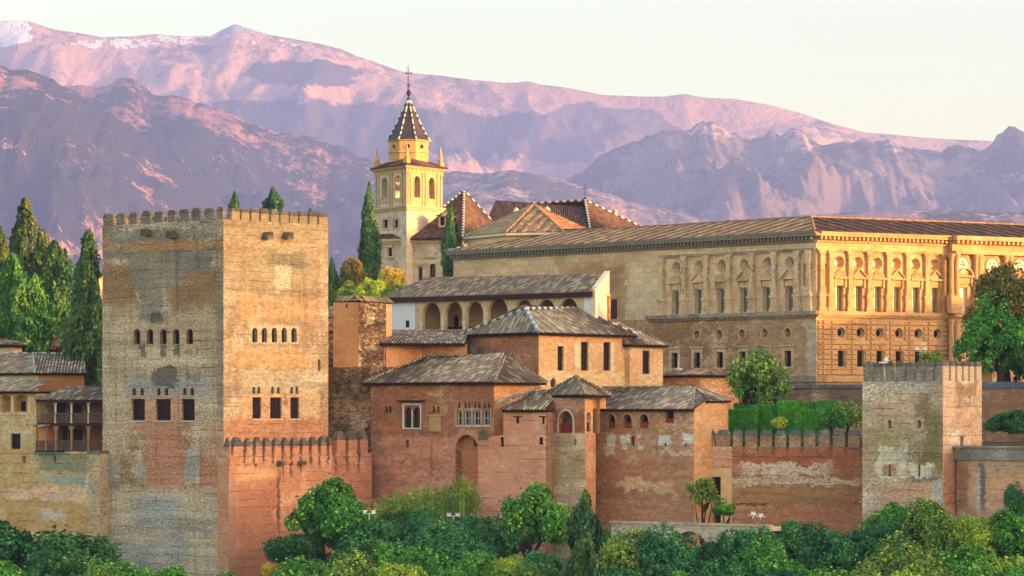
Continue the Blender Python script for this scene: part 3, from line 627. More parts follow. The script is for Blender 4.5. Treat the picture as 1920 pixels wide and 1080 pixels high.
orp = wallmat("orange_plaster", col(232, 168, 112), col(220, 150, 96), col(214, 172, 126), 0.15, contrast=0.25, band=0.2, bump=0.03, seed=8, patches=[patch(W5, 672, 576, 734, 582, col(236, 196, 150), .1, .4), patch(W5, 672, 585, 678, 640, col(238, 196, 150), .1, .4)])
t5 = thing("courtyard_wall", "smooth orange plastered wall topped with tiles beside the white gallery end", "wall", (A5.x, A5.y, -5))
mb = MB(); wall_face(mb, W5, R(0, -5, W5.L, zp(567, 371))); W5.box(mb, 0.01, W5.L - .01, -5, zp(567, 371) - .01, -3, -.004); mb.build("wall", orp, t5)
tile_coping(t5, W5, 0, W5.L, zp(567, 371) + .14, 0.9, M['tile_olive'])
u, z = W5.uv(701, 622); mb = MB(); W5.extr(mb, [(u - 1.5, z - 1), (u + 1.3, z - 1), (u + .35, z + .3), (u + .1, z + 1.0), (u - .25, z + .3)], -.05, .35); mb.build("gable_stone", M['palewood'], t5)
u, z = W5.uv(701.5, 621); mb = MB(); W5.extr(mb, ARCH(u - .25, z - .45, u + .25, z + .2), .3, .36); mb.build("opening", M['dark'], t5)
# small grey roof glimpsed beside the tower
e = [G(606, 385), G(632, 386), G(632, 391), G(606, 391)]; t6 = thing("shed", "small grey tiled roof glimpsed in the slit between tallest tower and rubble wall", "shed", (e[0].x, e[0].y, -5))
hip(t6, e, zp(594, 385), (e[0].x + 0.6, 389, zp(574, 389)), (e[1].x - .6, 389, zp(574, 389)), M['tile'], M['eave']); mb = MB(); mb.prism([tuple(q) for q in e], -6, zp(596, 385)); mb.build("wall", rub, t6)

# ------------------------------------------------------------------ right hand garden wall, gate, tower, outer wall
A6, B6 = G(1304, 346.5), G(1373, 345); W6 = Wall(A6, B6)
B7 = G(1622, 341); W7 = Wall(B6, B7)
zt7, zm7, zc7 = zp(838, 343), zp(817, 343), zp(806, 343); z0 = -16
mgap = [1371, 1394, 1422, 1449.5, 1476.5, 1504, 1531.5, 1558.5, 1587, 1614]
gst = [patch(W7, x - 2, 836, x + 2, 852, col(96, 68, 50), .15, .6) for x in mgap] + [patch(W7, x - 5, 850, x + 5, 868, col(176, 74, 44), .4, .6, .3) for x in mgap[:8]]
gm = wallmat("red_brown_rammed_earth", col(176, 116, 74), col(158, 100, 60), col(204, 164, 124), .3, course=.9, contrast=.5, band=.55, seed=41, patches=[
    patch(W7, 1375, 846, 1618, 880, col(172, 96, 60), .5, .4), patch(W7, 1385, 868, 1560, 894, col(216, 196, 168), .5, .2, .75), patch(W7, 1378, 896, 1618, 910, col(212, 188, 156), .3, .25, .75), patch(W7, 1378, 912, 1600, 950, col(166, 120, 72), .5, .4), patch(W7, 1378, 952, 1620, 1000, col(190, 124, 84), .5, .4), patch(W7, 1374, 944, 1440, 948, col(104, 56, 34), .1, .3)] + gst)
gp = wallmat("gate_wall_earth", col(196, 144, 108), col(180, 124, 88), col(214, 180, 148), .4, course=.8, contrast=.45, seed=47, patches=[patch(W6, 1305, 845, 1375, 872, col(206, 154, 120), .3, .3)])
t7 = thing("garden_wall", "long reddish rammed earth wall with round shouldered merlons below the green hedges", "wall", (B6.x, B6.y, -12))
mb = MB(); wall_face(mb, W7, R(0, z0, W7.L, zt7)); W7.box(mb, .003, W7.L - .003, z0, zt7 - .01, -2.4, -.004); mb.build("wall", gm, t7)
hg = []
gate = window(t7, W6, R(*W6.rect(1323, 894, 1352, 980)), .7, M['wood'], M['wood'], .12, (1, 2), holes=hg, name="gate")
mb = MB(); wall_face(mb, W6, R(0, z0, W6.L, zt7), hg); W6.box(mb, .003, W6.L - .003, z0, zt7 - .01, -2.4, -.75); mb.build("gate_wall", gp, t7)
r = W6.rect(1305, 878, 1372, 980); g = W6.rect(1323, 894, 1352, 980); mb = MB()
W6.box(mb, r[0], r[2], g[3] + .004, r[3], -.01, .12); W6.box(mb, r[0], g[0] - .004, r[1], g[3], -.01, .12); W6.box(mb, g[2] + .004, r[2], r[1], g[3], -.01, .12); mb.build("gate_surround", plain("gate_stone", col(222, 178, 122), .9, .1), t7)
mbody = wallmat("garden_merlon_stone", col(164, 132, 96), col(140, 108, 78), col(196, 168, 130), .4, contrast=.6)
mcap = wallmat("garden_merlon_cap", col(116, 112, 108), col(92, 88, 86), col(150, 145, 138), .3, contrast=.6)
for i in range(9): merlon(t7, W7, W7.u(mgap[i] + 3.2), W7.u(mgap[i + 1] - 3.2), zt7 - .02, zm7, zc7 + random.uniform(-.05, .05), .45, mbody, mcap, .6)
for a, b in ((1303, 1315), (1319, 1340), (1344, 1367)): merlon(t7, W6, W6.u(a), W6.u(b), zt7 - .02, zm7, zc7, .45, mbody, mcap, .75)

A8, B8, C8 = G(1617, 336), G(1768, 329), G(1841, 335); W8, W9 = Wall(A8, B8), Wall(B8, C8)
olive, cream = col(134, 118, 62), col(224, 206, 178)
tw = wallmat("worn_tower_masonry", col(200, 170, 134), col(172, 140, 104), col(224, 206, 180), .5, course=.7, streak=.15, contrast=.75, band=.6, seed=52, patches=[
    patch(W8, 1617, 700, 1768, 720, col(122, 110, 98), .5, .5, .5), patch(W8, 1640, 715, 1740, 735, col(206, 196, 186), .5, .4, .6), patch(W8, 1620, 745, 1720, 800, col(212, 172, 138), .5, .4), patch(W8, 1715, 740, 1750, 780, col(150, 116, 84), .6, .4),
    patch(W8, 1728, 768, 1770, 890, olive, .5, .3), patch(W8, 1620, 790, 1690, 870, col(176, 154, 104), .6, .4), patch(W8, 1690, 810, 1760, 880, olive, .8, .4, .5), patch(W8, 1645, 836, 1700, 896, cream, .45, .15), patch(W8, 1702, 870, 1748, 896, cream, .4, .3), patch(W8, 1656, 868, 1682, 892, col(186, 130, 98), .15, .1), patch(W8, 1700, 893, 1768, 902, col(120, 116, 108), .3, .4), patch(W8, 1650, 905, 1760, 940, col(206, 158, 124), .4, .3), patch(W8, 1750, 905, 1772, 960, col(190, 178, 160), .3, .3)])
tw2 = wallmat("worn_tower_west", col(218, 176, 138), col(204, 156, 116), cream, .45, course=.9, contrast=.5, seed=57, patches=[patch(W9, 1768, 680, 1842, 715, col(228, 202, 172), .2, .3), patch(W9, 1790, 715, 1834, 765, col(162, 122, 86), .5, .3), patch(W9, 1800, 740, 1836, 760, cream, .5, .4, .6), patch(W9, 1768, 835, 1795, 960, col(196, 132, 98), .3, .3)])
t8 = thing("wall_tower", "weathered square tower with grey capped merlons standing beyond the hedged garden", "tower", (B8.x, B8.y + 4, -12))
zt8, zm8, zc8 = zp(714, 330), zp(686, 330), zp(677, 330)
h8, h9 = [], []
small_arches(t8, W8, (1667.5, 1723), 787, 803, 7, h8, M['dark']); small_arches(t8, W9, (1803.5,), 817, 838, 7, h9, M['dark'])
for x in (1668, 1723.5): window(t8, W8, R(*W8.rect(x - 2, 871, x + 2, 894)), .4, M['dark'], name="loophole", holes=h8)
walls(t8, quad_plan(A8, B8, C8), -16, zt8, [tw, tw2], {0: h8, 1: h9}, mi={1: 1, 2: 1})
tb = wallmat("tower_merlon_stone", col(150, 138, 122), col(118, 108, 96), col(190, 172, 148), .4, contrast=.7); tb2 = wallmat("tower_merlon_west", col(222, 190, 156), col(206, 168, 134))
for a, b in ((1618.5, 1635), (1639, 1655.5), (1659, 1675), (1678.5, 1695), (1699, 1714), (1717.5, 1732.5), (1736, 1751), (1755, 1767)): merlon(t8, W8, W8.u(a + 1.2), W8.u(b - 1.2), zt8 - .02, zm8 + random.uniform(-.05, .05), zc8 + random.uniform(-.08, .08), .22, tb, M['mercap'], .7)
for a, b in ((1768.8, 1779), (1783, 1791), (1795, 1803.5), (1807, 1815.5), (1819, 1827), (1831, 1840.5)): merlon(t8, W9, W9.u(a), W9.u(b), zt8 - .02, zm8, zc8, .5, tb2, M['mercap'], .5)
q = quad_plan(A8, B8, C8)
for W in (Wall(q[2], q[3]), Wall(q[3], q[0])):
    n = int(W.L / 1.15)
    for i in range(n): merlon(t8, W, W.L * (i + .14) / n, W.L * (i + .86) / n, zt8 - .02, zm8, zc8, .5, tb, M['mercap'], .7)

A10, B10 = G(1794, 330.5), G(2010, 320); W10 = Wall(A10, B10)
ow = wallmat("outer_wall_earth", col(212, 158, 116), col(190, 134, 94), col(200, 186, 160), .3, course=1.1, streak=.2, contrast=.4, seed=61, patches=[
    patch(W10, 1795, 860, 1815, 960, col(160, 116, 80), .25, .3), patch(W10, 1810, 862, 1960, 885, col(176, 170, 150), .5, .4, .5), patch(W10, 1837, 862, 1848, 960, col(96, 98, 98), .12, .4), patch(W10, 1826, 880, 1838, 960, col(196, 182, 158), .15, .4), patch(W10, 1860, 895, 1960, 960, col(216, 158, 120), .4, .3)])
t10 = thing("outer_wall", "plain ochre wall with a grey plastered coping running out past the weathered wall tower", "wall", (A10.x, A10.y, -12))
mb = MB(); wall_face(mb, W10, R(0, -16, W10.L, zp(862, 330))); W10.box(mb, .003, W10.L - .003, -16, zp(862, 330) - .01, -1.5, -.004); mb.build("wall", ow, t10)
mb = MB(); W10.box(mb, -.4, W10.L, zp(862, 330) + .002, zp(840, 330), -1.7, .25); W10.box(mb, -.45, W10.L, zp(840, 330) + .002, zp(836, 330), -1.9, .4); mb.build("coping", wallmat("grey_coping", col(152, 142, 128), col(112, 106, 98), col(180, 170, 155), .3, streak=.3, contrast=.5), t10)
# terrace with brown retaining wall further back
A11, B11 = G(1830, 362), G(2030, 352); W11 = Wall(A11, B11)
t11 = thing("terrace_wall", "brown stone retaining wall with a blue grey top under the big autumn tree", "wall", (A11.x, A11.y, -3))
mb = MB(); wall_face(mb, W11, R(0, -4, W11.L, zp(728, 360))); W11.box(mb, .003, W11.L - .003, -4, zp(728, 360) - .01, -5, -.004); mb.build("wall", wallmat("terrace_stone", col(172, 124, 88), col(152, 108, 74), col(196, 156, 116), .35, brick=.4, contrast=.5, seed=66), t11)
mb = MB(); W11.box(mb, -.1, W11.L, zp(728, 360) + .002, zp(716, 360), -5.1, .15); mb.build("coping", wallmat("slate_coping", col(108, 112, 122), col(84, 88, 98), col(150, 150, 150), .3), t11)

# little bridge parapet among the trees
A12, B12 = G(1146, 333), G(1442, 322); W12 = Wall(A12, B12); bz1 = zp(984, 328)
t12 = thing("footbridge", "pale stone footbridge parapet with a low arch half hidden by the trees", "bridge", (A12.x, A12.y, -14))
ha = []; r = W12.rect(1258, 996, 1330, 1050); hp = ARCH(r[0], r[1] - 2, r[2], r[3]); ha.append((hp, 2.0))
bst = wallmat("pale_bridge_stone", col(208, 190, 164), col(184, 158, 128), col(150, 140, 125), .3, course=.5, contrast=.5, seed=71)
mb = MB(); wall_face(mb, W12, R(0, -19, W12.L, bz1), ha)
W12.box(mb, .002, W12.L, bz1 - .4, bz1 - .005, -2, -.003); mb.build("wall", bst, t12)
mb = MB(); W12.box(mb, -.1, W12.L + .1, bz1 + .002, bz1 + .2, -.6, .12); mb.build("coping", bst, t12)
k = inset(hp, -.35); mb = MB()
for i in range(2, len(hp) - 1):
    mb.face([W12.pt(*hp[i], .06), W12.pt(*hp[i + 1], .06), W12.pt(*k[i + 1], .06), W12.pt(*k[i], .06)]); mb.face([W12.pt(*k[i], .06), W12.pt(*k[i + 1], .06), W12.pt(*k[i + 1], -.05), W12.pt(*k[i], -.05)])
mb.build("arch_ring", bst, t12)
# ------------------------------------------------------------------ palace blocks behind the wall
def pbox(nm, label, A, B, C, y_top, Yref, zbot, mats, holes, mi=None, cat="building", t=None):
    q = quad_plan(A, B, C); t = t or thing(nm, label, cat, ((q[0].x + q[2].x) / 2, (q[0].y + q[2].y) / 2, zbot))
    walls(t, q, zbot, zp(y_top, Yref), mats, holes, mi=mi); return t, q

# front block with the two-light windows
A, B, C = G(695, 364.5), G(926, 353.5), G(1011, 358.5); Wa, Wb_ = Wall(A, B), Wall(B, C)
D1 = thing("palace_house", "brick red house under a broad grey tiled roof, with a white framed twin arched window", "house", (A.x + 6, 362, -12))
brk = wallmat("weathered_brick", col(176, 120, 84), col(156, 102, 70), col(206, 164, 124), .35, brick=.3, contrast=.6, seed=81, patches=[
    patch(Wa, 695, 818, 1030, 960, col(206, 144, 114), .12, .08), patch(Wa, 700, 790, 760, 820, col(190, 122, 74), .5, .4), patch(Wa, 700, 730, 760, 760, col(172, 112, 84), .6, .4), patch(Wa, 802, 735, 832, 742, col(206, 164, 120), .2, .2), patch(Wa, 855, 800, 900, 822, col(196, 142, 108), .3, .3), patch(Wa, 850, 724, 928, 760, col(168, 110, 78), .5, .3),
    patch(Wa, 740, 860, 830, 868, col(186, 118, 88), .5, .4), patch(Wa, 695, 880, 740, 930, col(188, 122, 92), .6, .5), patch(Wa, 808, 820, 811, 930, col(150, 98, 74), .1, .5), patch(Wa, 695, 838, 900, 840.5, col(160, 104, 80), .1, .5, .3), patch(Wa, 740, 866, 890, 869, col(150, 94, 70), .1, .5, .2), patch(Wa, 720, 925, 800, 960, col(214, 180, 146), .5, .3, .4)])
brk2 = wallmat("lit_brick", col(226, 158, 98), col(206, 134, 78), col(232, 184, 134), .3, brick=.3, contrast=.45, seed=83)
ha = []
r = Wa.rect(758, 763, 788, 802); um = (r[0] + r[2]) / 2
for a, b in ((r[0] + .05, um - .06), (um + .06, r[2] - .05)): window(D1, Wa, ARCH(a, r[1], b, r[3]), .35, M['glass'], M['wood'], .05, (0, 1), holes=ha)
mb = MB(); Wa.box(mb, r[0] - .22, r[0] - .01, r[1] - .15, r[3] + .2, -.02, .06); Wa.box(mb, r[2] + .01, r[2] + .12, r[1] - .15, r[3] + .2, -.02, .06); Wa.box(mb, r[0] - .22, r[2] + .12, r[3] + .202, r[3] + .35, -.02, .07); Wa.box(mb, um - .05, um + .05, r[1], r[3] - .3, -.3, .05); Wa.box(mb, r[0] - .01, r[2] + .01, r[1] - .12, r[1] - .01, -.02, .09)
mb.build("window_surround", M['white'], D1)
mb = MB(); Wa.box(mb, r[0] - .7, r[2] + .7, r[3] + .55, r[3] + .68, -.02, .5); mb.build("window_canopy", M['eave'], D1)
for x0, x1 in ((721, 727), (728.5, 734), (811, 815.5), (819.5, 824)): window(D1, Wa, ARCH(*Wa.rect(x0, 761, x1, 774)), .25, M['redwood'], holes=ha, name="niche")
mb = MB(); q = Wa.rect(807, 780, 827, 809); Wa.box(mb, q[0], q[2], q[1], q[3], -.02, .14); Wa.box(mb, q[0] - .4, q[2] + .5, q[3] + .002, q[3] + .16, -.02, .25); mb.build("blocked_window_panel", M['tile_olive'] and plain("ochre_panel", col(188, 152, 104), .9, .1, .35), D1)
for x0, x1 in ((859, 863), (870.5, 875), (878, 882), (888.5, 893), (896, 900.5), (906.5, 911), (914, 918)): window(D1, Wa, ARCH(*Wa.rect(x0, 754, x1, 765)), .22, M['dark'], holes=ha, name="niche")
grayf = plain("grey_window_stone", col(176, 150, 116), .9, .1, .2)
for x0, x1 in ((857, 866), (870, 883), (887.5, 901), (905.5, 919)):
    p = R(*Wa.rect(x0, 770, x1, 798)); window(D1, Wa, p, .3, M['glass'], M['lampwhite'], .07, (1 if x0 > 860 else 0, 1), holes=ha, sill=M['palewood'])
for x0, x1 in ((853, 857), (866.2, 869.8), (883.2, 887.3), (901.2, 905.3), (919.2, 922)): q = Wa.rect(x0, 768, x1, 799); mb = MB(); Wa.box(mb, q[0], q[2], q[1], q[3], -.01, .07); mb.build("window_mullion", grayf, D1)
window(D1, Wa, ARCH(*Wa.rect(760, 824, 766.5, 839)), .5, M['dark'], holes=ha)
# arched recess and the projecting pier
pa = ARCH(*Wa.rect(854, 815, 896.5, 1000), n=14)
hp_ = [(pa, .9)]
u0, u1, z0, z1 = pa[0][0], pa[1][0], pa[0][1], max(q[1] for q in pa)
mbr = MB(); wall_face(mbr, Wa, pa, [(ARCH(*Wa.rect(877, 819, 884, 837)), .3)], off=-.89); mbr.build("recess_wall", wallmat("recess_earth", col(206, 128, 80), col(186, 108, 66), col(214, 156, 116), .2, course=.8, contrast=.35, seed=88), D1)
window(D1, Wa, ARCH(*Wa.rect(877, 819, 884, 837)), .3, M['dark'], off=-.89)
ha.append((pa, .9))
hb = []
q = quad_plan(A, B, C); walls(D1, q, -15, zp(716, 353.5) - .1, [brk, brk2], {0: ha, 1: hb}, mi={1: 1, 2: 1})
k = inset(pa, -.5); mb = MB()
for i in range(2, len(pa) - 1): mb.face([Wa.pt(*pa[i], .05), Wa.pt(*pa[i + 1], .05), Wa.pt(*k[i + 1], .05), Wa.pt(*k[i], .05)]); mb.face([Wa.pt(*k[i], .05), Wa.pt(*k[i + 1], .05), Wa.pt(*k[i + 1], -.02), Wa.pt(*k[i], -.02)])
mb.build("arch_ring", plain("arch_brick", col(194, 142, 104), .9, .1, .3), D1)
ez = zp(716, 353.5); E = grow(q, .55)
RA = Vector((G(800, 366).x, 366.5, zp(667, 366))); RB = Vector((G(948, 362).x, 362, zp(668, 362)))
hip(D1, E, ez, RA, RB, M['tile'], M['eave'], True, [M['tile'], M['tile_olive']])
# pier with its conical cap
pk = wallmat("pink_plaster_pier", col(212, 150, 118), col(196, 132, 100), col(222, 176, 146), .2, course=1.3, contrast=.25, seed=90, patches=[patch(Wa, 895, 800, 1030, 824, col(176, 120, 84), .1, .2), patch(Wa, 970, 825, 1022, 850, col(196, 150, 116), .2, .3), patch(Wa, 950, 885, 1020, 905, col(190, 118, 84), .5, .5), patch(Wa, 900, 930, 960, 990, col(202, 136, 104), .5, .5)])
Ap, Bp = G(896.5, 352.6), G(1024, 349.5); Wp = Wall(Ap, Bp)
PR = thing("palace_house", "low pink plastered house with a small tiled roof beside the square belvedere turret", "house", (Ap.x + 3, Ap.y, -12))
hq = []
for x0, x1, y0, y1 in ((938, 944.5, 819, 838), ): window(PR, Wp, ARCH(*Wp.rect(x0, y0, x1, y1)), .4, M['dark'], holes=hq)
for x0, x1, y0, y1, mm in ((967, 973.5, 782, 794, M['redwood']), (1016, 1021, 781, 795, M['redwood']), (1010.5, 1018, 820, 834, M['dark'])): window(PR, Wp, R(*Wp.rect(x0, y0, x1, y1)), .25, mm, holes=hq)
mb = MB()
for x0, x1 in ((963, 978), (1011, 1024)): q = Wp.rect(x0, 780, x1, 782); Wp.box(mb, q[0], min(q[2], Wp.L), q[1], q[3], -.02, .08)
mb.build("lintel", M['wood'], PR)
pl_ = back(Ap, Bp, 8)
zpt = zp(768, 351); zlo = zp(824, 352)
mb = MB(); W = Wp
ub = W.u(944)
wall_face(mb, W, [(0, -15), (W.L, -15), (W.L, zpt), (ub, zpt), (ub - .01, zlo + .5), (0, zlo)], hq); W.box(mb, 0.003, W.L - .003, -15, zlo - .02, -7, -.55); W.box(mb, ub, W.L - .003, zlo, zpt - .01, -7, -.55); W.box(mb, 0.001, 1.2, -15, zlo - .01, -2, -.002); mb.build("wall", pk, PR)
q = W.rect(895, 802, 918, 824); mb = MB()
W.extr(mb, [(0.0, zlo - .02), (W.u(916), zlo - .02), (W.u(912), zlo + .45), (W.u(906.5), zlo + .95), (W.u(903), zlo + .95), (W.u(898.5), zlo + .45)], -.4, .12); mb.build("buttress_cap", M['mercap'], PR)
mb = MB(); u0 = W.u(944); e0 = W.pt(u0 - .3, zpt, .5); e1 = W.pt(W.L, zpt, .5); r1 = W.pt(W.L, zp(731, 354), -4.2); r0 = W.pt(W.u(982) , zp(731, 354), -4.2)
roof_face(mb, [e0, e1, r1, r0]); W.box(mb, u0, W.L, zpt - .25, zpt - .03, -3, .45, 1); mb.build("roof", [M['tile'], M['eave']], PR)
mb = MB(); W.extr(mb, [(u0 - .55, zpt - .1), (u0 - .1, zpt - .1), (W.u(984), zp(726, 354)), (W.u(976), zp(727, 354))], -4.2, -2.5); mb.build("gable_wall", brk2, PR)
mb = MB(); a = G(928, 353.2); b = G(946, 351.8); Wc = Wall(a, b); zc_ = zp(755, 352); roof_face(mb, [Wc.pt(0, zc_, .35), Wc.pt(Wc.L, zc_, .35), Wc.pt(Wc.u(972), zp(731, 354), -2.6), Wc.pt(Wc.u(958), zp(731, 354), -2.6)]); mb.build("porch_roof", [M['tile'], M['eave']], PR)

# middle block, the tall orange one with the blue-capped roof
A, B, C = G(873, 380), G(1010, 368.5), G(1186, 382); Wa, Wb_ = Wall(A, B), Wall(B, C)
D2 = thing("palace_house", "tall orange plastered house with white and blue ridge tiles and three slim latticed windows", "house", (B.x, 378, -8))
opl = wallmat("ochre_plaster", col(232, 182, 128), col(220, 164, 108), col(236, 198, 150), .2, contrast=.3, band=.35, brick=.28, seed=95, patches=[patch(Wb_, 1010, 625, 1190, 642, col(222, 152, 96), .4, .3), patch(Wb_, 1060, 645, 1090, 695, col(214, 160, 110), .25, .1), patch(Wb_, 1108, 650, 1132, 695, col(212, 160, 112), .25, .1), patch(Wb_, 1022, 640, 1044, 692, col(220, 168, 116), .3, .15), patch(Wb_, 1152, 645, 1172, 696, col(212, 162, 114), .3, .15), patch(Wb_, 1078, 645, 1089, 694, col(240, 208, 160), .3, .2), patch(Wb_, 1144, 640, 1151, 700, col(238, 204, 154), .2, .3), patch(Wb_, 1010, 698, 1190, 725, col(234, 186, 134), .2, .2)])
bpl = wallmat("brown_brick_side", col(186, 130, 92), col(168, 114, 78), col(204, 156, 116), .25, brick=.28, contrast=.45, seed=97, patches=[patch(Wa, 875, 630, 920, 640, col(196, 140, 100), .4, .4), patch(Wa, 884, 646, 894, 664, col(232, 214, 190), .3, .15), patch(Wa, 895, 650, 910, 664, col(150, 130, 80), .4, .3), patch(Wa, 896, 630, 950, 642, col(206, 158, 112), .5, .4, .5)])
hb = []
for x0, x1, y0, y1 in ((1045.5, 1057, 649, 695), (1089.5, 1103.5, 641, 695), (1131.5, 1145, 641.5, 695)):
    window(D2, Wb_, R(*Wb_.rect(x0, y0, x1, y1)), .35, M['dark'], M['redwood'], .1, (2, 5), holes=hb)
r = Wb_.rect(1032, 709, 1043, 729); cu, cz = (r[0] + r[2]) / 2, (r[1] + r[3]) / 2
window(D2, Wb_, [(cu + (r[2] - r[0]) / 2 * math.cos(2 * math.pi * i / 16), cz + (r[3] - r[1]) / 2 * math.sin(2 * math.pi * i / 16)) for i in range(16)], .3, M['redwood'], holes=hb)
q2 = quad_plan(A, B, C); ez = zp(624.5, 368.5) ; walls(D2, q2, -10, ez - .08, [bpl, opl], {1: hb}, mi={1: 1, 3: 0, 2: 1})
E = grow(q2, .45); ez = zp(623, 368)
RA = Vector((G(985, 373).x, 373.5, zp(579, 373))); RB = Vector((G(1081, 383).x, 383, zp(579, 383)))
D2r = hip(D2, [E[1], E[2], E[3], E[0]], ez, RA, RB, M['tile'], M['eave'])
e = [Vector((v.x, v.y, ez)) for v in E]
for (a, b), mm in (((e[0], RA), [M['capA'], M['capgreen']]), ((e[1], RA), [M['capblue'], M['capA']]), ((RA, RB), [M['capA'], M['capB']]), ((e[2], RB), [M['capA'], M['capB']])):
    mb = MB(); ridge(mb, a, b, .2, .6); mb.build("ridge_cap", mm, D2r)
# its lower extension
A, B = G(1181, 380.5), G(1243, 385.3); We = Wall(A, B); hx_ = []
D2b = thing("palace_annex", "narrow orange annex with one tall barred window adjoining the blue-ridged house", "building", (A.x + 2, 384, -6))
window(D2b, We, R(*We.rect(1205, 657.5, 1218.5, 701)), .3, M['dark'], M['redwood'], .1, (2, 5), holes=hx_)
opl2 = wallmat("ochre_plaster_annex", col(230, 180, 126), col(212, 154, 102), col(238, 200, 152), .25, contrast=.35, brick=.28, seed=99)
pe = back(A, B, 9); walls(D2b, pe, -10, zp(646, 383), [opl2], {0: hx_}); E = grow(pe, .45)
hip(D2b, E, zp(646, 382.4), tuple(pe[0] - We.n * 4.5) + (zp(604, 386),), tuple(pe[1] - We.n * 4.5 - We.d * 2) + (zp(608, 388),), M['tile'], M['eave'], True, [M['tile'], M['tile_warm']])
# low wing on the left with the grated window
A, B, C, D = G(672, 375.5), G(720, 372.5), G(746, 377.5), G(876, 374); Wa, Wb_, Wc = Wall(A, B), Wall(B, C), Wall(C, D)
D3 = thing("palace_wing", "low orange wing with a dark grated window next to the rubble wall", "house", (C.x, 376, -6)); ha = []
window(D3, Wa, R(*Wa.rect(680, 657, 701, 691)), .3, M['dark'], M['wood'], .1, (3, 3), holes=ha)
mb = MB(); q = Wa.rect(677, 654.5, 704, 657); Wa.box(mb, q[0], q[2], q[1] + .01, q[3], -.02, .1); mb.build("lintel", M['eave'], D3)
o3 = wallmat("orange_render", col(222, 156, 110), col(206, 138, 94), col(230, 178, 134), .15, contrast=.25, band=.2, bump=.03, seed=101, patches=[patch(Wa, 703, 650, 712, 700, col(230, 172, 130), .2, .3), patch(Wa, 713, 645, 721, 720, col(190, 138, 104), .1, .2)])
z3t = zp(645, 374)
mb = MB(); wall_face(mb, Wa, R(0, -10, Wa.L, z3t), ha); wall_face(mb, Wb_, R(0, -10, Wb_.L, z3t)); wall_face(mb, Wc, R(0, -10, Wc.L, z3t)); Wa.box(mb, 0.003, Wa.L, -10, z3t - .01, -6, -.31); mb.build("wall", o3, D3)
ze = zp(643, 373.2); mb = MB()
f0 = Wall(A + Wa.n * .5 - Wa.d * .4, B + Wa.n * .5); pA, pB = Wa.pt(-.3, ze, .5), Wa.pt(Wa.L + .2, ze, .5); pD = Wc.pt(Wc.L, ze, .5); pB2 = Wc.pt(-1.0, ze, .5)
r0 = Vector((G(711, 380).x, 381, zp(621.5, 381))); r1 = Vector((G(877, 381).x, 381, zp(621, 381)))
roof_face(mb, [pA, pB, r0]); roof_face(mb, [pB, pD, r1, r0]); mb.prism([pA.xy, pB.xy, pD.xy, Vector((pD.x, 381)), Vector((pA.x + 1.5, 381))], ze - .3, ze - .03, 1)
roof_face(mb, [Vector((r1.x, 387, ze)), Vector((pA.x, 387, ze)), r0, r1]); roof_face(mb, [Vector((pA.x, 387, ze)), pA, r0])
rf = mb.build("roof", [M['tile'], M['eave']], D3); mb = MB(); ridge(mb, r0, r1); ridge(mb, pB, r0, .12); mb.build("ridge_cap", [M['tile'], M['tile_olive']], rf)

# gallery with the arcade
A, B, C = G(733, 402), G(1115.5, 381.5), G(1142, 387); Wa, Wb_ = Wall(A, B), Wall(B, C)
D4 = thing("gallery", "white and ochre gallery with slim columns and a row of round arches", "gallery", ((A.x + B.x) / 2, 395, -3))
gal = wallmat("carved_stucco", col(214, 180, 136), col(196, 158, 114), col(228, 204, 164), .4, contrast=.45, band=.3, fine=7, bump=.05, seed=105)
ztop4 = zp(559, 402); zfl = zp(622, 402)
arches = [(792, 826, 567.5), (834.5, 867, 566), (874, 906, 565), (915, 952, 559.5), (964, 1000, 562), (1007, 1041, 561), (1048, 1084, 559.5)]
ha = []; cols_ = []
for x0, x1, yt in arches:
    r = Wa.rect(x0, yt, x1, 625); ha.append((ARCH(r[0], zfl - .6, r[2], r[3], n=14, point=.08), .45))
mb = MB(); u0, u1 = Wa.u(778), Wa.u(1095)
zs = zp(603, 395)
# only the arcade panel is pierced
wall_face(mb, Wa, [(u0, zfl - 1), (u1, zfl - 1), (u1, ztop4), (u0, ztop4)], ha); mb.build("arcade", gal, D4)
# the solid piers between the arches are whitened columns below the springing
mb = MB(); Wa.box(mb, 0, u0, zfl - 3, ztop4, -.5, 0.0); mb.build("end_wall", M['white'], D4)
mb = MB(); Wa.box(mb, u1, Wa.L - .02, zfl - 3, ztop4, -.5, 0.0); mb.build("end_wall", M['white'], D4)
mb = MB(); q = Wa.rect(761, 601, 767.5, 614); Wa.poly(mb, R(*q), .012); mb.build("window", M['dark'], D4)
mb = MB(); q = Wa.rect(779, 566, 789, 594); Wa.box(mb, q[0], q[2], q[1], q[3], 0, .06); mb.build("carved_panel", gal, D4)
gi = wallmat("inner_gallery_wall", col(198, 158, 106), col(180, 138, 88), col(210, 172, 124), .2, contrast=.3, seed=107)
inner = []
for x0, x1, y0 in ((797, 809, 588), (818, 828, 602), (945, 960, 590)):
    r = Wa.rect(x0, y0, x1, 625); inner.append((ARCH(r[0], zfl - .9, r[2], r[3]), .4)); window(D4, Wa, inner[-1][0], .4, M['dark'], off=-4.5, name="inner_door")
mb = MB(); wall_face(mb, Wa, R(u0 - 5, zfl - 1, u1, ztop4), inner, off=-4.5); Wa.box(mb, u0, u1, ztop4 - .3, ztop4 - .02, -4.4, -.46); mb.build("inner_wall", gi, D4)
mb = MB(); Wa.box(mb, u0, u1, zfl - 1.4, zfl - .9, -4.5, -.1); mb.build("floor_slab", gi, D4)
mb = MB(); Wa.box(mb, u0, Wa.u(910), zfl - .9, zfl + .35, -4.4, -4.2)
for i in range(60): u = u0 + (Wa.u(905) - u0) * i / 60; Wa.box(mb, u, u + .12, zfl + .35, zfl + .55, -4.4, -4.25)
mb.build("dado", M['redwood'], D4)
cw = plain("column_marble", col(226, 206, 176), .7, .2, .12)
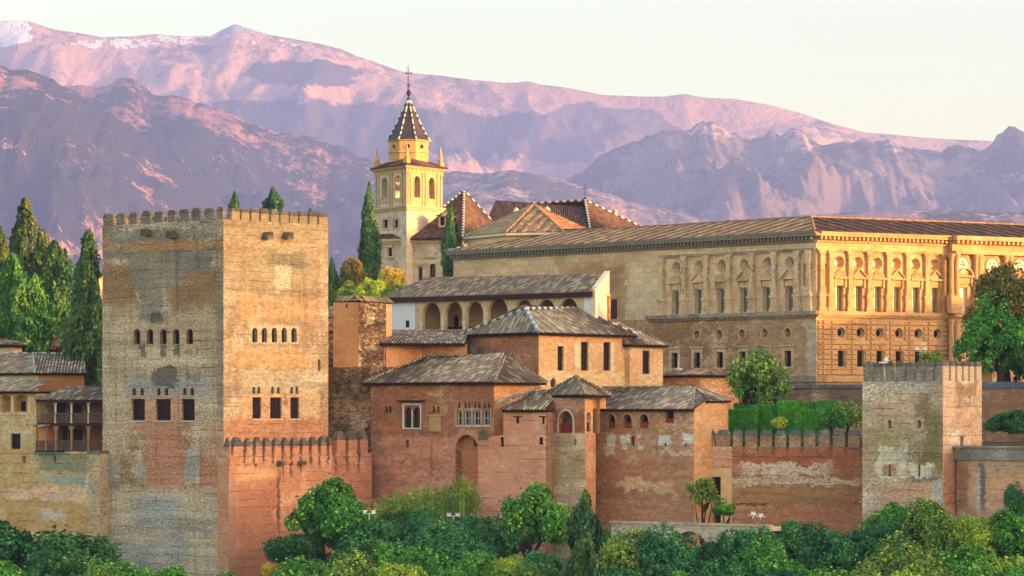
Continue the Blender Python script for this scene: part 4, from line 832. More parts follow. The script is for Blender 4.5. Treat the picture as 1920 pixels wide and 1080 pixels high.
for xc in (790, 830.3, 870.5, 910.5, 957.5, 1003.5, 1044.5):
    u = Wa.u(xc); p = Wa.pt(u, 0, .04); mb = MB(); zb_ = zfl - .9
    mb.lathe(p.x, p.y, [(.24, zb_), (.24, zb_ + .2), (.15, zb_ + .3), (.14, zs - .55), (.17, zs - .5), (.24, zs - .2), (.27, zs + .05)], 10); mb.build("column", cw, D4, True)
    mb = MB(); Wa.box(mb, u - .2, u + .2, zs + .05, ztop4 - .25, .001, .1); mb.build("pilaster_strip", gal, D4)
gab = wallmat("pale_gable", col(220, 192, 158), col(208, 178, 142), None, contrast=.15, bump=.02)
zr4 = zp(512, 389); za = zp(547, 381.5)
rd = (Wb_.d * Wb_.L)
Wg = Wall(B + Wa.n * .02, C + Wa.n * .02)
mb = MB(); back_ = Wg.d * 0
g = [(0, -4), (Wg.L, -4), (Wg.L, zp(510, 387)), (Wg.L - .3, zp(510, 387)), (0, za)]
Wg.extr(mb, g, -.4, .04); mb.build("gable_wall", gab, D4)
mb = MB(); Wg.extr(mb, [(-.1, za), (Wg.L - .3, zp(510, 387)), (Wg.L, zp(510, 387)), (Wg.L, zp(508, 387)), (-.1, za + .2)], -.5, .1); mb.build("gable_coping", M['palewood'], D4)
ez4 = zp(557, 400.8)
e0, e1 = Wa.pt(Wa.u(722), ez4, .55), Wa.pt(Wa.L + .02, ez4, .55)
rb = Vector((Wg.pt(Wg.L - .1, 0).x, Wg.pt(Wg.L - .1, 0).y, zp(513, 387))); ra = Vector((G(800, 406).x, 406.5, zp(521.5, 406.5)))
e2 = Vector((rb.x - .3, rb.y, ez4)); e3 = Vector((e0.x + (C - B).x, e0.y + (C - B).y, ez4))
roof(D4, [e0, e1, e2, e3], ez4, [[e0, e1, rb, ra], [e3, e0, ra]], M['tile'], M['wood'], .6)
# small brick blocks linking to the great palace
A, B = G(1243, 389), G(1313, 384); Wk = Wall(A, B); t = thing("outbuilding", "small brick outbuilding with a tiled lean-to roof behind the barred annex", "building", (A.x, 388, -4))
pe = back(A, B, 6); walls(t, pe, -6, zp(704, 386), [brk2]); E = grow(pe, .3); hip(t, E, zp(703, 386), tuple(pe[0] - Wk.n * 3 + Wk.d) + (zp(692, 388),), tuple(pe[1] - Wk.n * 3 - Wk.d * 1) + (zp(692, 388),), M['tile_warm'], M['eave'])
A, B = G(1310, 393), G(1625, 385); Wk = Wall(A, B); slate = M['slate'] = wallmat("slate_coping_stone", col(112, 112, 116), col(90, 92, 98), col(150, 148, 146), .3)
t = thing("terrace_wall", "grey brown garden retaining wall with two small dark openings under the great palace", "wall", (A.x, 390, -3)); hk = []
for x0, x1 in ((1387, 1396), (1431, 1438)): window(t, Wk, R(*Wk.rect(x0, 740, x1, 757)), .5, M['dark'], holes=hk)
zk = zp(728, 390); mb = MB(); wall_face(mb, Wk, R(0, -3, Wk.L, zk), hk); Wk.box(mb, .003, Wk.L - .003, -3, zk - .01, -6, -.51); tw_ = wallmat("terrace_rubble", col(150, 120, 92), col(124, 98, 76), col(186, 156, 122), .4, contrast=.6, brick=.35, seed=111); mb.build("wall", tw_, t)
mb = MB(); Wk.box(mb, -.1, Wk.L, zk + .002, zk + .4, -6, .2); mb.build("coping", slate, t)

# belvedere turret and the right wing
A, B, C = G(1022, 352), G(1098, 347), G(1117, 349.3); Wa, Wb_ = Wall(A, B), Wall(B, C)
D5 = thing("turret", "square belvedere turret with a pyramid roof and one arched opening over a pale plastered base", "tower", (B.x - 2, 350, -13))
base = wallmat("patched_turret_plaster", col(206, 172, 126), col(184, 148, 104), col(224, 206, 174), .45, contrast=.5, course=.9, seed=115, patches=[patch(Wa, 1024, 815, 1040, 900, col(222, 190, 150), .5, .3), patch(Wa, 1040, 812, 1070, 840, col(178, 150, 112), .4, .2), patch(Wa, 1080, 815, 1100, 840, col(220, 186, 144), .4, .3), patch(Wa, 1030, 862, 1092, 905, col(188, 156, 112), .4, .2), patch(Wa, 1034, 846, 1088, 858, col(166, 112, 84), .6, .4, .4), patch(Wa, 1022, 925, 1098, 1000, col(190, 136, 98), .5, .3), patch(Wa, 1030, 928, 1098, 955, col(210, 190, 162), .6, .4, .5)])
base2 = wallmat("turret_west_face", col(226, 160, 112), col(208, 138, 94), col(232, 190, 146), .3, contrast=.4, seed=117)
hb = []; hs = []
window(D5, Wa, R(*Wa.rect(1076, 823, 1080, 835)), .3, M['dark'], holes=hb, name="loophole")
walls(D5, quad_plan(A, B, C), -16, zp(812, 348), [base, base2], {0: hb}, mi={1: 1, 2: 1}, name="base_wall")
A2_, B2_, C2_ = G(1022.2, 352.2), G(1096.5, 347.3), G(1112, 349); Wa2, Wb2 = Wall(A2_, B2_), Wall(B2_, C2_)
h1, h2 = [], []
p = ARCH(*Wa2.rect(1048, 770.5, 1074.5, 812), n=12); h1.append((p, .5)); p2 = ARCH(*Wb2.rect(1100, 772, 1108, 809), n=10); h2.append((p2, .4))
zt5 = zp(738, 347.5); zb5 = zp(812, 348) + .004
up = wallmat("turret_brick", col(192, 132, 92), col(172, 104, 68), col(214, 170, 126), .3, brick=.28, contrast=.45, seed=119, patches=[patch(Wa2, 1022, 742, 1098, 766, col(206, 150, 108), .15, .15), patch(Wa2, 1076, 768, 1098, 812, col(172, 92, 58), .3, .2), patch(Wa2, 1024, 768, 1046, 812, col(176, 96, 62), .5, .3), patch(Wa2, 1024, 780, 1040, 795, col(214, 170, 124), .4, .3)])
walls(D5, quad_plan(A2_, B2_, C2_), zb5, zt5, [up, base2], {0: h1, 1: h2}, mi={1: 1, 2: 1}, name="wall")
mb = MB(); k = inset(p, -.22)
for i in range(2, len(p) - 1): mb.face([Wa2.pt(*p[i], .06), Wa2.pt(*p[i + 1], .06), Wa2.pt(*k[i + 1], .06), Wa2.pt(*k[i], .06)]); mb.face([Wa2.pt(*k[i], .06), Wa2.pt(*k[i + 1], .06), Wa2.pt(*k[i + 1], 0), Wa2.pt(*k[i], 0)])
for a, b in ((p[0][0] - .22, p[0][0] - .005), (p[1][0] + .005, p[1][0] + .22)): Wa2.box(mb, a, b, p[0][1], p[2][1], -.01, .062)
mb.build("arch_surround", M['palewood'], D5)
mb = MB(); q = Wa2.rect(1046.5, 793, 1076, 811); Wa2.box(mb, q[0], q[2], q[1], q[3], -.3, -.2)
for i in range(14): u = q[0] + (q[2] - q[0]) * (i + .3) / 14; Wa2.box(mb, u, u + .05, q[1], q[3], -.2, -.16)
mb.build("balustrade", plain("red_lattice", col(140, 48, 30), .8, .1, .3), D5)
mb = MB(); q = Wb2.rect(1100, 792, 1108, 809); Wb2.box(mb, q[0], q[2], q[1], q[3], -.3, -.2); mb.build("balustrade", M['redwood'], D5)
mb = MB(); Wa2.poly(mb, R(.3, zb5, Wa2.L - .3, zt5 - .3), -2.2); mb.build("inner_wall", gi, D5)
q = quad_plan(A2_, B2_, C2_); E = [G(1017.5, 352.8), G(1098, 346.2), G(1146, 350.5), None]; E[3] = E[0] + E[2] - E[1]
ctr = (E[0] + E[2]) / 2; hip(D5, E, zp(740, 346.5), (G(1080, 351).x, 351, zp(706, 351)), (G(1080, 351).x, 351, zp(706, 351)), M['tile'], M['eave'], True, [M['tile_olive'], M['tile']])
mb = MB(); W = Wall(E[1], E[2]); mb.prism([tuple(C2_), tuple(W.pt(W.L * .9, 0, -.3).xy), tuple(W.pt(W.L * .9, 0, -3).xy), tuple((C2_ + Vector((0, 3))))], zp(766, 348), zp(744, 348)); mb.build("side_wall", brk2, D5)

A, B, C = G(1117, 352), G(1301, 343.5), G(1364, 348); Wa, Wb_ = Wall(A, B), Wall(B, C)
D6 = thing("palace_wing", "brown brick wing with small horseshoe windows and low white plaster patches", "house", (B.x - 4, 350, -13))
w6 = wallmat("brown_wing_brick", col(190, 140, 100), col(172, 118, 82), col(210, 168, 126), .35, brick=.27, contrast=.5, seed=121, patches=[patch(Wa, 1112, 812, 1305, 855, col(196, 146, 112), .2, .15), patch(Wa, 1112, 866, 1305, 905, col(186, 122, 86), .5, .4), patch(Wa, 1160, 770, 1185, 800, col(186, 112, 76), .5, .4),
    patch(Wa, 1137, 815, 1153, 836, col(226, 220, 206), .15, .1), patch(Wa, 1133, 836, 1154, 852, col(220, 204, 178), .3, .2), patch(Wa, 1163, 815, 1180, 832, col(226, 220, 208), .15, .1), patch(Wa, 1168, 832, 1176, 846, col(222, 210, 188), .2, .2), patch(Wa, 1193, 833, 1204, 843, col(226, 220, 208), .2, .2), patch(Wa, 1190, 815, 1199, 820, col(222, 200, 170), .2, .2),
    patch(Wa, 1234, 816, 1258, 834, col(226, 222, 212), .15, .1), patch(Wa, 1247, 834, 1254, 844, col(226, 222, 212), .15, .2), patch(Wa, 1278, 814, 1301, 832, col(226, 222, 212), .15, .1), patch(Wa, 1233, 846, 1300, 854, col(214, 186, 154), .4, .3), patch(Wa, 1160, 900, 1260, 920, col(222, 180, 132), .5, .3), patch(Wa, 1140, 880, 1300, 888, col(206, 160, 116), .6, .4, .5), patch(Wa, 1130, 925, 1290, 945, col(186, 96, 62), .6, .5, .4), patch(Wa, 1112, 935, 1300, 990, col(196, 138, 96), .5, .4), patch(Wa, 1230, 820, 1233, 855, col(120, 96, 76), .1, .5)])
ha = []; hb = []
rp = plain("red_shutter", col(150, 62, 40), .8, .1, .3)
for x0, x1 in ((1137.5, 1153.5), (1167.5, 1184.5), (1199, 1216)):
    r = Wa.rect(x0, 776.5, x1, 803); p = ARCH(*r, n=12, point=.15); window(D6, Wa, p, .6, M['dark'], holes=ha, name="arched_window")
    mb = MB(); zq = r[1] + (r[3] - r[1]) * .42; Wa.box(mb, r[0] + .01, r[2] - .01, r[1] + .01, zq, -.5, -.35); mb.build("shutter_or_shade", rp, D6)
    k = inset(p, -.2); mb = MB()
    for i in range(2, len(p) - 1): mb.face([Wa.pt(*p[i], .05), Wa.pt(*p[i + 1], .05), Wa.pt(*k[i + 1], .05), Wa.pt(*k[i], .05)]); mb.face([Wa.pt(*k[i], .05), Wa.pt(*k[i + 1], .05), Wa.pt(*k[i + 1], 0), Wa.pt(*k[i], 0)])
    Wa.box(mb, r[0] - .25, r[2] + .25, r[3] + .25, r[3] + .36, -.01, .06); mb.build("arch_surround", grayf, D6)
r = Wa.rect(1247, 769.5, 1263.5, 793); window(D6, Wa, R(*r), .5, M['dark'], holes=ha); mb = MB(); Wa.box(mb, r[0] + .01, r[2] - .01, r[1] + .01, r[1] + .45, -.45, -.3); mb.build("shutter_or_shade", rp, D6)
window(D6, Wa, R(*Wa.rect(1183, 818, 1189.5, 836)), .4, M['dark'], holes=ha); window(D6, Wa, R(*Wa.rect(1246, 831, 1250, 838)), .3, M['dark'], holes=ha); window(D6, Wa, R(*Wa.rect(1284, 832, 1287.5, 838)), .3, M['dark'], holes=ha)
w6b = wallmat("wing_west_brick", col(230, 164, 108), col(216, 148, 94), col(234, 184, 132), .2, brick=.27, contrast=.3, seed=123)
q = quad_plan(A, B, C); ze6 = zp(767, 344.5)
mb = MB(); wall_face(mb, Wa, [(-.05, -15), (Wa.L, -15), (Wa.L, ze6 - .05), (-.05, ze6 - .05)], ha, 0)
z6b = zp(752, 347)
wall_face(mb, Wb_, [(0, -15), (Wb_.L, -15), (Wb_.L, z6b), (Wb_.u(1323), z6b), (0, ze6 - .05)], hb, 1)
for i in (2, 3): W = Wall(q[i], q[(i + 1) % 4]); wall_face(mb, W, R(0, -15, W.L, ze6), m=1)
mb.build("wall", [w6, w6b], D6)
e0, e1 = Wa.pt(-.1, ze6, .5), Wa.pt(Wa.L + .15, ze6, .5); ra = Vector((G(1130, 357).x, 357.5, zp(727.5, 357.5))); rb = Vector((G(1304, 350).x, 350.5, zp(726.5, 350.5)))
mb = MB(); roof_face(mb, [e0, e1, rb, ra]); ee = Wb_.pt(Wb_.u(1318), z6b + .05, .35); ef = Wb_.pt(Wb_.L + .45, z6b + .05, .35); roof_face(mb, [ee, ef, rb]); eb = Vector((ef.x - 1, ef.y + 7, ze6)); ea = Vector((e0.x + 4, e0.y + 9, ze6)); roof_face(mb, [ef, Vector((ef.x - .5, ef.y + 5, z6b + .05)), rb]); roof_face(mb, [eb, ea, ra, rb])
Wa.box(mb, 0, Wa.L, ze6 - .22, ze6 - .03, -.05, .4, 1); Wb_.box(mb, Wb_.u(1323), Wb_.L + .3, z6b - .15, z6b + .02, -.05, .25, 1)
mb.face([e1, ee, rb], 0)
rf = mb.build("roof", [M['tile'], M['eave']], D6); mb = MB(); ridge(mb, ra, rb); ridge(mb, e1, rb, .13); ridge(mb, ef, rb, .13); mb.build("ridge_cap", [M['tile_olive'], M['tile']], rf)
# ------------------------------------------------------------------ the great renaissance palace
Bc = G(1530, 405); dl = Vector((-.643, .766)); dr = Vector((.839, .545))
Ac = Bc + dl * 66.2; Cc = Bc + dr * 62; WL, WR = Wall(Ac, Bc), Wall(Bc, Cc)
GP = thing("great_palace", "huge ochre stone renaissance palace with rusticated base, pilasters and two rows of windows", "palace", (Bc.x, 430, 2))
zc = lambda y: zp(y, 405)
zt, zcor0, zpil, zped, zled, zled0, zbas = zc(437), zc(449), zc(469), zc(551), zc(583), zc(590), zc(706)
st1 = wallmat("palace_north_stone", col(222, 188, 142), col(198, 162, 118), col(232, 204, 160), .3, brick=.75, contrast=.3, band=.3, seed=131, patches=[patch(WL, 1050, 480, 1190, 640, col(168, 128, 86), .7, .4), patch(WL, 1170, 490, 1240, 595, col(214, 186, 142), .6, .4), patch(WL, 1120, 500, 1180, 545, col(150, 110, 70), .8, .5, .5), patch(WL, 850, 485, 1100, 520, col(190, 156, 118), .6, .5, .4), patch(WL, 840, 462, 1240, 482, col(150, 128, 92), .5, .5, .4)])
st2 = wallmat("palace_base_rubble", col(176, 138, 92), col(150, 112, 70), col(212, 178, 132), .45, brick=.45, contrast=.6, seed=133, patches=[patch(WL, 1400, 600, 1510, 700, col(186, 148, 104), .7, .4), patch(WL, 1512, 600, 1530, 706, col(190, 178, 150), .2, .3), patch(WL, 1215, 605, 1330, 650, col(150, 112, 70), .7, .5)])
st3 = wallmat("palace_west_stone", col(206, 160, 104), col(186, 138, 84), col(216, 176, 124), .25, brick=.75, contrast=.25, seed=135)
carve = wallmat("carved_stone", col(222, 190, 146), col(196, 160, 116), col(128, 112, 88), .3, contrast=.5, bump=.05, fine=5, seed=137)
carveW = wallmat("carved_west_stone", col(206, 164, 110), col(180, 136, 86), col(140, 110, 78), .25, contrast=.4, bump=.05, fine=5, seed=139)
ledge = wallmat("ledge_stone", col(176, 156, 128), col(138, 124, 104), col(96, 92, 86), .35, contrast=.6, seed=141)
pane_g = plain("green_shutter", col(104, 102, 74), .6, .3, .3); M['sky_glass'] = NT("reflecting_glass", .04, .9).m
ng = M['sky_glass'].node_tree.nodes["Principled BSDF"]; ng.inputs["Base Color"].default_value = (.75, .78, .8, 1); ng.inputs["Metallic"].default_value = .85
M['cream_sky_reflection'] = plain('cream_sky_reflection', col(236, 228, 176), .35, .5, .12, .8)  # flat cream that paints the bright sky reflected in the palace panes
gb = NT("blue_glass", .15, .6); gb.b.inputs["Base Color"].default_value = (.10, .30, .42, 1); M['blue_glass'] = gb.m
wlh, wll, wrh, wrl = [], [], [], []
def hood(W, u, half, z0, ped, mt):
    mb = MB(); W.box(mb, u - half - .12, u + half + .12, z0, z0 + .16, -.01, .14); W.box(mb, u - half, u + half, z0 + .163, z0 + .75, -.01, .12); W.box(mb, u - half + .15, u + half - .15, z0 + .3, z0 + .62, .121, .17)
    for s in (-1, 1): W.box(mb, u + s * half - .13, u + s * half + .13, z0 - .25, z0 + .75, .122, .3)
    W.box(mb, u - half - .22, u + half + .22, z0 + .753, z0 + .95, -.01, .55); zt_ = z0 + .953
    if ped == 1:
        W.extr(mb, [(u - half - .2, zt_), (u + half + .2, zt_), (u, zt_ + .95)], -.01, .16)
        for s in (-1, 1):
            e = [(u + s * (half + .28), zt_), (u + s * (half + .28), zt_ + .16), (u, zt_ + 1.12), (u, zt_ + .93)]
            W.extr(mb, e if s < 0 else e[::-1], -.01, .4)
    elif ped == 2:
        n = 10; a = [(u + (half + .2) * math.cos(math.pi * i / n), zt_ + .95 * math.sin(math.pi * i / n)) for i in range(n + 1)]
        b = [(u + (half) * math.cos(math.pi * i / n), zt_ + .78 * math.sin(math.pi * i / n)) for i in range(n + 1)]
        for i in range(n): W.extr(mb, [a[i], a[i + 1], b[i + 1], b[i]], -.01, .4)
    else:
        random.seed(int(abs(u) * 100))
        for i, dx in enumerate((-.85, -.55, -.28, 0, .28, .55, .85)):      # a row of small figures and urns
            h = .45 + .5 * (1 - abs(dx)) + random.uniform(-.08, .08); c = u + dx * half * 1.1; p = W.pt(c, 0, .2)
            mb.lathe(p.x, p.y, [(.13, zt_), (.16, zt_ + h * .25), (.09, zt_ + h * .5), (.14, zt_ + h * .7), (.1, zt_ + h * .85), (.02, zt_ + h)], 7)
    return mb.build("window_hood", mt, GP)
def pil(W, u, hw, mt, z0=None, zb=None, double=False):
    mb = MB(); z0 = z0 or zped; W.box(mb, u - hw, u + hw, z0, zpil - .5, -.01, .4); W.box(mb, u - hw - .08, u + hw + .08, z0 + .002, z0 + .3, -.01, .46)
    W.box(mb, u - hw - .05, u + hw + .05, zpil - .495, zpil - .3, -.01, .45); W.box(mb, u - hw - .18, u + hw + .18, zpil - .295, zpil - .003, -.01, .42)
    o = mb.build("pilaster", mt, GP); mb = MB(); zb = zb or zled; k = .42
    W.box(mb, u - hw - .12, u + hw + .12, zb, z0 - .28, -.01, .4); W.box(mb, u - hw - .25, u + hw + .25, z0 - .277, z0 - .003, -.01, .52); W.box(mb, u - hw - .25, u + hw + .25, zb + .001, zb + .45, -.008, .5)
    W.box(mb, u - hw + .02, u + hw - .02, zb + .65, z0 - .5, .39, .46); mb.build("pedestal", mt, o)
def ocul(W, u, z, r, holes, pane, depth=.75, bs=.6, mt=None):
    p = CIRC(u, z, r); window(GP, W, p, depth, pane, M['palewood'], .05, backscale=bs, holes=holes, name="round_window")
    if mt:
        mb = MB(); k = CIRC(u, z, r + .14)
        for i in range(len(p)): j = (i + 1) % len(p); mb.face([W.pt(*p[i], .06), W.pt(*p[j], .06), W.pt(*k[j], .06), W.pt(*k[i], .06)]); mb.face([W.pt(*k[i], .06), W.pt(*k[j], .06), W.pt(*k[j], 0), W.pt(*k[i], 0)]); mb.face([W.pt(*p[j], .06), W.pt(*p[i], .06), W.pt(*p[i], -.05), W.pt(*p[j], -.05)])
        mb.build("oculus_rim", mt, GP)
zo, zo2, zw1, zw0, zl1, zl0 = 17.15, 9.05, 14.45, zled + .02, 6.95, 5.1
for i in range(6):
    x = 1268.7 + (1481 - 1268.7) * i / 5; u = WL.u(x); xw = 1267.5 + (1480.7 - 1267.5) * i / 5; uw = WL.u(xw)
    ocul(WL, u, zo, .72, wlh, M['blue_glass'], mt=carve)
    window(GP, WL, R(uw - .62, zw0, uw + .62, zw1), .45, pane_g, M['palewood'], .1, holes=wlh); hood(WL, uw, .85, zw1 + .05, i % 2, carve)
    mb = MB(); WL.box(mb, uw - .88, uw - .625, zw0, zw1 + .04, -.01, .1); WL.box(mb, uw + .625, uw + .88, zw0, zw1 + .04, -.01, .1); mb.build("window_jamb", carve, GP)
for x in (1243, 1284.5, 1326.5, 1369, 1411.7, 1454, 1497, 1519): pil(WL, WL.u(x), .34, carve)
for x in (1306.7, 1349, 1391, 1434, 1477): ocul(WL, WL.u(x), zo2, .56, wll, M['dark'], .8, .8, mt=carve)
for x in (1265.5, 1307.5, 1350.5, 1393, 1435, 1478):
    u = WL.u(x); window(GP, WL, R(u - .55, zl0, u + .55, zl1), .55, M['glass'], M['wood'], .06, (0, 1), holes=wll, sill=M['palewood'])
    mb = MB(); WL.box(mb, u - .95, u - .56, zl0 - .25, zl1 + .5, -.01, .1); WL.box(mb, u + .56, u + .95, zl0 - .25, zl1 + .5, -.01, .1); WL.box(mb, u - .555, u + .555, zl1 + .01, zl1 + .5, -.01, .1); WL.box(mb, u - 1.15, u + 1.15, zl1 + .503, zl1 + .66, -.01, .3); mb.build("window_surround", carve, GP)
mb = MB(); q = WL.rect(1145.5, 561, 1157, 598); WL.box(mb, q[0], q[2], q[1], q[3], -.3, .03); mb.build("door", M['wood'], GP)
xpt = 1776.5; up_ = WR.u(xpt)
for i in range(6):
    x = 1573.5 + (1751.8 - 1573.5) * i / 5; u = WR.u(x); xw = 1573.5 + (1752.5 - 1573.5) * i / 5; uw = WR.u(xw)
    ocul(WR, u, zo, .72, wrh, M['cream_sky_reflection'], mt=carveW)
    window(GP, WR, R(uw - .56, zw0, uw + .56, zw1), .55, M['cream_sky_reflection'], M['palewood'], .06, holes=wrh); ms = MB(); WR.box(ms, uw + .12, uw + .5, zw0 + .06, zw1 - .06, -.5, -.38); ms.build('shutter_or_shade', pane_g, GP); hood(WR, uw, .78, zw1 + .05, i % 2, carveW)  # dark board added to paint the shaded half of each pane
    mb = MB(); WR.box(mb, uw - .8, uw - .565, zw0, zw1 + .04, -.01, .1); WR.box(mb, uw + .565, uw + .8, zw0, zw1 + .04, -.01, .1); mb.build("window_jamb", carveW, GP)
    ul = WR.u(1577.7 + (1758 - 1577.7) * i / 5); ocul(WR, ul, zo2, .6, wrl, M['dark'], .6, .85)
    uq = WR.u(1577.5 + (1757.5 - 1577.5) * i / 5); window(GP, WR, R(uq - .5, zl0, uq + .5, zl1), .55, M['glass'], M['wood'], .06, holes=wrl)
for x in (1539, 1556, 1592, 1628, 1664, 1700, 1736, 1768.5): pil(WR, WR.u(x), .32, carveW)
for W, x in ((WL, 1510), (WR, 1547.5)):
    u = W.u(x); window(GP, W, ARCH(u - .35, 14.4, u + .35, 17.0), .4, carve, holes=(wlh if W is WL else wrh), name="niche")
mb = MB()
for W, hs, m in ((WL, wlh, 0), (WR, wrh, 1)): wall_face(mb, W, R(0, zled0, W.L, zt), hs, m)
mb.build("upper_wall", [st1, st3], GP)
mb = MB(); wall_face(mb, WL, R(0, zbas - 4, WL.L, zled0), wll, 0); wall_face(mb, WR, R(0, zbas - 4, WR.L, zled0), wrl, 1)
Dc = Ac + Cc - Bc
for a, b in ((Cc, Dc), (Dc, Ac)): W = Wall(a, b); wall_face(mb, W, R(0, zbas - 4, W.L, zt), m=1)
mb.build("lower_wall", [st2, st3], GP)
# rusticated blocks of the west front
mb = MB(); rows = 11; zr0, zr1 = zbas + .15, zled0 - .55; hrow = (zr1 - zr0) / rows
bayx = [1532, 1541, 1557.5, 1594.5, 1630.5, 1666.5, 1702.5, 1738.5, 1775]; random.seed(3)
wins = [(WR.u(1577.5 + 36 * i), WR.u(1577.7 + 36.06 * i)) for i in range(6)]
for b in range(len(bayx) - 1):
    a0, a1 = WR.u(bayx[b]), WR.u(bayx[b + 1])
    for r in range(rows):
        z0, z1 = zr0 + r * hrow + .035, zr0 + (r + 1) * hrow - .035; spans = [(a0 + .05, a1 - .05)]
        if b >= 2:
            uw, uo = wins[b - 2]; cut = None
            if z1 > zl0 - .05 and z0 < zl1 + .05: cut = (uw - .56, uw + .56)
            elif z1 > zo2 - .72 and z0 < zo2 + .72: cut = (uo - .72, uo + .72)
            if cut: spans = [(a0 + .05, cut[0]), (cut[1], a1 - .05)]
            elif r % 2 and a1 - a0 > 1.5: s = a0 + (a1 - a0) * random.uniform(.4, .6); spans = [(a0 + .05, s - .03), (s + .03, a1 - .05)]
        for s0, s1 in spans:
            if s1 - s0 < .15: continue
            d = .2; c = [WR.pt(s0, z0, -.01), WR.pt(s1, z0, -.01), WR.pt(s1, z1, -.01), WR.pt(s0, z1, -.01), WR.pt(s0 + .09, z0 + .09, d), WR.pt(s1 - .09, z0 + .09, d), WR.pt(s1 - .09, z1 - .09, d), WR.pt(s0 + .09, z1 - .09, d)]
            mb.face(c[4:]); [mb.face([c[k], c[(k + 1) % 4], c[4 + (k + 1) % 4], c[4 + k]]) for k in range(4)]
mb.build("rustication", wallmat("rusticated_stone", col(206, 160, 106), col(184, 136, 84), col(216, 176, 124), .3, contrast=.35, seed=143, blotch=.5), GP)
for W, mt, L in ((WL, ledge, WL.L), (WR, carveW, WR.L)):
    e = .0
    mb = MB(); W.box(mb, WL.u(1215) if W is WL else 0, L + (.5 if W is WL else 0), zled0, zled - .002, -.01, .55); W.box(mb, WL.u(1215) if W is WL else 0, L, zled0 - .25, zled0 - .003, -.01, .3); mb.build("string_course", mt, GP)
    mb = MB(); W.box(mb, WL.u(1300) if W is WL else 0, L + (.35 if W is WL else 0), zbas - .6, zbas + .1, -.01, .4); mb.build("plinth", mt, GP)
    mb = MB(); a = WL.u(1238) if W is WL else 0
    W.box(mb, a, L, zpil, zpil + .28, -.01, .3); W.box(mb, a, L, zpil + .9, zpil + 1.0, -.01, .12); mb.build("architrave", mt, GP)
    mb = MB(); W.box(mb, -.3 if W is WL else 0, L + (.9 if W is WL else 0), zt - .32, zt, -.01, .95); W.box(mb, -.2 if W is WL else 0, L + (.8 if W is WL else .0), zt + .003, zt + .16, -.01, 1.1); W.box(mb, 0, L, zt - 1.0, zt - .8, -.01, .25)
    n = int(L / .62)
    for i in range(n): u = L * (i + .5) / n; W.box(mb, u - .14, u + .14, zt - .72, zt - .325, -.01, .7)
    mb.build("cornice", plain("cornice_north", col(128, 122, 108), .9, .1, .5) if W is WL else carveW, GP)
# portal projection
Wq = Wall(WR.pt(up_, 0, .9).xy, WR.pt(WR.L, 0, .9).xy); hq = []
def qx(x): return Wq.u(x)
mb = MB(); 
for x, xo in ((1811, 1805), (1868, 1860), (1910, 1912)):
    u = qx(xo); wq = qx(x - 4) if x < 1900 else qx(x)
    window(GP, Wq, R(wq - .6, zled + .02, wq + .6, zw1 + .1), .5, M['cream_sky_reflection'], M['palewood'], .06, holes=hq); hood(Wq, wq + .1, .95, zw1 + .55, 2 if x < 1830 else 1, carveW)
wall_face(mb, Wq, R(0, zbas - 4, Wq.L, zt - .33), hq); a, b = WR.pt(up_, 0).xy, Wq.A; Wr = Wall(a, b)
mb.face([(a.x, a.y, zbas - 4), (b.x, b.y, zbas - 4), (b.x, b.y, zt - .33), (a.x, a.y, zt - .33)]); mb.build("portal_wall", st3, GP)
med = plain("medallion_marble", col(226, 214, 190), .8, .2, .3, 3)
for xo in (1805, 1860, 1912):
    u = qx(xo); p = CIRC(u, zo, .92, 24); k = CIRC(u, zo, 1.12, 24); mb = MB(); Wq.extr(mb, p, -.01, .04); o = mb.build("medallion", med, GP); mb = MB()
    for i in range(24): j = (i + 1) % 24; mb.face([Wq.pt(*p[i], .14), Wq.pt(*p[j], .14), Wq.pt(*k[j], .14), Wq.pt(*k[i], .14)]); mb.face([Wq.pt(*k[i], .14), Wq.pt(*k[j], .14), Wq.pt(*k[j], 0), Wq.pt(*k[i], 0)]); mb.face([Wq.pt(*p[j], .14), Wq.pt(*p[i], .14), Wq.pt(*p[i], 0), Wq.pt(*p[j], 0)])
    mb.build("rim", carveW, o); mb = MB(); random.seed(int(xo))
    for i in range(5): c = Wq.pt(u + random.uniform(-.4, .4), zo + random.uniform(-.6, .6), .06); mb.lathe(c.x, c.y, [(.02, c.z - .2), (.14, c.z), (.02, c.z + .2)], 6)
    mb.build("relief", carveW, o)
for x in (1780.5, 1790.5, 1826, 1833.5, 1882, 1890, 1935): 
    u = qx(x); p = Wq.pt(u, 0, .35); mb = MB(); mb.lathe(p.x, p.y, [(.4, zped), (.4, zped + .2), (.3, zped + .3), (.27, zpil - .7), (.3, zpil - .6), (.42, zpil - .25), (.45, zpil)], 12); o = mb.build("column", carveW, GP, False)
    mb = MB(); Wq.box(mb, u - .42, u + .42, zled, zped - .005, -.01, .85); mb.build("pedestal", carveW, o); mb = MB(); mb.lathe(p.x, p.y, [(.42, zbas), (.42, zbas + .3), (.33, zbas + .4), (.3, zled0 - .9), (.42, zled0 - .5), (.45, zled0 - .3)], 12); mb.build("lower_column", carveW, o)
mb = MB(); Wq.box(mb, -.05, Wq.L, zled0, zled - .004, -.01, .6); Wq.box(mb, -.05, Wq.L, zpil + .003, zpil + .4, -.01, .75); Wq.box(mb, -.1, Wq.L, zt - .33, zt + .17, -.3, .95)
for i in range(60): u = Wq.L * (i + .5) / 60; Wq.box(mb, u - .16, u + .16, zt - .72, zt - .335, -.01, .75)
mb.build("portal_entablature", carveW, GP)
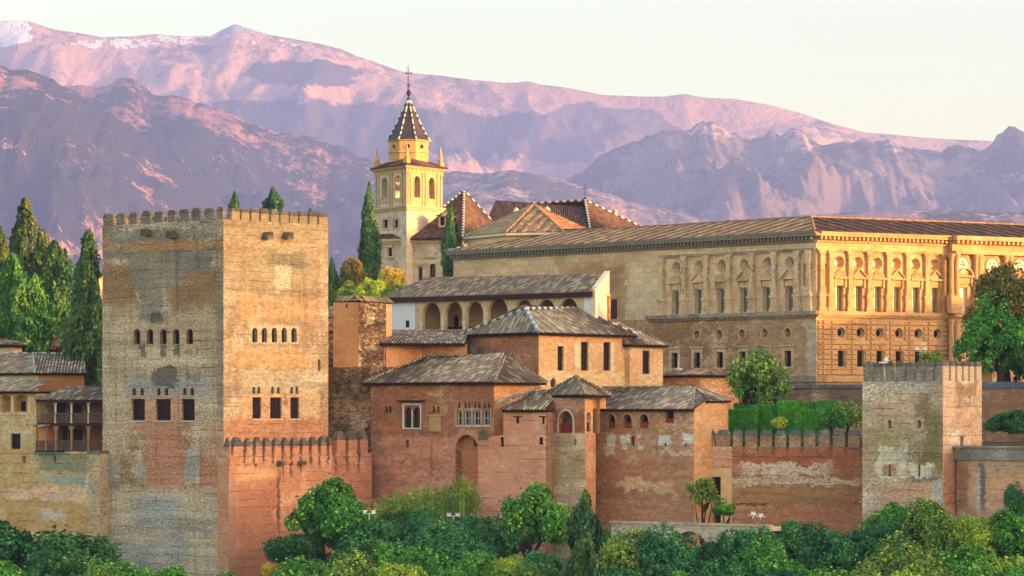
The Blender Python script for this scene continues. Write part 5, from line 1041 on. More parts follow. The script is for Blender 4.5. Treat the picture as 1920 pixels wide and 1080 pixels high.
# roof: a tiled ring
zrf = zt + .2; dpt = 9.5; hgt = zp(408, 411) - zrf
def rp_(W, u, off, z): return W.pt(u, z, off)
eB = WL.pt(WL.L, zrf, 1.0) + Vector((WR.n.x, WR.n.y, 0)) * 1.0; eA = WL.pt(-1, zrf, 1.0); eC = WR.pt(WR.L, zrf, 1.0)
inn = (WL.n + WR.n).normalized() * -1; rB = Vector((G(1521, 416).x, 416, zp(408, 416))); rz = rB.z
rA = WL.pt(11, rz, -(eB - rB).dot(Vector((WL.n.x, WL.n.y, 0))) + 1.0); rC = WR.pt(WR.L, rz, -(eB - rB).dot(Vector((WR.n.x, WR.n.y, 0))) + 1.0)
mb = MB(); roof_face(mb, [eA, eB, rB, rA], 0, .4, .11); roof_face(mb, [eB, eC, rC, rB], 1, .4, .11)
ib = rB + (rB - eB).normalized() * 9; ib.z = zrf; ia = rA + Vector((-WL.n.x, -WL.n.y, 0)) * 9; ia.z = zrf; ic = rC + Vector((-WR.n.x, -WR.n.y, 0)) * 9; ic.z = zrf
roof_face(mb, [ib, ia, rA, rB], 0, .4); roof_face(mb, [ic, ib, rB, rC], 1, .4); roof_face(mb, [ia, eA, rA], 0, .4)
rf = mb.build("roof", [M['tile_warm'], M['tile_dark']], GP); mb = MB(); ridge(mb, rA, rB, .2); ridge(mb, rB, rC, .2); ridge(mb, eB, rB, .16); mb.build("ridge_cap", [M['tile_orange'], M['tile_warm']], rf)
zinn = 1
# eight-sided chapel at its corner
CH = thing("chapel", "pale chapel with a many sided tiled roof rising behind the corner of the great palace", "chapel", (G(1000, 462).x, 465, 12))
cpl = wallmat("chapel_plaster", col(226, 196, 146), col(214, 180, 128), None, contrast=.2, bump=.02, seed=151)
E = [G(869, 462), G(949, 452), G(1057, 450), G(1122, 459), G(1122, 474), G(1050, 482), G(950, 482), G(869, 474)]; zch = zp(437, 453)
ap = Vector((G(1001, 466).x, 466, zp(384, 466)))
Ei = [ap.xy + (q - ap.xy) * .94 for q in E]
walls(CH, Ei, 8, zch - .1, [cpl], roofcap=False); mb = MB()
for i in range(8):
    a, b = E[i], E[(i + 1) % 8]; m = 2 if i in (2, 3) else (1 if i == 1 else 0); roof_face(mb, [Vector((a.x, a.y, zch)), Vector((b.x, b.y, zch)), ap], m, .45, .12)  # orange tile on sun-facing slopes puts the sunlight into their colour
mb.prism([tuple(q) for q in E], zch - .35, zch - .05, 3); rf = mb.build("roof", [M['tile_olive'], M['tile_warm'], M['tile_orange'], M['palewood']], CH)
mb = MB(); [ridge(mb, Vector((q.x, q.y, zch)), ap, .16) for q in E]; mb.build("ridge_cap", [M['tile_olive'], M['tile_orange']], rf)
for x, y in ((968, 393), (1026, 391)):
    p = P3(x, y, 480); mb = MB(); mb.lathe(p.x, p.y, [(.3, p.z - 2.5), (.3, p.z - .6), (.45, p.z - .5), (.35, p.z), (.05, p.z + .3)], 8); mb.build("chimney", cpl, CH)

# ------------------------------------------------------------------ church with its bell tower
YC = 520.0
A, B, C = G(703.5, 529.5), G(762.5, 520), G(829.5, 528.5); WL, WR = Wall(A, B), Wall(B, C); q0 = quad_plan(A, B, C); ctr = (A + C) / 2
CT = thing("bell_tower", "pale stone church bell tower with twin arched bell openings and a dark spire", "tower", (ctr.x, ctr.y, 15))
z = lambda y: zp(y, 520)
cs = wallmat("church_stone", col(206, 188, 158), col(186, 164, 132), col(218, 204, 178), .3, brick=.5, contrast=.22, band=.3, seed=161)
csw = wallmat("church_west_stone", col(206, 166, 112), col(190, 146, 92), None, brick=.5, contrast=.2, seed=163)
cn = wallmat("church_carved", col(196, 166, 124), col(174, 142, 100), None, contrast=.3, bump=.03, seed=165)
hl, hr = [], []
for x0, x1 in ((718.5, 727.5), (738.5, 747)):
    r = WL.rect(x0, 412, x1, 427); window(CT, WL, R(*r), .4, M['dark'], M['wood'], .06, (1, 1), holes=hl)
    mb = MB(); e = .32; WL.box(mb, r[0] - e, r[0] - .01, r[1] - e, r[3] + e, -.01, .1); WL.box(mb, r[2] + .01, r[2] + e, r[1] - e, r[3] + e, -.01, .1); WL.box(mb, r[0] - .009, r[2] + .009, r[3] + .01, r[3] + e, -.01, .1); WL.box(mb, r[0] - .009, r[2] + .009, r[1] - e, r[1] - .01, -.01, .1); mb.build("window_surround", cn, CT)
walls(CT, q0, 5, z(386), [cs, csw], {0: hl, 1: hr}, name="base_wall")
mb = MB(); E = grow(q0, .45); mb.prism([tuple(p) for p in E], z(388), z(384)); E2 = grow(q0, .25); mb.prism([tuple(p) for p in E2], z(392), z(388.1)); mb.build("string_course", cn, CT)
hl, hr = [], []; zb1, zb0 = z(328), z(368.5); allh = {}
arcs = {0: [(717, 726), (741.5, 750.5)], 1: [(776, 787.5), (803.5, 814.5)]}
for i in range(4):
    W = Wall(q0[i], q0[(i + 1) % 4]); hs = []
    us = [(W.u(a), W.u(b)) for a, b in arcs[i]] if i < 2 else [(W.L * .22 - .5, W.L * .22 + .5), (W.L * .68 - .5, W.L * .68 + .5)]
    for a, b in us:
        p = ARCH(a, zb0, b, zb1, n=12); hs.append((p, .9)); mb = MB(); k = inset(p, -.2)
        for j in range(1, len(p) - 0): pass
        n = len(p)
        for j in list(range(1, n)): jj = (j + 1) % n; mb.face([W.pt(*p[j], .07), W.pt(*p[jj], .07), W.pt(*k[jj], .07), W.pt(*k[j], .07)]); mb.face([W.pt(*k[j], .07), W.pt(*k[jj], .07), W.pt(*k[jj], 0), W.pt(*k[j], 0)])
        W.box(mb, a - .35, b + .35, zb0 - .5, zb0 - .25, -.01, .12)
        mb.build("arch_surround", cn, CT)
        c = W.pt((a + b) / 2, 0, -.7); zz = zb1 - .9; mb = MB(); mb.lathe(c.x, c.y, [(.42, zz - 1.0), (.36, zz - .9), (.26, zz - .45), (.2, zz - .1), (.05, zz)], 12); mb.tube((c.x, c.y, zz), (c.x, c.y, zz + .5), .06); mb.tube(W.pt(a, zz + .4, -.7), W.pt(b, zz + .4, -.7), .1); mb.build("bell", M['bronze'], CT, False)
    allh[i] = hs
zbt = z(322)
walls(CT, q0, z(384) + .003, zbt, [cs, csw], allh, mi={1: 1, 2: 1}, name="belfry_wall")
core = [ctr + (p - ctr) * .3 for p in q0]; mb = MB(); mb.prism([tuple(p) for p in core], z(384), zbt); mb.build("belfry_core", cn, CT)
pxs = {0: [706, 710.5, 731.5, 736, 755, 759.5], 1: [765.5, 769.5, 792, 797.5, 819.5, 826]}
for i in range(2):
    W = Wall(q0[i], q0[i + 1])
    for x in pxs[i]: u = W.u(x); mb = MB(); W.box(mb, u - .16, u + .16, z(383.5), z(325), -.01, .16); W.box(mb, u - .24, u + .24, z(325) + .002, zbt, -.01, .22); mb.build("pilaster", cn, CT)
mb = MB(); E0 = grow(q0, .12); mb.prism([tuple(p) for p in E0], zbt + .002, z(314.5)); mb.build("frieze", csw, CT)
mb = MB(); E1 = grow(q0, .45); mb.prism([tuple(p) for p in E1], z(314.5) + .002, z(312)); mb.prism([tuple(p) for p in grow(q0, .7)], z(312) + .002, z(309.5))
for i in range(4):
    W = Wall(E0[i], E0[(i + 1) % 4]); n = 9
    for k in range(n): u = W.L * (k + .5) / n; W.box(mb, u - .09, u + .09, zbt + .05, z(314.5) - .02, -.01, .08)
mb.build("cornice", cn, CT)
rq = grow(q0, .75); zr0 = z(309.3); octr = 3.02; zo0 = z(301)
mb = MB(); inn_ = [ctr + (p - ctr) * .42 for p in rq]
for i in range(4): j = (i + 1) % 4; roof_face(mb, [Vector((*rq[i], zr0)), Vector((*rq[j], zr0)), Vector((*inn_[j], zo0 + .6)), Vector((*inn_[i], zo0 + .6))], 0, .35, .1)
mb.prism([tuple(p) for p in rq], zr0 - .1, zr0 - .01, 1); mb.build("skirt_roof", [M['tile_dark'], M['eave']], CT)
for i in range(4):
    p = grow(q0, -.25)[i]; mb = MB(); zz = z(306); mb.box(p.x, p.y, zz - .4, zz + .7, .75, .75, 0.85); mb.lathe(p.x, p.y, [(.28, zz + .7), (.42, zz + 1.1), (.25, zz + 1.4), (.3, zz + 1.7), (.16, zz + 2.0), (.2, zz + 2.2), (.03, zz + 3.0)], 8); mb.build("pinnacle", csw, CT)
# lantern and spire
a0 = math.radians(24.5); px_ = lambda r, zz, k: (ctr.x + r * math.cos(-a0 - k * math.pi / 4), ctr.y + r * math.sin(-a0 - k * math.pi / 4), zz)
Ro = 39.5 * 526 / 6600; zl1_ = zp(262, 526); zl0_ = zo0 - .8
ov = [Vector(px_(Ro, 0, k)).xy for k in range(8)]; mb = MB(); lan = wallmat("lantern_stone", col(204, 156, 96), col(186, 136, 78), None, brick=.5, contrast=.2, seed=167)
for k in range(8):
    W = Wall(ov[(k + 1) % 8], ov[k]); r = .36; p = CIRC(W.L / 2, zp(274, 526), r, 14); wall_face(mb, W, R(0, zl0_, W.L, zl1_), [(p, .5)])
    window(CT, W, p, .5, M['dark'], name="oculus"); mr = MB(); kk = CIRC(W.L / 2, zp(274, 526), r + .15, 14)
    for i in range(14): j = (i + 1) % 14; mr.face([W.pt(*p[i], .06), W.pt(*p[j], .06), W.pt(*kk[j], .06), W.pt(*kk[i], .06)]); mr.face([W.pt(*kk[i], .06), W.pt(*kk[j], .06), W.pt(*kk[j], 0), W.pt(*kk[i], 0)])
    mr.build("oculus_rim", cn, CT)
mb.build("lantern_wall", lan, CT)
mb = MB(); mb.lathe(ctr.x, ctr.y, [(Ro + .05, zp(285.5, 526)), (Ro + .22, zp(284.8, 526)), (Ro + .22, zp(283.6, 526)), (Ro + .05, zp(283, 526))], 8, 0, -a0); mb.lathe(ctr.x, ctr.y, [(Ro + .02, zp(264, 526)), (Ro + .25, zp(262.5, 526)), (Ro + .3, zp(261, 526))], 8, 0, -a0); mb.build("lantern_moulding", cn, CT)
zs0, zs1 = zp(261, 526), zp(180, 526); Rs = 43.5 * 526 / 6600; mb = MB()
prof = [(Rs, zs0), (Rs * .82, zs0 + (zs1 - zs0) * .12), (Rs * .52, zs0 + (zs1 - zs0) * .42), (Rs * .25, zs0 + (zs1 - zs0) * .72), (.06, zs1)]
for (r0, a), (r1, b) in zip(prof, prof[1:]):
    for k in range(8): mb.face([px_(r0, a, k), px_(r0, a, k + 1), px_(r1, b, k + 1), px_(r1, b, k)])
sm = NT("spire_tile", .5, .4); uvv = sm.uv(); sm.color(sm.mix(sm.step(sm.noise(uvv, 1.2, 4), .35, .65), col(44, 44, 56), col(70, 52, 54))); spo = mb.build("spire", sm.m, CT)
mb = MB()
for k in range(8):
    for (r0, a), (r1, b) in zip(prof, prof[1:]): ridge(mb, px_(r0 + .03, a - .05, k), px_(r1 + .03, b - .05, k), .13, .42)
mb.build("spire_rib", [M['capA'], M['capB']], spo)
zz = zs1; mb = MB(); mb.lathe(ctr.x, ctr.y, [(.12, zz - .3), (.1, zz + .3), (.3, zz + .5), (.36, zz + .8), (.2, zz + 1.1), (.06, zz + 1.3), (.05, zz + 4.0), (.02, zz + 5.0)], 8)
for h, l in ((3.7, .55), (2.0, .4)): mb.tube((ctr.x - l * .8, ctr.y + l * .6, zz + h), (ctr.x + l * .8, ctr.y - l * .6, zz + h), .06)
for s in (-1, 1): mb.lathe(ctr.x + s * .45, ctr.y - s * .33, [(.02, zz + 3.58), (.12, zz + 3.7), (.02, zz + 3.82)], 6)
mb.lathe(ctr.x, ctr.y, [(.05, zz + 1.5), (.2, zz + 1.65), (.05, zz + 1.8)], 8); mb.tube((ctr.x - .25, ctr.y, zz + 1.0), (ctr.x - .25, ctr.y, zz + 4.8), .03); mb.build("cross", M['iron'], spo)
# nave
NV = thing("church", "church nave with rubble walls and dark red tiled roofs edged in white ridge tiles", "church", (G(870, 540).x, 545, 10))
A, B = G(707, 524), G(862, 518); W = Wall(A, B); hn = []; zne = zp(447, 521)
nst = wallmat("nave_rubble", col(214, 194, 164), col(192, 168, 136), col(120, 100, 80), .2, brick=.4, contrast=.3, seed=171, patches=[patch(W, 770, 455, 800, 480, col(150, 124, 96), .5, .3, .6), patch(W, 815, 455, 830, 475, col(150, 124, 96), .5, .3, .6), patch(W, 770, 480, 800, 492, col(150, 124, 96), .5, .4, .5), patch(W, 798, 452, 812, 462, col(214, 164, 116), .2, .3)])
window(NV, W, R(*W.rect(728, 465, 735, 481)), .4, M['dark'], holes=hn); window(NV, W, ARCH(*W.rect(805, 494, 817, 525)), .5, M['glass'], M['wood'], .07, (1, 4), holes=hn); window(NV, W, R(*W.rect(784, 501, 792.5, 530)), .5, M['glass'], M['wood'], .07, holes=hn)
for x0, y0, x1, y1 in ((726, 459, 737, 464), (724, 481, 739, 484), (797, 480, 821, 483.5), (780, 494, 797, 498)): q = W.rect(x0, y0, x1, y1); mb = MB(); W.box(mb, q[0], q[2], q[1], q[3], -.01, .35); mb.build("window_ledge", cn, NV)
for x0, x1, y0, y1 in ((724.5, 727.5, 464, 482), (735.5, 738.5, 464, 482), (801, 804.6, 492, 526), (817.4, 821, 492, 526)): q = W.rect(x0, y0, x1, y1); mb = MB(); W.box(mb, q[0], q[2], q[1], q[3], -.01, .12); mb.build("window_jamb", cn, NV)
pe = back(A, B, 26); mb = MB(); wall_face(mb, W, R(0, 4, W.L, zne), hn)
for i in (1, 2, 3): Wx = Wall(pe[i], pe[(i + 1) % 4]); wall_face(mb, Wx, R(0, 4, Wx.L, zne))
mb.build("wall", nst, NV)
mb = MB(); W.box(mb, -.3, W.L, zne - .35, zne - .01, -.01, .6); W.box(mb, -.1, W.L, zne - .7, zne - .36, -.01, .3); mb.build("cornice", cn, NV)
p1 = Vector((G(870, 536).x, 536, zp(357.5, 536))); zn = zne; f = lambda px, y, Y: P3(px, y, Y)
eL = Vector((*W.pt(W.u(764), 0, .6).xy, zn)); eR = Vector((G(868, 517).x, 517, zn)); eRR = Vector((G(960, 536).x, 536, zn)); ebl = Vector((eL.x, 560, zn)); ebr = Vector((eRR.x, 560, zn))
p2 = Vector((G(1097, 548).x, 548, zp(376, 548))); p1b = Vector((G(930, 552).x, 552, zp(386, 552)))
mb = MB(); roof_face(mb, [eL, eR, p1]); roof_face(mb, [eR, eRR, p1]); roof_face(mb, [ebl, eL, p1]); roof_face(mb, [ebr, ebl, p1])
e20 = Vector((G(900, 534).x, 534, zp(440, 536))); e21 = Vector((G(1108, 534).x, 534, zp(440, 536))); e22 = Vector((G(1206, 552).x, 552, zp(428, 552))); e23 = Vector((G(1200, 572).x, 572, zp(428, 552)))
roof_face(mb, [e20, e21, p2, p1b]); roof_face(mb, [e21, e22, p2]); roof_face(mb, [e22, e23, p2]); roof_face(mb, [e23, Vector((p1b.x, 572, e23.z)), p1b, p2])
mb.prism([eL.xy, eR.xy, eRR.xy, ebr.xy, ebl.xy], zn - .3, zn - .04, 1)
l0, l1 = W.pt(-.5, zn, .6), W.pt(W.u(766), zn, .6); roof_face(mb, [l0, l1, W.pt(W.u(766), zn + .8, -1.2), W.pt(-.5, zn + .8, -1.2)])
rf = mb.build("roof", [M['tile_dark'], M['eave']], NV)
for a, b in ((eR, p1), (eRR, p1), (eL, p1), (p1b, p2), (e21, p2), (e22, p2)): mb = MB(); ridge(mb, a, b, .2, .6); mb.build("ridge_cap", [M['capA'], M['capB']], rf)
mb = MB(); mb.prism([e20.xy, e21.xy, e22.xy, e23.xy, (p1b.x, 572)], 5, zp(440, 536) - .3); mb.build("transept_wall", nst, NV)
p = p2; mb = MB(); mb.tube(p, p + Vector((0, 0, 2.6)), .06, .03); mb.tube(p + Vector((-.4, 0, 1.9)), p + Vector((.4, 0, 1.9)), .04); mb.lathe(p.x, p.y, [(.05, p.z), (.25, p.z + .3), (.05, p.z + .6)], 8); mb.build("cross", M['iron'], rf)
p = P3(1153, 398, 552); mb = MB(); mb.lathe(p.x, p.y, [(.35, p.z - 2), (.35, p.z - .3), (.5, p.z - .2), (.4, p.z + .3), (.05, p.z + .6)], 8); mb.build("chimney", cn, rf)
# dormer
A, B = G(822, 521.5), G(836, 521); Wd = Wall(A, B); zd0, zd1 = zp(426, 521), zp(405, 521); hd = []
window(NV, Wd, R(Wd.L * .2, zd0 + .3, Wd.L * .8, zd1 - .1), .3, M['dark'], holes=hd); mb = MB(); wall_face(mb, Wd, R(0, zd0, Wd.L, zd1), hd); Wd.box(mb, 0, .05, zd0, zd1, -3, -.001); Wd.box(mb, Wd.L - .05, Wd.L, zd0, zd1, -3, -.001); d_ = mb.build("dormer", cn, NV)
mb = MB(); a, b = Wd.pt(-.3, zd1, .3), Wd.pt(Wd.L + .3, zd1, .3); c = Wd.pt(Wd.L / 2, zd1 + .75, -1.2); roof_face(mb, [a, b, c], 0, .3); roof_face(mb, [b, Wd.pt(Wd.L + .3, zd1, -3), c], 0, .3); roof_face(mb, [Wd.pt(-.3, zd1, -3), a, c], 0, .3); mb.build("dormer_roof", M['tile'], d_)
# ------------------------------------------------------------------ houses beside the tower
W = Wall(G(-60, 374), G(168, 362.5)); ux = W.u
H1 = thing("house", "ochre house with a small arcaded window and patched wall below, beside the wooden balconies", "house", (W.A.x + 4, 372, -18)); hh = []
w1 = wallmat("patched_ochre_wall", col(206, 168, 108), col(184, 144, 84), col(224, 206, 168), .3, contrast=.5, band=.5, course=1.0, seed=201, patches=[
    patch(W, 0, 695, 66, 760, col(216, 166, 104), .2, .2), patch(W, 0, 800, 66, 835, col(200, 180, 132), .6, .4), patch(W, 5, 915, 160, 938, col(222, 176, 146), .5, .3), patch(W, 66, 846, 165, 885, col(124, 132, 108), .4, .3), patch(W, 95, 888, 165, 912, col(152, 160, 142), .5, .2), patch(W, 66, 888, 92, 908, col(168, 164, 132), .4, .3), patch(W, 88, 925, 118, 945, col(190, 184, 168), .6, .4, .4), patch(W, 0, 940, 165, 1000, col(190, 146, 88), .5, .4), patch(W, 75, 955, 120, 975, col(196, 184, 170), .5, .4), patch(W, 125, 850, 165, 870, col(150, 136, 80), .5, .3)])
zt1 = zp(736, 369)
for x0, x1 in ((1.5, 21.5), (25.5, 54)):
    r = W.rect(x0, 740, x1, 772); window(H1, W, ARCH(*r, point=-.35), 1.2, plain("loggia_back", col(222, 176, 128), .9, .1), holes=hh, name="loggia_opening")
mb = MB(); q = W.rect(25, 752, 33.5, 771); W.box(mb, q[0], q[2], q[1], q[3], -1.15, -1.1); mb.build("loggia_door", M['dark'], H1)
for x in (23.3, 55): p = W.pt(ux(x), 0, .02); mb = MB(); q = W.uv(x, 772)[1]; t_ = W.uv(x, 744)[1]; mb.lathe(p.x, p.y, [(.16, q), (.1, q + .15), (.1, t_ - .2), (.18, t_)], 8); mb.build("column", cw, H1)
window(H1, W, R(*W.rect(19.5, 813, 38.5, 842)), .35, M['dark'], M['redwood'], .09, (0, 1), holes=hh)
for x in (45, 101.5): window(H1, W, ARCH(*W.rect(x - 3.2, 854, x + 3.2, 868)), .4, M['dark'], holes=hh)
u70 = ux(68); zlow = zp(846, 366)
mb = MB(); wall_face(mb, W, [(0, -19), (W.L, -19), (W.L, zlow), (u70, zlow), (u70 - .01, zt1), (0, zt1)], hh); W.box(mb, u70, W.L - .003, -19, zlow - .02, -4, -.45); W.box(mb, u70 - .4, u70 - .012, zlow - .5, zt1 - .01, -6, -.003); mb.build("wall", w1, H1)
z1 = zp(733.5, 369); mb = MB(); roof_face(mb, [W.pt(-.5, z1, .6), W.pt(u70 + .1, z1, .6), W.pt(ux(62), zp(716, 372), -2.5), W.pt(-.5, zp(705, 374), -4)]); W.box(mb, -.3, u70, z1 - .25, z1 - .03, -3, .5, 1); mb.build("roof", [M['tile'], M['eave']], H1)
# the taller block behind with the grey roof
Wb2 = Wall(G(-70, 383), G(72, 376)); Wb3 = Wall(G(72, 376), G(156, 376.5))
H2 = thing("house", "taller house with cream and orange walls under a broad grey roof, behind the wooden balconies", "house", (Wb2.A.x + 4, 382, -6))
cr = wallmat("cream_render", col(224, 194, 146), col(214, 178, 126), None, contrast=.15, bump=.02); og = wallmat("deep_orange_render", col(208, 132, 74), col(190, 116, 62), None, contrast=.25, bump=.02)
zt = zp(699, 376); mb = MB(); wall_face(mb, Wb2, R(0, -8, Wb2.L, zt), m=0); wall_face(mb, Wb3, R(0, -8, Wb3.L, zt), m=1); Wb3.box(mb, Wb3.L - .2, Wb3.L, -8, zt, -9, -.002, 1); mb.build("wall", [cr, og], H2)
mb = MB(); Wb2.box(mb, 0, Wb2.L, zt - .45, zt - .25, -.01, .12); mb.build("cornice", M['palewood'], H2)
e0, e1, e2 = Wb2.pt(0, zt, .5), Wb2.pt(Wb2.L, zt, .55), Wb3.pt(Wb3.L + .3, zt, .5); r0, r1, r2 = P3(8, 664, 389), P3(62, 664, 386), P3(158, 664, 386)
mb = MB(); roof_face(mb, [e0, e1, r1, r0]); roof_face(mb, [e1, e2, r2, r1]); roof_face(mb, [Vector((r2.x, 396, zt)), Vector((e0.x, 396, zt)), r0, r2]); mb.prism([e0.xy, e1.xy, e2.xy, (e2.x, 396), (e0.x, 396)], zt - .25, zt - .03, 1)
mb.face([e2, Vector((r2.x, 396, zt)), r2], 1); rf = mb.build("roof", [M['tile'], M['eave']], H2); mb = MB(); ridge(mb, e1, r1, .16); ridge(mb, r0, r2, .15); mb.build("ridge_cap", [M['capA'], M['tile']], rf)
# wooden double balcony
Wk = Wall(G(69, 366.6), G(196, 362.6)); k = Wk.u
BG = thing("balcony_house", "two storey dark wooden balcony with pale posts under a tiled roof, beside the tallest tower", "building", (Wk.A.x + 3, 366, -6))
zr = zp(749, 364); z2t, z2r, z2f = zp(752, 364), zp(774.5, 364), zp(793, 364); z1t, z1r, z1f = zp(799, 364), zp(826, 364), zp(845, 364)
bw_ = plain("balcony_back_wall", col(120, 86, 60), .9, .1, .4); mb = MB(); Wk.box(mb, 0, Wk.L, zlow - .2, zr, -4.2, -2.2); mb.build("wall", bw_, BG)
mb = MB(); q0, q1 = k(68), k(87); Wk.box(mb, q0, q1, z1f, z1t + .1, -2.3, -.35); mb.build("end_bay", og, BG)
for a, b, z0_, z1_ in ((83, 100, 757, 793), (107, 130, 760, 793), (168, 180, 758, 793), (95, 103, 803, 845), (107, 131, 806, 845), (170, 182, 803, 845)):
    mb = MB(); q = Wk.rect(a, z0_, b, z1_); Wk.box(mb, q[0], q[2], q[1], q[3], -2.25, -2.15); mb.build("door", M['dark'], BG)
mb = MB(); Wk.box(mb, k(74), Wk.L, z2f - .28, z2f, -2.3, .1); Wk.box(mb, k(66), Wk.L, z1f - .22, z1f, -2.3, .12); mb.build("floor_beam", M['wood'], BG)
mb = MB(); Wk.box(mb, k(66), Wk.L, z1f - .3, z1f - .221, -.5, .15); mb.build("edge_strip", plain("turquoise_edge", col(70, 160, 130), .7, .2), BG)
for x in (103, 133, 165): u = k(x); mb = MB(); p = Wk.pt(u, 0, -.1); mb.lathe(p.x, p.y, [(.15, z2f), (.1, z2f + .2), (.1, z2t - .5), (.2, z2t - .3), (.22, z2t)], 8); mb.build("column", cw, BG)
pw = plain("weathered_post", col(150, 112, 84), .85, .1, .3)
for x in (86, 104.5, 133.5, 165.5): u = k(x); mb = MB(); Wk.box(mb, u - .11, u + .11, z1f, z1t, -.2, .02); Wk.extr(mb, [(u - .1, z1t - .5), (u + .1, z1t - .5), (u + .4, z1t), (u - .4, z1t)], -.17, -.01); mb.build("post", pw, BG)
for zf, zr_, x0 in ((z2f, z2r, 75), (z1f, z1r, 66)):
    mb = MB(); Wk.box(mb, k(x0), Wk.L, zr_ - .08, zr_, -.12, 0.03); Wk.box(mb, k(x0), Wk.L, zf + .06, zf + .13, -.1, .0); n = int((Wk.L - k(x0)) / .17)
    for i in range(n): u = k(x0) + (Wk.L - k(x0)) * (i + .5) / n; Wk.box(mb, u - .03, u + .03, zf + .13, zr_ - .08, -.08, -.02)
    mb.build("railing", plain("railing_wood", col(110, 84, 72), .85, .1, .3), BG)
mb = MB(); roof_face(mb, [Wk.pt(k(70), zr, .6), Wk.pt(Wk.L + .5, zr, .6), Wk.pt(Wk.L + .5, zp(725, 367), -3.4), Wk.pt(k(92), zp(725, 367), -3.4)]); roof_face(mb, [Wk.pt(k(70), zr, -3.4), Wk.pt(k(70), zr, .6), Wk.pt(k(92), zp(725, 367), -3.4)]); Wk.box(mb, k(72), Wk.L + .4, zr - .3, zr - .03, -3.3, .5, 1); mb.build("roof", [M['tile'], M['wood']], BG)
mb = MB(); roof_face(mb, [Wk.pt(k(67), zp(800, 364), .5), Wk.pt(k(96), zp(800, 364), .5), Wk.pt(k(96), zp(794, 364), -.4), Wk.pt(k(67), zp(794, 364), -.4)]); mb.build("porch_roof", M['tile'], BG)
# roof turrets
def small_turret(nm, lab, x0, x1, ye, yr, yb, Y, mt, tile, wins):
    A, B = G(x0, Y), G(x1, Y - .8); Wt = Wall(A, B); t = thing(nm, lab, "turret", (A.x, Y, zp(yb, Y))); hs = []; ze = zp(ye, Y)
    for a, b, y0, y1 in wins: window(t, Wt, ARCH(*Wt.rect(a, y0, b, y1)), .3, M['dark'], holes=hs)
    pe = back(A, B, Wt.L); walls(t, pe, zp(yb, Y) - 3, ze, [mt], {0: hs}); E = grow(pe, .5); c = (pe[0] + pe[2]) / 2; hip(t, E, ze, (c.x, c.y, zp(yr, Y)), (c.x, c.y, zp(yr, Y)), tile, M['eave'], True, [M['tile_olive'], M['tile']]); return t
small_turret("turret", "low cream turret with a strip of little arches above the broad grey roof", -22, 21, 646, 638, 690, 391, cr, M['tile'], [(a, a + 2.6, 648.5, 653) for a in (1, 5.5, 10, 14.5)])
small_turret("turret", "little ochre turret with a keyhole window half hidden by the cypress beside the tallest tower", 116, 152, 650, 634, 675, 392, plain("turret_ochre", col(206, 150, 92), .9, .1), M['tile'], [(124.5, 130.5, 655, 664)])
q = [G(94, 398), G(122, 396), G(128, 402), G(100, 404)]; c = G(104, 400.5); t = thing("pavilion", "small pavilion roof of orange tiles among the cypresses", "pavilion", (c.x, c.y, 3))
hip(t, q, zp(655, 398), (c.x, c.y, zp(627, 400)), (c.x, c.y, zp(627, 400)), M['tile_orange'], M['eave']); mb = MB(); mb.prism([tuple(c + (p - c) * .85) for p in q], 2, zp(657, 398)); mb.build("wall", cr, t)
A, B = G(124, 470), G(156, 468); Wt = Wall(A, B); t = thing("house", "distant pink house with a pale roof glimpsed between two cypresses", "house", (A.x, 470, 3)); pe = back(A, B, 4); walls(t, pe, 2, zp(515, 469), [plain("pink_render", col(222, 158, 128), .9, .1)]); hip(t, grow(pe, .4), zp(514, 469), tuple(pe[0] - Wt.n * 2 + Wt.d * .6) + (zp(506, 470),), tuple(pe[1] - Wt.n * 2 - Wt.d * .6) + (zp(506, 470),), M['tile_olive'], M['eave'])
# kiosk behind the weathered tower
p = G(1846, 372); t = thing("kiosk", "small yellow kiosk with a violet awning roof just beyond the weathered wall tower", "kiosk", (p.x, p.y, 2.5))
mb = MB(); mb.box(p.x, p.y, 1, zp(698, 372), 1.4, 1.6); mb.box(p.x - .6, p.y, zp(690, 372), zp(683, 372), 1.6, 1.6, 0, 0); mb.build("wall", plain("kiosk_yellow", col(214, 172, 96), .9, .1), t); mb = MB(); mb.box(p.x, p.y, zp(697, 372), zp(690, 372), 2.2, 2.2, 0, 0, .8); mb.build("awning", plain("violet_awning", col(126, 104, 150), .8, .1), t)
# ------------------------------------------------------------------ vegetation
rng = np.random.default_rng(11)
def nfield(p, f, seed):
    r = np.random.default_rng(seed); a = np.zeros(len(p))
    for k in range(7):
        d = r.normal(size=3); d *= f * (0.7 + 0.9 * r.random()) / np.linalg.norm(d); a += np.sin(p @ d + r.random() * 6.28)
    return a / 2.6
def leaf_mesh(name, P, N, size, seed, aspect=.62, up=None):
    r = np.random.default_rng(seed); n = len(P); s = size * r.uniform(.6, 1.35, n)
    N = N / np.linalg.norm(N, axis=1)[:, None]; t = r.normal(size=(n, 3)) if up is None else np.tile(np.array([0, 0, 1.0]), (n, 1)) + r.normal(size=(n, 3)) * up
    t -= N * (t * N).sum(1)[:, None]; t /= np.linalg.norm(t, axis=1)[:, None]; b = np.cross(N, t)
    S2 = s[:, None]; V = np.stack([P - t * S2, P + b * S2 * aspect - t * S2 * .1, P + t * S2, P - b * S2 * aspect + t * S2 * .1], 1).reshape(-1, 3).astype(np.float32)
    me = bpy.data.meshes.new(name); me.vertices.add(4 * n); me.vertices.foreach_set("co", V.reshape(-1)); me.loops.add(4 * n); me.loops.foreach_set("vertex_index", np.arange(4 * n, dtype=np.int32))
    me.polygons.add(n); me.polygons.foreach_set("loop_start", np.arange(0, 4 * n, 4, dtype=np.int32)); me.update(calc_edges=True); me.validate(); return me
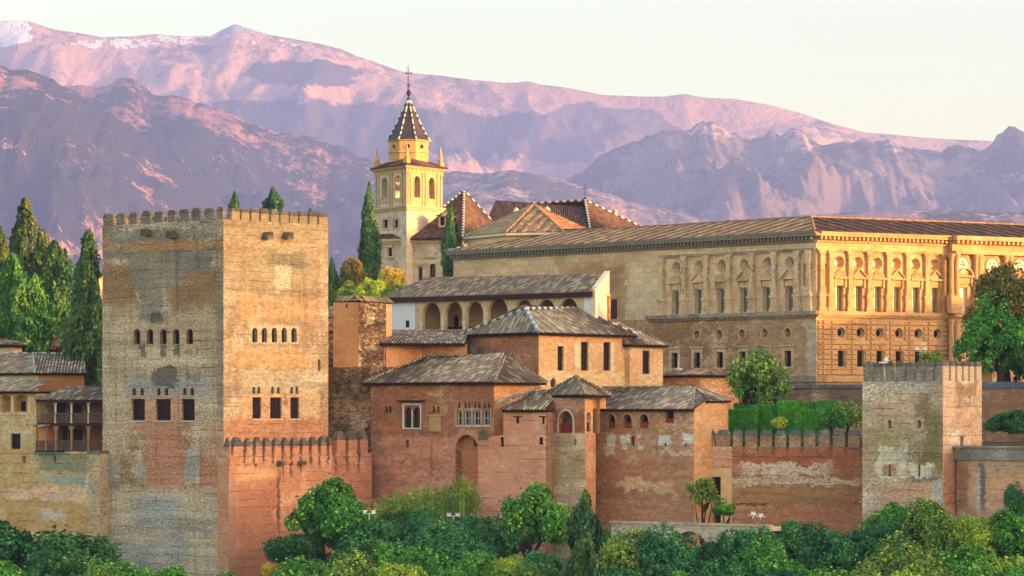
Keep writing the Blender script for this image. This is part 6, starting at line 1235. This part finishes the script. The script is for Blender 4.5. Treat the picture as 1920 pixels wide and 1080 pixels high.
def broad_pts(seed, nl=14, n=8000, flat=1.0, top=0.0, spread=.62, lob=(.34, .56)):
    r = np.random.default_rng(seed); Ps, Ns = [], []; C = []
    for i in range(nl):
        d = r.normal(size=3); d /= np.linalg.norm(d); d[2] = abs(d[2]) * 1.1 - .35; c = d * spread * r.uniform(.55, 1.05); c[2] *= flat; C.append((c, r.uniform(*lob)))
    C.append((np.zeros(3), .5 if spread < .9 else .2)); w = np.array([q[1] ** 1.8 for q in C]); w /= w.sum(); k = r.choice(len(C), n * 2, p=w)
    cen = np.array([C[i][0] for i in k]); rad = np.array([C[i][1] for i in k]); d = r.normal(size=(n * 2, 3)); d /= np.linalg.norm(d, axis=1)[:, None]
    u = .6 + .42 * r.random(n * 2) ** .7 + np.where(r.random(n * 2) < .1, r.random(n * 2) * .3, 0); P = cen + d * (rad * u)[:, None]; f = nfield(P, 9, seed) + .6 * nfield(P, 22, seed + 1) + r.normal(size=n * 2) * .25
    ok = f > -.15; P, d, cen = P[ok][:n], d[ok][:n], cen[ok][:n]
    N = d * .8 + cen * .3 + np.array([0, 0, .5]) + r.normal(size=P.shape) * .55; return P, N
def column_pts(seed, n=9000, prof=None, bumps=.22):
    """cypress: height 0..1, radius 1"""
    r = np.random.default_rng(seed); h = r.random(n * 2); a = r.random(n * 2) * 2 * np.pi; prof = prof or [(0, .35), (.08, .8), (.25, 1.0), (.5, .86), (.75, .52), (.9, .24), (1, .03)]
    R_ = np.interp(h, [q[0] for q in prof], [q[1] for q in prof]); keep = r.random(n * 2) < (R_ + .12); h, a, R_ = h[keep][:n], a[keep][:n], R_[keep][:n]
    q = np.stack([np.cos(a) * 2.2, np.sin(a) * 2.2, h * 7], 1); b = nfield(q, 1.7, seed) * bumps + .5 * bumps * nfield(q, 4.2, seed + 5)
    rr = R_ * (1 + b) * (.62 + .4 * r.random(len(h)) ** .5 + np.where(r.random(len(h)) < .1, r.random(len(h)) * .25, 0)); P = np.stack([np.cos(a) * rr, np.sin(a) * rr, h], 1); N = np.stack([np.cos(a), np.sin(a), .25 + 0 * a], 1) + r.normal(size=P.shape) * .4; return P, N
def leafmat(name, c1, c2, c3, tr=.25):
    t = NT(name, .65, .25); p = t.pos(); ri = t.n("ShaderNodeNewGeometry").outputs["Random Per Island"]; ro = t.n("ShaderNodeObjectInfo").outputs["Random"]
    k = t.ma('ADD', t.noise(p, .55, 4, .6), t.ma('MULTIPLY', t.ma('SUBTRACT', ro, .5), .12)); c = t.mix(t.step(k, .4, .6), c1, c2); c = t.mix(t.step(t.ma('ADD', ri, t.ma('MULTIPLY', t.ma('SUBTRACT', k, .5), 1.2)), .72, .95), c, c3)
    v = t.ma('ADD', t.ma('MULTIPLY', ri, .7), .65); vc = t.n("ShaderNodeCombineXYZ", {0: v, 1: v, 2: v}).outputs[0]; c = t.mix(1.0, c, vc, 'MULTIPLY'); t.color(c)
    tl_ = t.n("ShaderNodeBsdfTranslucent", {0: c}); mx_ = t.n("ShaderNodeMixShader", {0: tr, 1: t.b.outputs[0], 2: tl_.outputs[0]}); t.t.links.new(mx_.outputs[0], t.t.nodes["Material Output"].inputs[0]); return t.m
LM = {'dark': leafmat("dark_green_leaves", (.03, .15, .04, 1), (.05, .20, .045, 1), (.12, .31, .06, 1)), 'blue': leafmat("bluish_green_leaves", (.042, .22, .07, 1), (.07, .28, .065, 1), (.17, .42, .08, 1)),
      'green': leafmat("green_leaves", (0.063, 0.263, 0.031, 1), (0.113, 0.376, 0.038, 1), (0.314, 0.603, 0.063, 1)), 'olive': leafmat("olive_leaves", (0.134, 0.286, 0.042, 1), (0.229, 0.382, 0.053, 1), (0.535, 0.612, 0.086, 1)),
      'lime': leafmat("lime_leaves", (0.278, 0.451, 0.035, 1), (0.451, 0.590, 0.044, 1), (0.729, 0.782, 0.087, 1)), 'gold': leafmat("golden_leaves", (0.800, 0.469, 0.035, 1), (0.729, 0.521, 0.052, 1), (0.800, 0.729, 0.087, 1)), 'rust': leafmat("rusty_leaves", (.12, .16, .03, 1), (.26, .19, .03, 1), (.42, .28, .04, 1)),
      'cyp': leafmat("cypress_sprays", (0.024, 0.109, 0.036, 1), (0.060, 0.160, 0.036, 1), (0.140, 0.229, 0.044, 1), .12), 'cypg': leafmat("bright_cypress_sprays", (0.035, 0.174, 0.035, 1), (0.087, 0.260, 0.035, 1), (0.208, 0.382, 0.052, 1), .12), 'cypr': leafmat("sunlit_cypress_sprays", (.05, .11, .025, 1), (.10, .13, .028, 1), (.18, .16, .03, 1), .12),  # 'cypr' brown paints low sunlight into the foliage colour
      'hedge': leafmat("hedge_leaves", (0.052, 0.278, 0.021, 1), (0.087, 0.382, 0.025, 1), (0.174, 0.521, 0.035, 1))}
M['bark'] = plain("bark", (.07, .05, .035, 1), .95, .05, .5, 3)
BP = [broad_pts(s, 22 + s % 4, 15000, .95, spread=.74, lob=(.2, .48)) for s in (1, 2, 3, 4, 5)]; BL = [broad_pts(s, 18, 3000, 1.0, spread=.84, lob=(.2, .4)) for s in (21, 22)]
CP = [column_pts(s) for s in (31, 32, 33)]
CPW = [column_pts(s, 12000, [(0, .8), (.12, 1.0), (.3, .95), (.5, .76), (.7, .54), (.86, .33), (.95, .2), (1, .06)], .44) for s in (41, 42, 43)]
CON = [column_pts(51, 6000, [(0, .9), (.2, 1.0), (.45, .75), (.7, .5), (.85, .25), (1, .03)], .55)]
MESH = {}
def crown_mesh(kind, i, leaf, size=None):
    k = (kind, i, leaf)
    if k not in MESH:
        src = {'b': BP, 'l': BL, 'c': CP, 'w': CPW, 'x': CON}[kind][i]
        me = leaf_mesh("crown", src[0], src[1], size or {'b': .042, 'l': .055, 'c': .1, 'w': .085, 'x': .1}[kind], i + 60, up=None if kind in 'bl' else .5); me.materials.append(LM[leaf]); MESH[k] = me
    return MESH[k]
def col_mesh(kind, i, leaf, H, Rr):
    """column crowns keep true leaf sizes: built at size"""
    src = {'c': CP, 'w': CPW, 'x': CON}[kind][i]; P = src[0] * np.array([Rr, Rr, H]); me = leaf_mesh("crown", P, src[1], min(.26, .1 * Rr + .08), i + 60, .5, up=.5 if kind != 'x' else None); me.materials.append(LM[leaf]); return me
TR = {}
def trunk_mesh(i):
    if i not in TR:
        r = random.Random(i); mb = MB(); h = 0; p = Vector((0, 0, 0)); pts = [p]
        for k in range(5): p = p + Vector((r.uniform(-.05, .05), r.uniform(-.05, .05), .2)); pts.append(p)
        for k in range(5): mb.tube(pts[k], pts[k + 1], .085 - .012 * k, .085 - .012 * (k + 1), 8, caps=False)
        for k in range(8):
            b = pts[r.randint(2, 4)]; a = r.uniform(0, 6.28); e = Vector((b.x + math.cos(a) * .42, b.y + math.sin(a) * .42, r.uniform(.82, 1.0))); m_ = b.lerp(e, .5) + Vector((0, 0, -.03)); mb.tube(b, m_, .035, .025, 6, caps=False); mb.tube(m_, e, .025, .008, 6, caps=False)
        o = mb.build("trunk", M['bark']); TR[i] = o.data; bpy.data.objects.remove(o)
    return TR[i]
def put(name, me, parent, loc, scale, rot=0.0):
    o = bpy.data.objects.new(name, me); S.collection.objects.link(o); o.parent = parent; o.location = loc; o.scale = scale; o.rotation_euler = (0, 0, rot); return o
_tn = [0]
def tree(px, y0, wpx, Y, leaf, label, hpx=None, kind='b', gz=None, group="trees on the slope below the walls", name="broadleaf_tree", cat="tree"):
    """broadleaf tree: crown top row y0, crown width and height in photo pixels, standing Y metres away"""
    _tn[0] += 1; n = _tn[0]; Rr = wpx / 2 / F * Y; Hh = (hpx or wpx) / 2 / F * Y; zc_ = zp(y0, Y) - Hh * .98; x = (px - CX) / F * Y
    g = float(ground_z(np.array(x), np.array(Y))) if gz is None else gz; g = min(g, zc_ - Hh * .6)
    t = thing(name, label, cat, (x, Y, g), group)
    put("crown", crown_mesh(kind, n % (5 if kind == 'b' else 2), leaf), t, (0, 0, zc_ - g), (Rr * 1.08, Rr * 1.08, Hh * 1.08), n * 1.7)
    th = zc_ - g + Hh * .3; put("trunk", trunk_mesh(n % 4), t, (0, 0, 0), (max(Rr * 1.3, 2.0), max(Rr * 1.3, 2.0), th), n * .9); return t
def cypress(px, y0, y1, wpx, Y, leaf, label, kind='c', gz=None, name="cypress_tree", group="cypresses", cat="tree"):
    _tn[0] += 1; n = _tn[0]; x = (px - CX) / F * Y; zt_, zb_ = zp(y0, Y), zp(y1, Y); g = zb_ if gz is None else gz
    t = thing(name, label, cat, (x, Y, g - .5), group); H = zt_ - zb_; Rr = wpx / 2 / F * Y
    put("crown", col_mesh(kind, n % (1 if kind == 'x' else 3), leaf, H, Rr), t, (0, 0, zb_ - g + .5), (1, 1, 1), n * 1.3)
    mb = MB(); mb.tube((0, 0, 0), (0, 0, zb_ - g + .5 + H * .9), .28, .04, 8); o = mb.build("trunk", M['bark']); o.parent = t; return t
# cypresses beside the tallest tower
cypress(-4, 425, 690, 92, 405, 'cypr', "sunlit-brown cypress cut off by the picture's edge, behind the cream turret", 'w')
cypress(47, 372, 690, 100, 412, 'cypr', "tallest cypress of the grove, with sunlit-brown foliage and a rounded top", 'w')
cypress(80, 432, 690, 66, 418, 'cypr', "slim sunlit-brown cypress squeezed behind the tallest cypress of the grove", 'w')
cypress(24, 476, 680, 100, 398, 'cypg', "bright green bushy cypress in front of the tallest one, above the broad grey roof", 'w')
cypress(103, 452, 680, 86, 410, 'cyp', "dark green cypress rising over the orange pavilion roof", 'w')
cypress(122, 468, 680, 56, 424, 'cyp', "thin brownish cypress behind the dark one over the pavilion", 'c')
cypress(166, 430, 735, 82, 385, 'cyp', "dense dark green cypress standing against the edge of the tallest tower", 'w')
cypress(66, 515, 690, 84, 400, 'cypg', "short light green cypress behind the ridge of the broad grey roof", 'w')
tree(120, 600, 80, 408, 'dark', "dark shrubby tree filling the space below the grove's cypresses", 90, gz=2, group="trees among the cypresses")
# behind the walls
cypress(440, 358, 420, 20, 620, 'cyp', "tiny spire of a cypress poking above the tallest tower's merlons", 'c', gz=20)
cypress(511, 351, 440, 50, 600, 'cyp', "dark broad conifer peeping over the battlements of the tallest tower", 'x', gz=20, name="conifer_tree", group="trees peeping over the tower")
cypress(582, 391, 430, 14, 620, 'cyp', "smallest dark tree tip showing over the tallest tower's battlements", 'c', gz=20, name="conifer_tree", group="trees peeping over the tower")
cypress(692, 341, 560, 40, 470, 'cyp', "tall slim cypress standing in front of the bell tower", 'c')
cypress(845, 377, 530, 36, 462, 'cyp', "slim cypress before the nave roof at the end of the great palace", 'c')
cypress(622, 484, 575, 26, 440, 'cyp', "dark cypress half hidden by the tallest tower near the autumn trees", 'c')
tree(660, 474, 58, 440, 'rust', "autumn tree of dark and rusty leaves beside the slim cypress", 100, gz=4, group="autumn trees behind the gallery")
tree(735, 490, 56, 430, 'gold', "brightest golden yellow autumn tree against the church wall", 80, gz=4, group="autumn trees behind the gallery")
tree(697, 516, 62, 420, 'lime', "yellow green bushy tree at the foot of the slim cypress", 66, gz=3, group="autumn trees behind the gallery")
tree(742, 528, 50, 415, 'olive', "olive green bush just above the gallery roof's hip", 50, gz=3, group="autumn trees behind the gallery")
tree(652, 528, 44, 424, 'olive', "low green bush behind the tile topped rubble wall", 50, gz=3, group="autumn trees behind the gallery")
# garden between the merlon wall and the great palace
tree(1418, 640, 118, 372, 'olive', "loose limbed garden tree in front of the great palace's base", 140, 'l', gz=-3.2, group="garden plants")
tree(1400, 690, 90, 372.5, 'green', "lower leafy tree beside the loose limbed garden tree", 80, 'l', gz=-3.2, group="garden plants")
tree(1452, 690, 70, 371, 'olive', "thin branching sapling by the loose limbed garden tree", 90, 'l', gz=-3.2, group="garden plants")
tree(1890, 478, 150, 368, 'rust', "upper rust coloured autumn tree hiding the palace portal", 170, gz=2, group="trees before the portal")
tree(1872, 556, 150, 364, 'green', "big green tree in front of the rust coloured autumn tree", 185, gz=2, group="trees before the portal")
tree(1925, 580, 140, 366, 'dark', "dark green tree at the picture's edge beside the portal", 180, gz=2, group="trees before the portal")
tree(1832, 560, 54, 366, 'rust', "slender rusty branch tree before the portal columns", 90, 'l', gz=2, group="trees before the portal")
tree(1895, 764, 96, 352, 'dark', "round clipped dark pine on the terrace behind the outer wall", 62, gz=-2, group="garden plants")
tree(1590, 745, 70, 352, 'olive', "brownish green shrub in the garden corner by the weathered wall tower", 74, 'l', gz=-3.2, group="garden plants", name="shrub", cat="shrub")
tree(1560, 760, 62, 350, 'green', "leafy green shrub beside the garden corner's brownish one", 56, gz=-3.2, group="garden plants", name="shrub", cat="shrub")
tree(1462, 778, 34, 348.5, 'lime', "small yellowish palm-like plant right behind the merlons", 34, 'l', gz=-3.2, group="garden plants", name="shrub", cat="shrub")
tree(1745, 655, 60, 352, 'olive', "sapling sticking up behind the weathered wall tower's merlons", 40, 'l', gz=0, group="garden plants")
# hedges
def hedge(x0, x1, y0, y1, Y, dep, label):
    A, B = G(x0, Y), G(x1, Y - (x1 - x0) / 1000 * 12); W = Wall(A, B); z0, z1 = zp(y1, Y), zp(y0, Y); t = thing("hedge", label, "hedge", (A.x, A.y, z0), "clipped garden hedges")
    mb = MB(); W.box(mb, .05, W.L - .05, z0, z1 - .1, -dep + .05, -.08); mb.build("stems", LM['hedge'], t); n = int((W.L * (z1 - z0) + W.L * dep + dep * (z1 - z0)) * 130); r = np.random.default_rng(int(x0)); P, N = [], []
    fr = W.L * (z1 - z0); tp = W.L * dep; sd = dep * (z1 - z0); pick = r.random(n) * (fr + tp + 2 * sd)
    for c in pick:
        u, v, d = r.random() * W.L, z0 + r.random() * (z1 - z0), r.random() * dep
        if c < fr: p, nn = W.pt(u, v, r.normal() * .05), W.n
        elif c < fr + tp: p, nn = W.pt(u, z1 + r.normal() * .06, -d), Vector((0, 0, 1))
        elif c < fr + tp + sd: p, nn = W.pt(r.normal() * .05, v, -d), -W.d
        else: p, nn = W.pt(W.L + r.normal() * .05, v, -d), W.d
        P.append(p - Vector(t.location)); N.append((nn.x, nn.y, nn.z if len(nn) > 2 else 0.0))
    me = leaf_mesh("leaves", np.array(P), np.array(N) + r.normal(size=(n, 3)) * .35, .1, 5, .5, up=.6); me.materials.append(LM['hedge']); o = put("leaves", me, t, (0, 0, 0), (1, 1, 1))
hedge(1366, 1420, 768, 832, 357, 2.5, "long clipped hedge nearest the wing's corner")
hedge(1412, 1462, 760, 832, 358, 2.5, "second hedge block, a little higher than the one nearest the wing")
hedge(1457, 1492, 752, 832, 356, 2.5, "tallest clipped hedge block in the garden")
hedge(1489, 1504, 764, 832, 355, 2.5, "narrow hedge step beside the tallest hedge block")
hedge(1501, 1540, 769, 832, 355, 2.5, "low hedge run ending at the leafy green shrub")
hedge(1498, 1524, 754, 800, 372, 2, "small square hedge set back beyond the tallest block")
hedge(1531, 1567, 752, 800, 372, 2, "separate square hedge set back in front of the garden retaining wall")
hedge(1376, 1440, 757, 800, 372, 2, "long set back hedge under the loose limbed garden tree")
# slope below the walls
L = [(40, 958, 200, 340, 'dark', "dark green bushy tree below the ochre house wall"), (140, 984, 120, 342, 'dark', "dark tree tucked against the pale buttress"), (100, 1020, 160, 334, 'dark', "deep green lower bush under the bushy tree by the ochre house"), (20, 1040, 120, 330, 'green', "green bush in the bottom corner under the ochre house"),
 (240, 1027, 140, 326, 'green', "bright green tree at the foot of the tallest tower"), (325, 1050, 110, 325, 'green', "smaller green tree beside the bright one at the tallest tower's foot"), (432, 1062, 80, 322, 'olive', "olive bush at the base of the orange battlement wall"), (190, 1052, 90, 322, 'olive', "low olive bush under the pale buttress"),
 (604, 884, 128, 340, 'green', "large rounded green tree covering the orange battlement wall", 165), (548, 985, 90, 338, 'dark', "dark shrub tree leaning on the large rounded tree", 90), (655, 930, 70, 341, 'blue', "bluish green tree behind the large rounded tree", 130), (565, 1030, 110, 322, 'green', "green treetop at the bottom below the large rounded tree"), (650, 1036, 120, 320, 'olive', "olive treetop at the bottom, next to the lamp post's foot"), (505, 1052, 26, 321, 'gold', "tiny yellow autumn bush below the orange battlement wall", 40),
 (757, 1043, 78, 316, 'lime', "lime yellow treetop at the bottom below the reeds"), (830, 1052, 70, 316, 'green', "green treetop at the bottom between the lime and blue ones"), (745, 945, 90, 343, 'dark', "dark tree rising among the reeds"), (800, 958, 120, 336, 'blue', "bluish green tree below the reeds"), (705, 966, 95, 337, 'blue', "bluish green tree around the white lamp post", 90), (690, 990, 120, 330, 'dark', "dark green tree below the white lamp post"), (868, 955, 95, 341, 'blue', "tall blue green tree hiding the floodlights", 140), (920, 958, 90, 339, 'dark', "dark tree at the edge of the pink pier", 110), (862, 985, 110, 330, 'blue', "lower blue green tree under the tall one by the floodlights"),
 (990, 894, 120, 341, 'green', "big pale green tree before the belvedere turret's base", 160), (945, 1030, 90, 321, 'lime', "lime green sprouting tree below the big pale green tree", 90), (890, 1025, 90, 320, 'green', "green treetop at the bottom beside the lime sprouting tree"), (1005, 1020, 100, 322, 'blue', "blue green shrub below the big pale green tree"), (985, 1056, 60, 316, 'olive', "olive dome at the bottom, under the blue green shrub"), (1042, 1058, 70, 319, 'dark', "dark bush at the foot of the pointed cypress"), (770, 998, 120, 326, 'green', "mid green tree above the lime yellow treetop"),
 (1142, 990, 36, 336, 'green', "small green bush between the pointed cypress and footbridge"), (1190, 978, 110, 322, 'olive', "olive green tree in front of the footbridge's near end"), (1250, 985, 110, 320, 'blue', "blue green tree just under the footbridge arch"), (1330, 1004, 110, 321, 'dark', "dark tree beside the footbridge arch"), (1400, 971, 100, 320, 'blue', "blue green tree at the end of the footbridge"), (1462, 966, 100, 325, 'blue', "taller blue green tree past the footbridge end"), (1525, 968, 90, 328, 'dark', "dark tree below the middle of the reddish merlon wall"), (1440, 1012, 120, 314, 'green', "green canopy tree below the footbridge's far end"), (1545, 985, 120, 322, 'blue', "blue green tree under the reddish merlon wall"), (1600, 975, 110, 322, 'blue', "blue green tree near the weathered wall tower's corner"),
 (1675, 935, 80, 326, 'green', "green tree top touching the weathered wall tower's arrow slits"), (1728, 924, 90, 325, 'olive', "highest olive tree before the weathered wall tower"), (1650, 970, 110, 321, 'dark', "dark green tree under the weathered wall tower"), (1785, 955, 110, 321, 'olive', "olive tree below the drain on the outer wall"), (1845, 948, 100, 319, 'lime', "yellow green tree in front of the outer wall"), (1900, 945, 110, 318, 'green', "green tree by the picture's edge below the outer wall"), (1908, 893, 46, 325, 'blue', "bluish tree rising highest against the outer wall", 100), (1700, 1005, 130, 311, 'olive', "olive canopy below the highest olive tree"), (1800, 1008, 130, 311, 'green', "green canopy below the outer wall"), (1885, 1015, 130, 309, 'lime', "lime canopy in the bottom corner under the outer wall"),
 (1600, 1045, 120, 309, 'olive', "olive treetop along the bottom below the blue green trees"), (1485, 1050, 120, 309, 'dark', "dark treetop along the bottom below the footbridge's far end"), (1350, 1052, 130, 309, 'blue', "blue green treetop along the bottom under the bridge arch"), (1230, 1048, 120, 311, 'dark', "dark treetop along the bottom near the pointed cypress"), (1162, 1050, 80, 312, 'blue', "blue green treetop hugging the pointed cypress"), (1765, 1052, 110, 307, 'olive', "olive treetop along the bottom under the green canopy"), (1690, 1060, 110, 305, 'lime', "lime treetop at the bottom below the olive canopy"), (1840, 1062, 110, 305, 'green', "green treetop at the bottom below the lime canopy"), (1550, 1058, 90, 306, 'green', "green treetop at the bottom between dark and olive ones"), (1410, 1064, 90, 305, 'green', "green treetop at the bottom below the bridge end"), (1285, 1062, 90, 306, 'green', "green treetop at the bottom below the bridge arch"), (1915, 1050, 80, 304, 'green', "green treetop in the very corner under the outer wall")]
for a in L: tree(a[0], a[1], a[2] * 1.32, *a[3:6], hpx=a[6] * 1.05 if len(a) > 6 else None)
cypress(1098, 921, 1110, 62, 314, 'cyp', "pointed green cypress on the slope before the belvedere turret", 'w')
tree(1318, 888, 78, 340, 'olive', "small open tree growing before the gate door", 80, 'l', group="plants at the gate")
tree(1357, 940, 46, 338, 'green', "rounded green bush beside the gate surround", 36, group="plants at the gate", name="shrub", cat="shrub")
# reeds against the pink wall
rm_ = MB(); rr = random.Random(5)
for k in range(26):
    x, y = rr.uniform(-.9, .9), rr.uniform(-.5, .5); h = rr.uniform(2.6, 4.2); lean = rr.uniform(-.25, .25)
    rm_.tube((x, y, 0), (x + lean, y, h), .05, .015, 5)
    for j in range(9): z_ = h * (.25 + .08 * j); s_ = 1 if j % 2 else -1; b_ = Vector((x + lean * z_ / h, y, z_)); e_ = b_ + Vector((s_ * rr.uniform(.3, .6), rr.uniform(-.3, .3), rr.uniform(.1, .5))); rm_.face([b_ + Vector((0, 0, -.05)), b_.lerp(e_, .5) + Vector((0, 0, .12)), e_, b_.lerp(e_, .5) + Vector((0, 0, .0))])
ro_ = rm_.build("reed_clump", LM['olive']); rmesh = ro_.data; bpy.data.objects.remove(ro_)
for i, (x, yb) in enumerate(((722, 985), (744, 980), (766, 978), (788, 976), (808, 976), (828, 976), (846, 972), (864, 970), (882, 972))):
    o = bpy.data.objects.new("reed_clump", rmesh); S.collection.objects.link(o); p = P3(x, yb, 348); o.location = p; o.scale = (1, 1, (.72, .8, .7, .85, .92, .8, .95, 1.05, .95)[i]); o.rotation_euler = (0, 0, i * 1.1); tag(o, "clump of tall green reeds growing along the foot of the pink wall", "reeds", "reeds along the pink wall")
# ------------------------------------------------------------------ lamps, cameras, people
def floodlights(px, y, Y, heads, label, ybase, nm="floodlight", cat="floodlight"):
    p = P3(px, y, Y); zb_ = zp(ybase, Y); t = thing(nm, label, cat, (p.x, p.y, zb_)); mb = MB(); mb.tube((p.x, p.y, zb_), (p.x, p.y, p.z - .1), .06, .05, 8); mb.tube((p.x - .45, p.y, p.z - .15), (p.x + .45, p.y, p.z - .15), .04); mb.build("pole", M['lampwhite'], t)
    for dx in heads:
        mb = MB(); mb.box(p.x + dx, p.y, p.z - .15, p.z + .12, .42, .34, .2, 0, .8); mb.box(p.x + dx, p.y - .05, p.z + .125, p.z + .17, .5, .42, .2); mb.build("lamp_head", M['lampwhite'], t)
floodlights(692, 960, 338, (-.4, .4), "white twin headed lamp on a pole among the trees by the reeds", 1000, "street_lamp", "lamp")
floodlights(850, 965, 346.2, (-.45, .4), "white twin floodlight half hidden beside the reeds", 985)
floodlights(1727, 653, 355, (-.4, .35), "pale twin floodlight above the weathered tower's merlons, before the palace windows", 705)
floodlights(1412, 963, 332, (0,), "small white floodlight on the ground below the reddish merlon wall, larger of two", 972)
floodlights(1426, 966, 332, (0,), "second small white floodlight beside the larger one below the reddish wall", 973)
p = P3(1657, 677, 334); t = thing("dome_camera", "white dome camera perched on the weathered tower's merlons", "camera", (p.x, p.y, p.z - .3)); mb = MB(); mb.box(p.x, p.y, p.z - .2, p.z - .08, .85, .5); mb.build("bracket", M['lampwhite'], t); mb = MB(); mb.lathe(p.x + .2, p.y, [(.02, p.z - .08), (.2, p.z), (.22, p.z + .15), (.12, p.z + .32), (.02, p.z + .38)], 10); mb.build("dome", M['lampwhite'], t)
p = P3(1272, 692, 386); t = thing("satellite_dish", "small white dish on the lean-to roof of the brick outbuilding", "dish", (p.x, p.y, p.z - .5)); mb = MB(); mb.lathe(p.x, p.y, [(.05, p.z - .3), (.35, p.z - .15), (.5, p.z + .1), (.3, p.z + .12), (.05, p.z + .05)], 12); mb.build("dish", M['lampwhite'], t); mb = MB(); mb.tube((p.x, p.y, p.z - .6), (p.x, p.y, p.z + .9), .03); mb.build("mast", M['lampwhite'], t)
p = P3(852, 470, 459); t = thing("rooftop_tank", "small blue and white tank at the end of the great palace's gutter", "tank", (p.x, p.y, p.z - .5)); mb = MB(); mb.lathe(p.x - .3, p.y, [(.55, p.z - .5), (.6, p.z), (.5, p.z + .25), (.1, p.z + .3)], 12); mb.build("tank", plain("tank_blue", col(120, 160, 210), .5, .3), t); mb = MB(); mb.box(p.x + .55, p.y, p.z - .5, p.z + .5, .5, .5); mb.build("cap", M['white'], t)
def person(px, ytop, Y, label, cloth, skin, sit=0.0):
    x = (px - CX) / F * Y; zt_ = zp(ytop, Y); h = 1.72; g = zt_ - h; o = Vector((x, Y, g)); ve = [(0, 0, .95), (0, 0, 1.15), (0, 0, 1.38), (0, -.01, 1.5), (0, -.03, 1.62), (.1, 0, .9), (.11, -.02, .5), (.11, .02, .08), (.11, -.14, .04), (-.1, 0, .9), (-.11, -.03, .5), (-.11, .04, .08), (-.11, -.12, .04), (.2, 0, 1.4), (.27, .03, 1.12), (.25, -.1, .9), (.25, -.15, .82), (-.2, 0, 1.4), (-.27, .03, 1.12), (-.25, -.1, .9), (-.25, -.15, .82)]
    ed = [(0, 1), (1, 2), (2, 3), (3, 4), (0, 5), (5, 6), (6, 7), (7, 8), (0, 9), (9, 10), (10, 11), (11, 12), (2, 13), (13, 14), (14, 15), (15, 16), (2, 17), (17, 18), (18, 19), (19, 20)]
    rad = [.15, .14, .16, .06, .1, .1, .07, .05, .04, .1, .07, .05, .04, .07, .05, .04, .035, .07, .05, .04, .035]
    me = bpy.data.meshes.new("person"); me.from_pydata(ve, ed, []); b = bpy.data.objects.new("person", me); S.collection.objects.link(b); b.location = o; me.materials.append(cloth)
    md = b.modifiers.new("skin", 'SKIN'); b.modifiers.new("sub", 'SUBSURF').levels = 1; sk = me.skin_vertices[0].data
    for i, r in enumerate(rad): sk[i].radius = (r, r)
    sk[0].use_root = True; tag(b, label, "person", "visitors under the autumn tree"); ORG[b] = o
    mb = MB(); mb.lathe(x, Y - .03, [(.05, g + 1.52), (.1, g + 1.58), (.1, g + 1.66), (.06, g + 1.73), (.01, g + 1.76)], 10); mb.build("hair", plain("dark_hair", (.02, .015, .012, 1), .8, .2), b, True); return b
person(1905, 702, 368, "person in dark blue clothes standing behind the terrace wall under the trees", plain("navy_cloth", (.012, .016, .04, 1), .9, .1), None)
person(1879, 703, 368, "person in a dark red top beside the tree trunk behind the terrace wall", plain("maroon_cloth", (.06, .016, .018, 1), .9, .1), None)
# ------------------------------------------------------------------ the evening air
HAZE = 6.3e-5
hm = bpy.data.materials.new("evening_air"); hm.use_nodes = True; ht = hm.node_tree; ht.nodes.remove(ht.nodes["Principled BSDF"])
pv = ht.nodes.new("ShaderNodeVolumePrincipled"); pv.inputs["Density"].default_value = HAZE; pv.inputs["Color"].default_value = (0.34, 0.45, 1.0, 1)
ht.links.new(pv.outputs[0], ht.nodes["Material Output"].inputs["Volume"])
mb = MB(); mb.prism([(-5400, -700), (5400, -700), (5400, 18000), (-5400, 18000)], -90, 2000); tag(mb.build("haze", hm), kind="stuff")
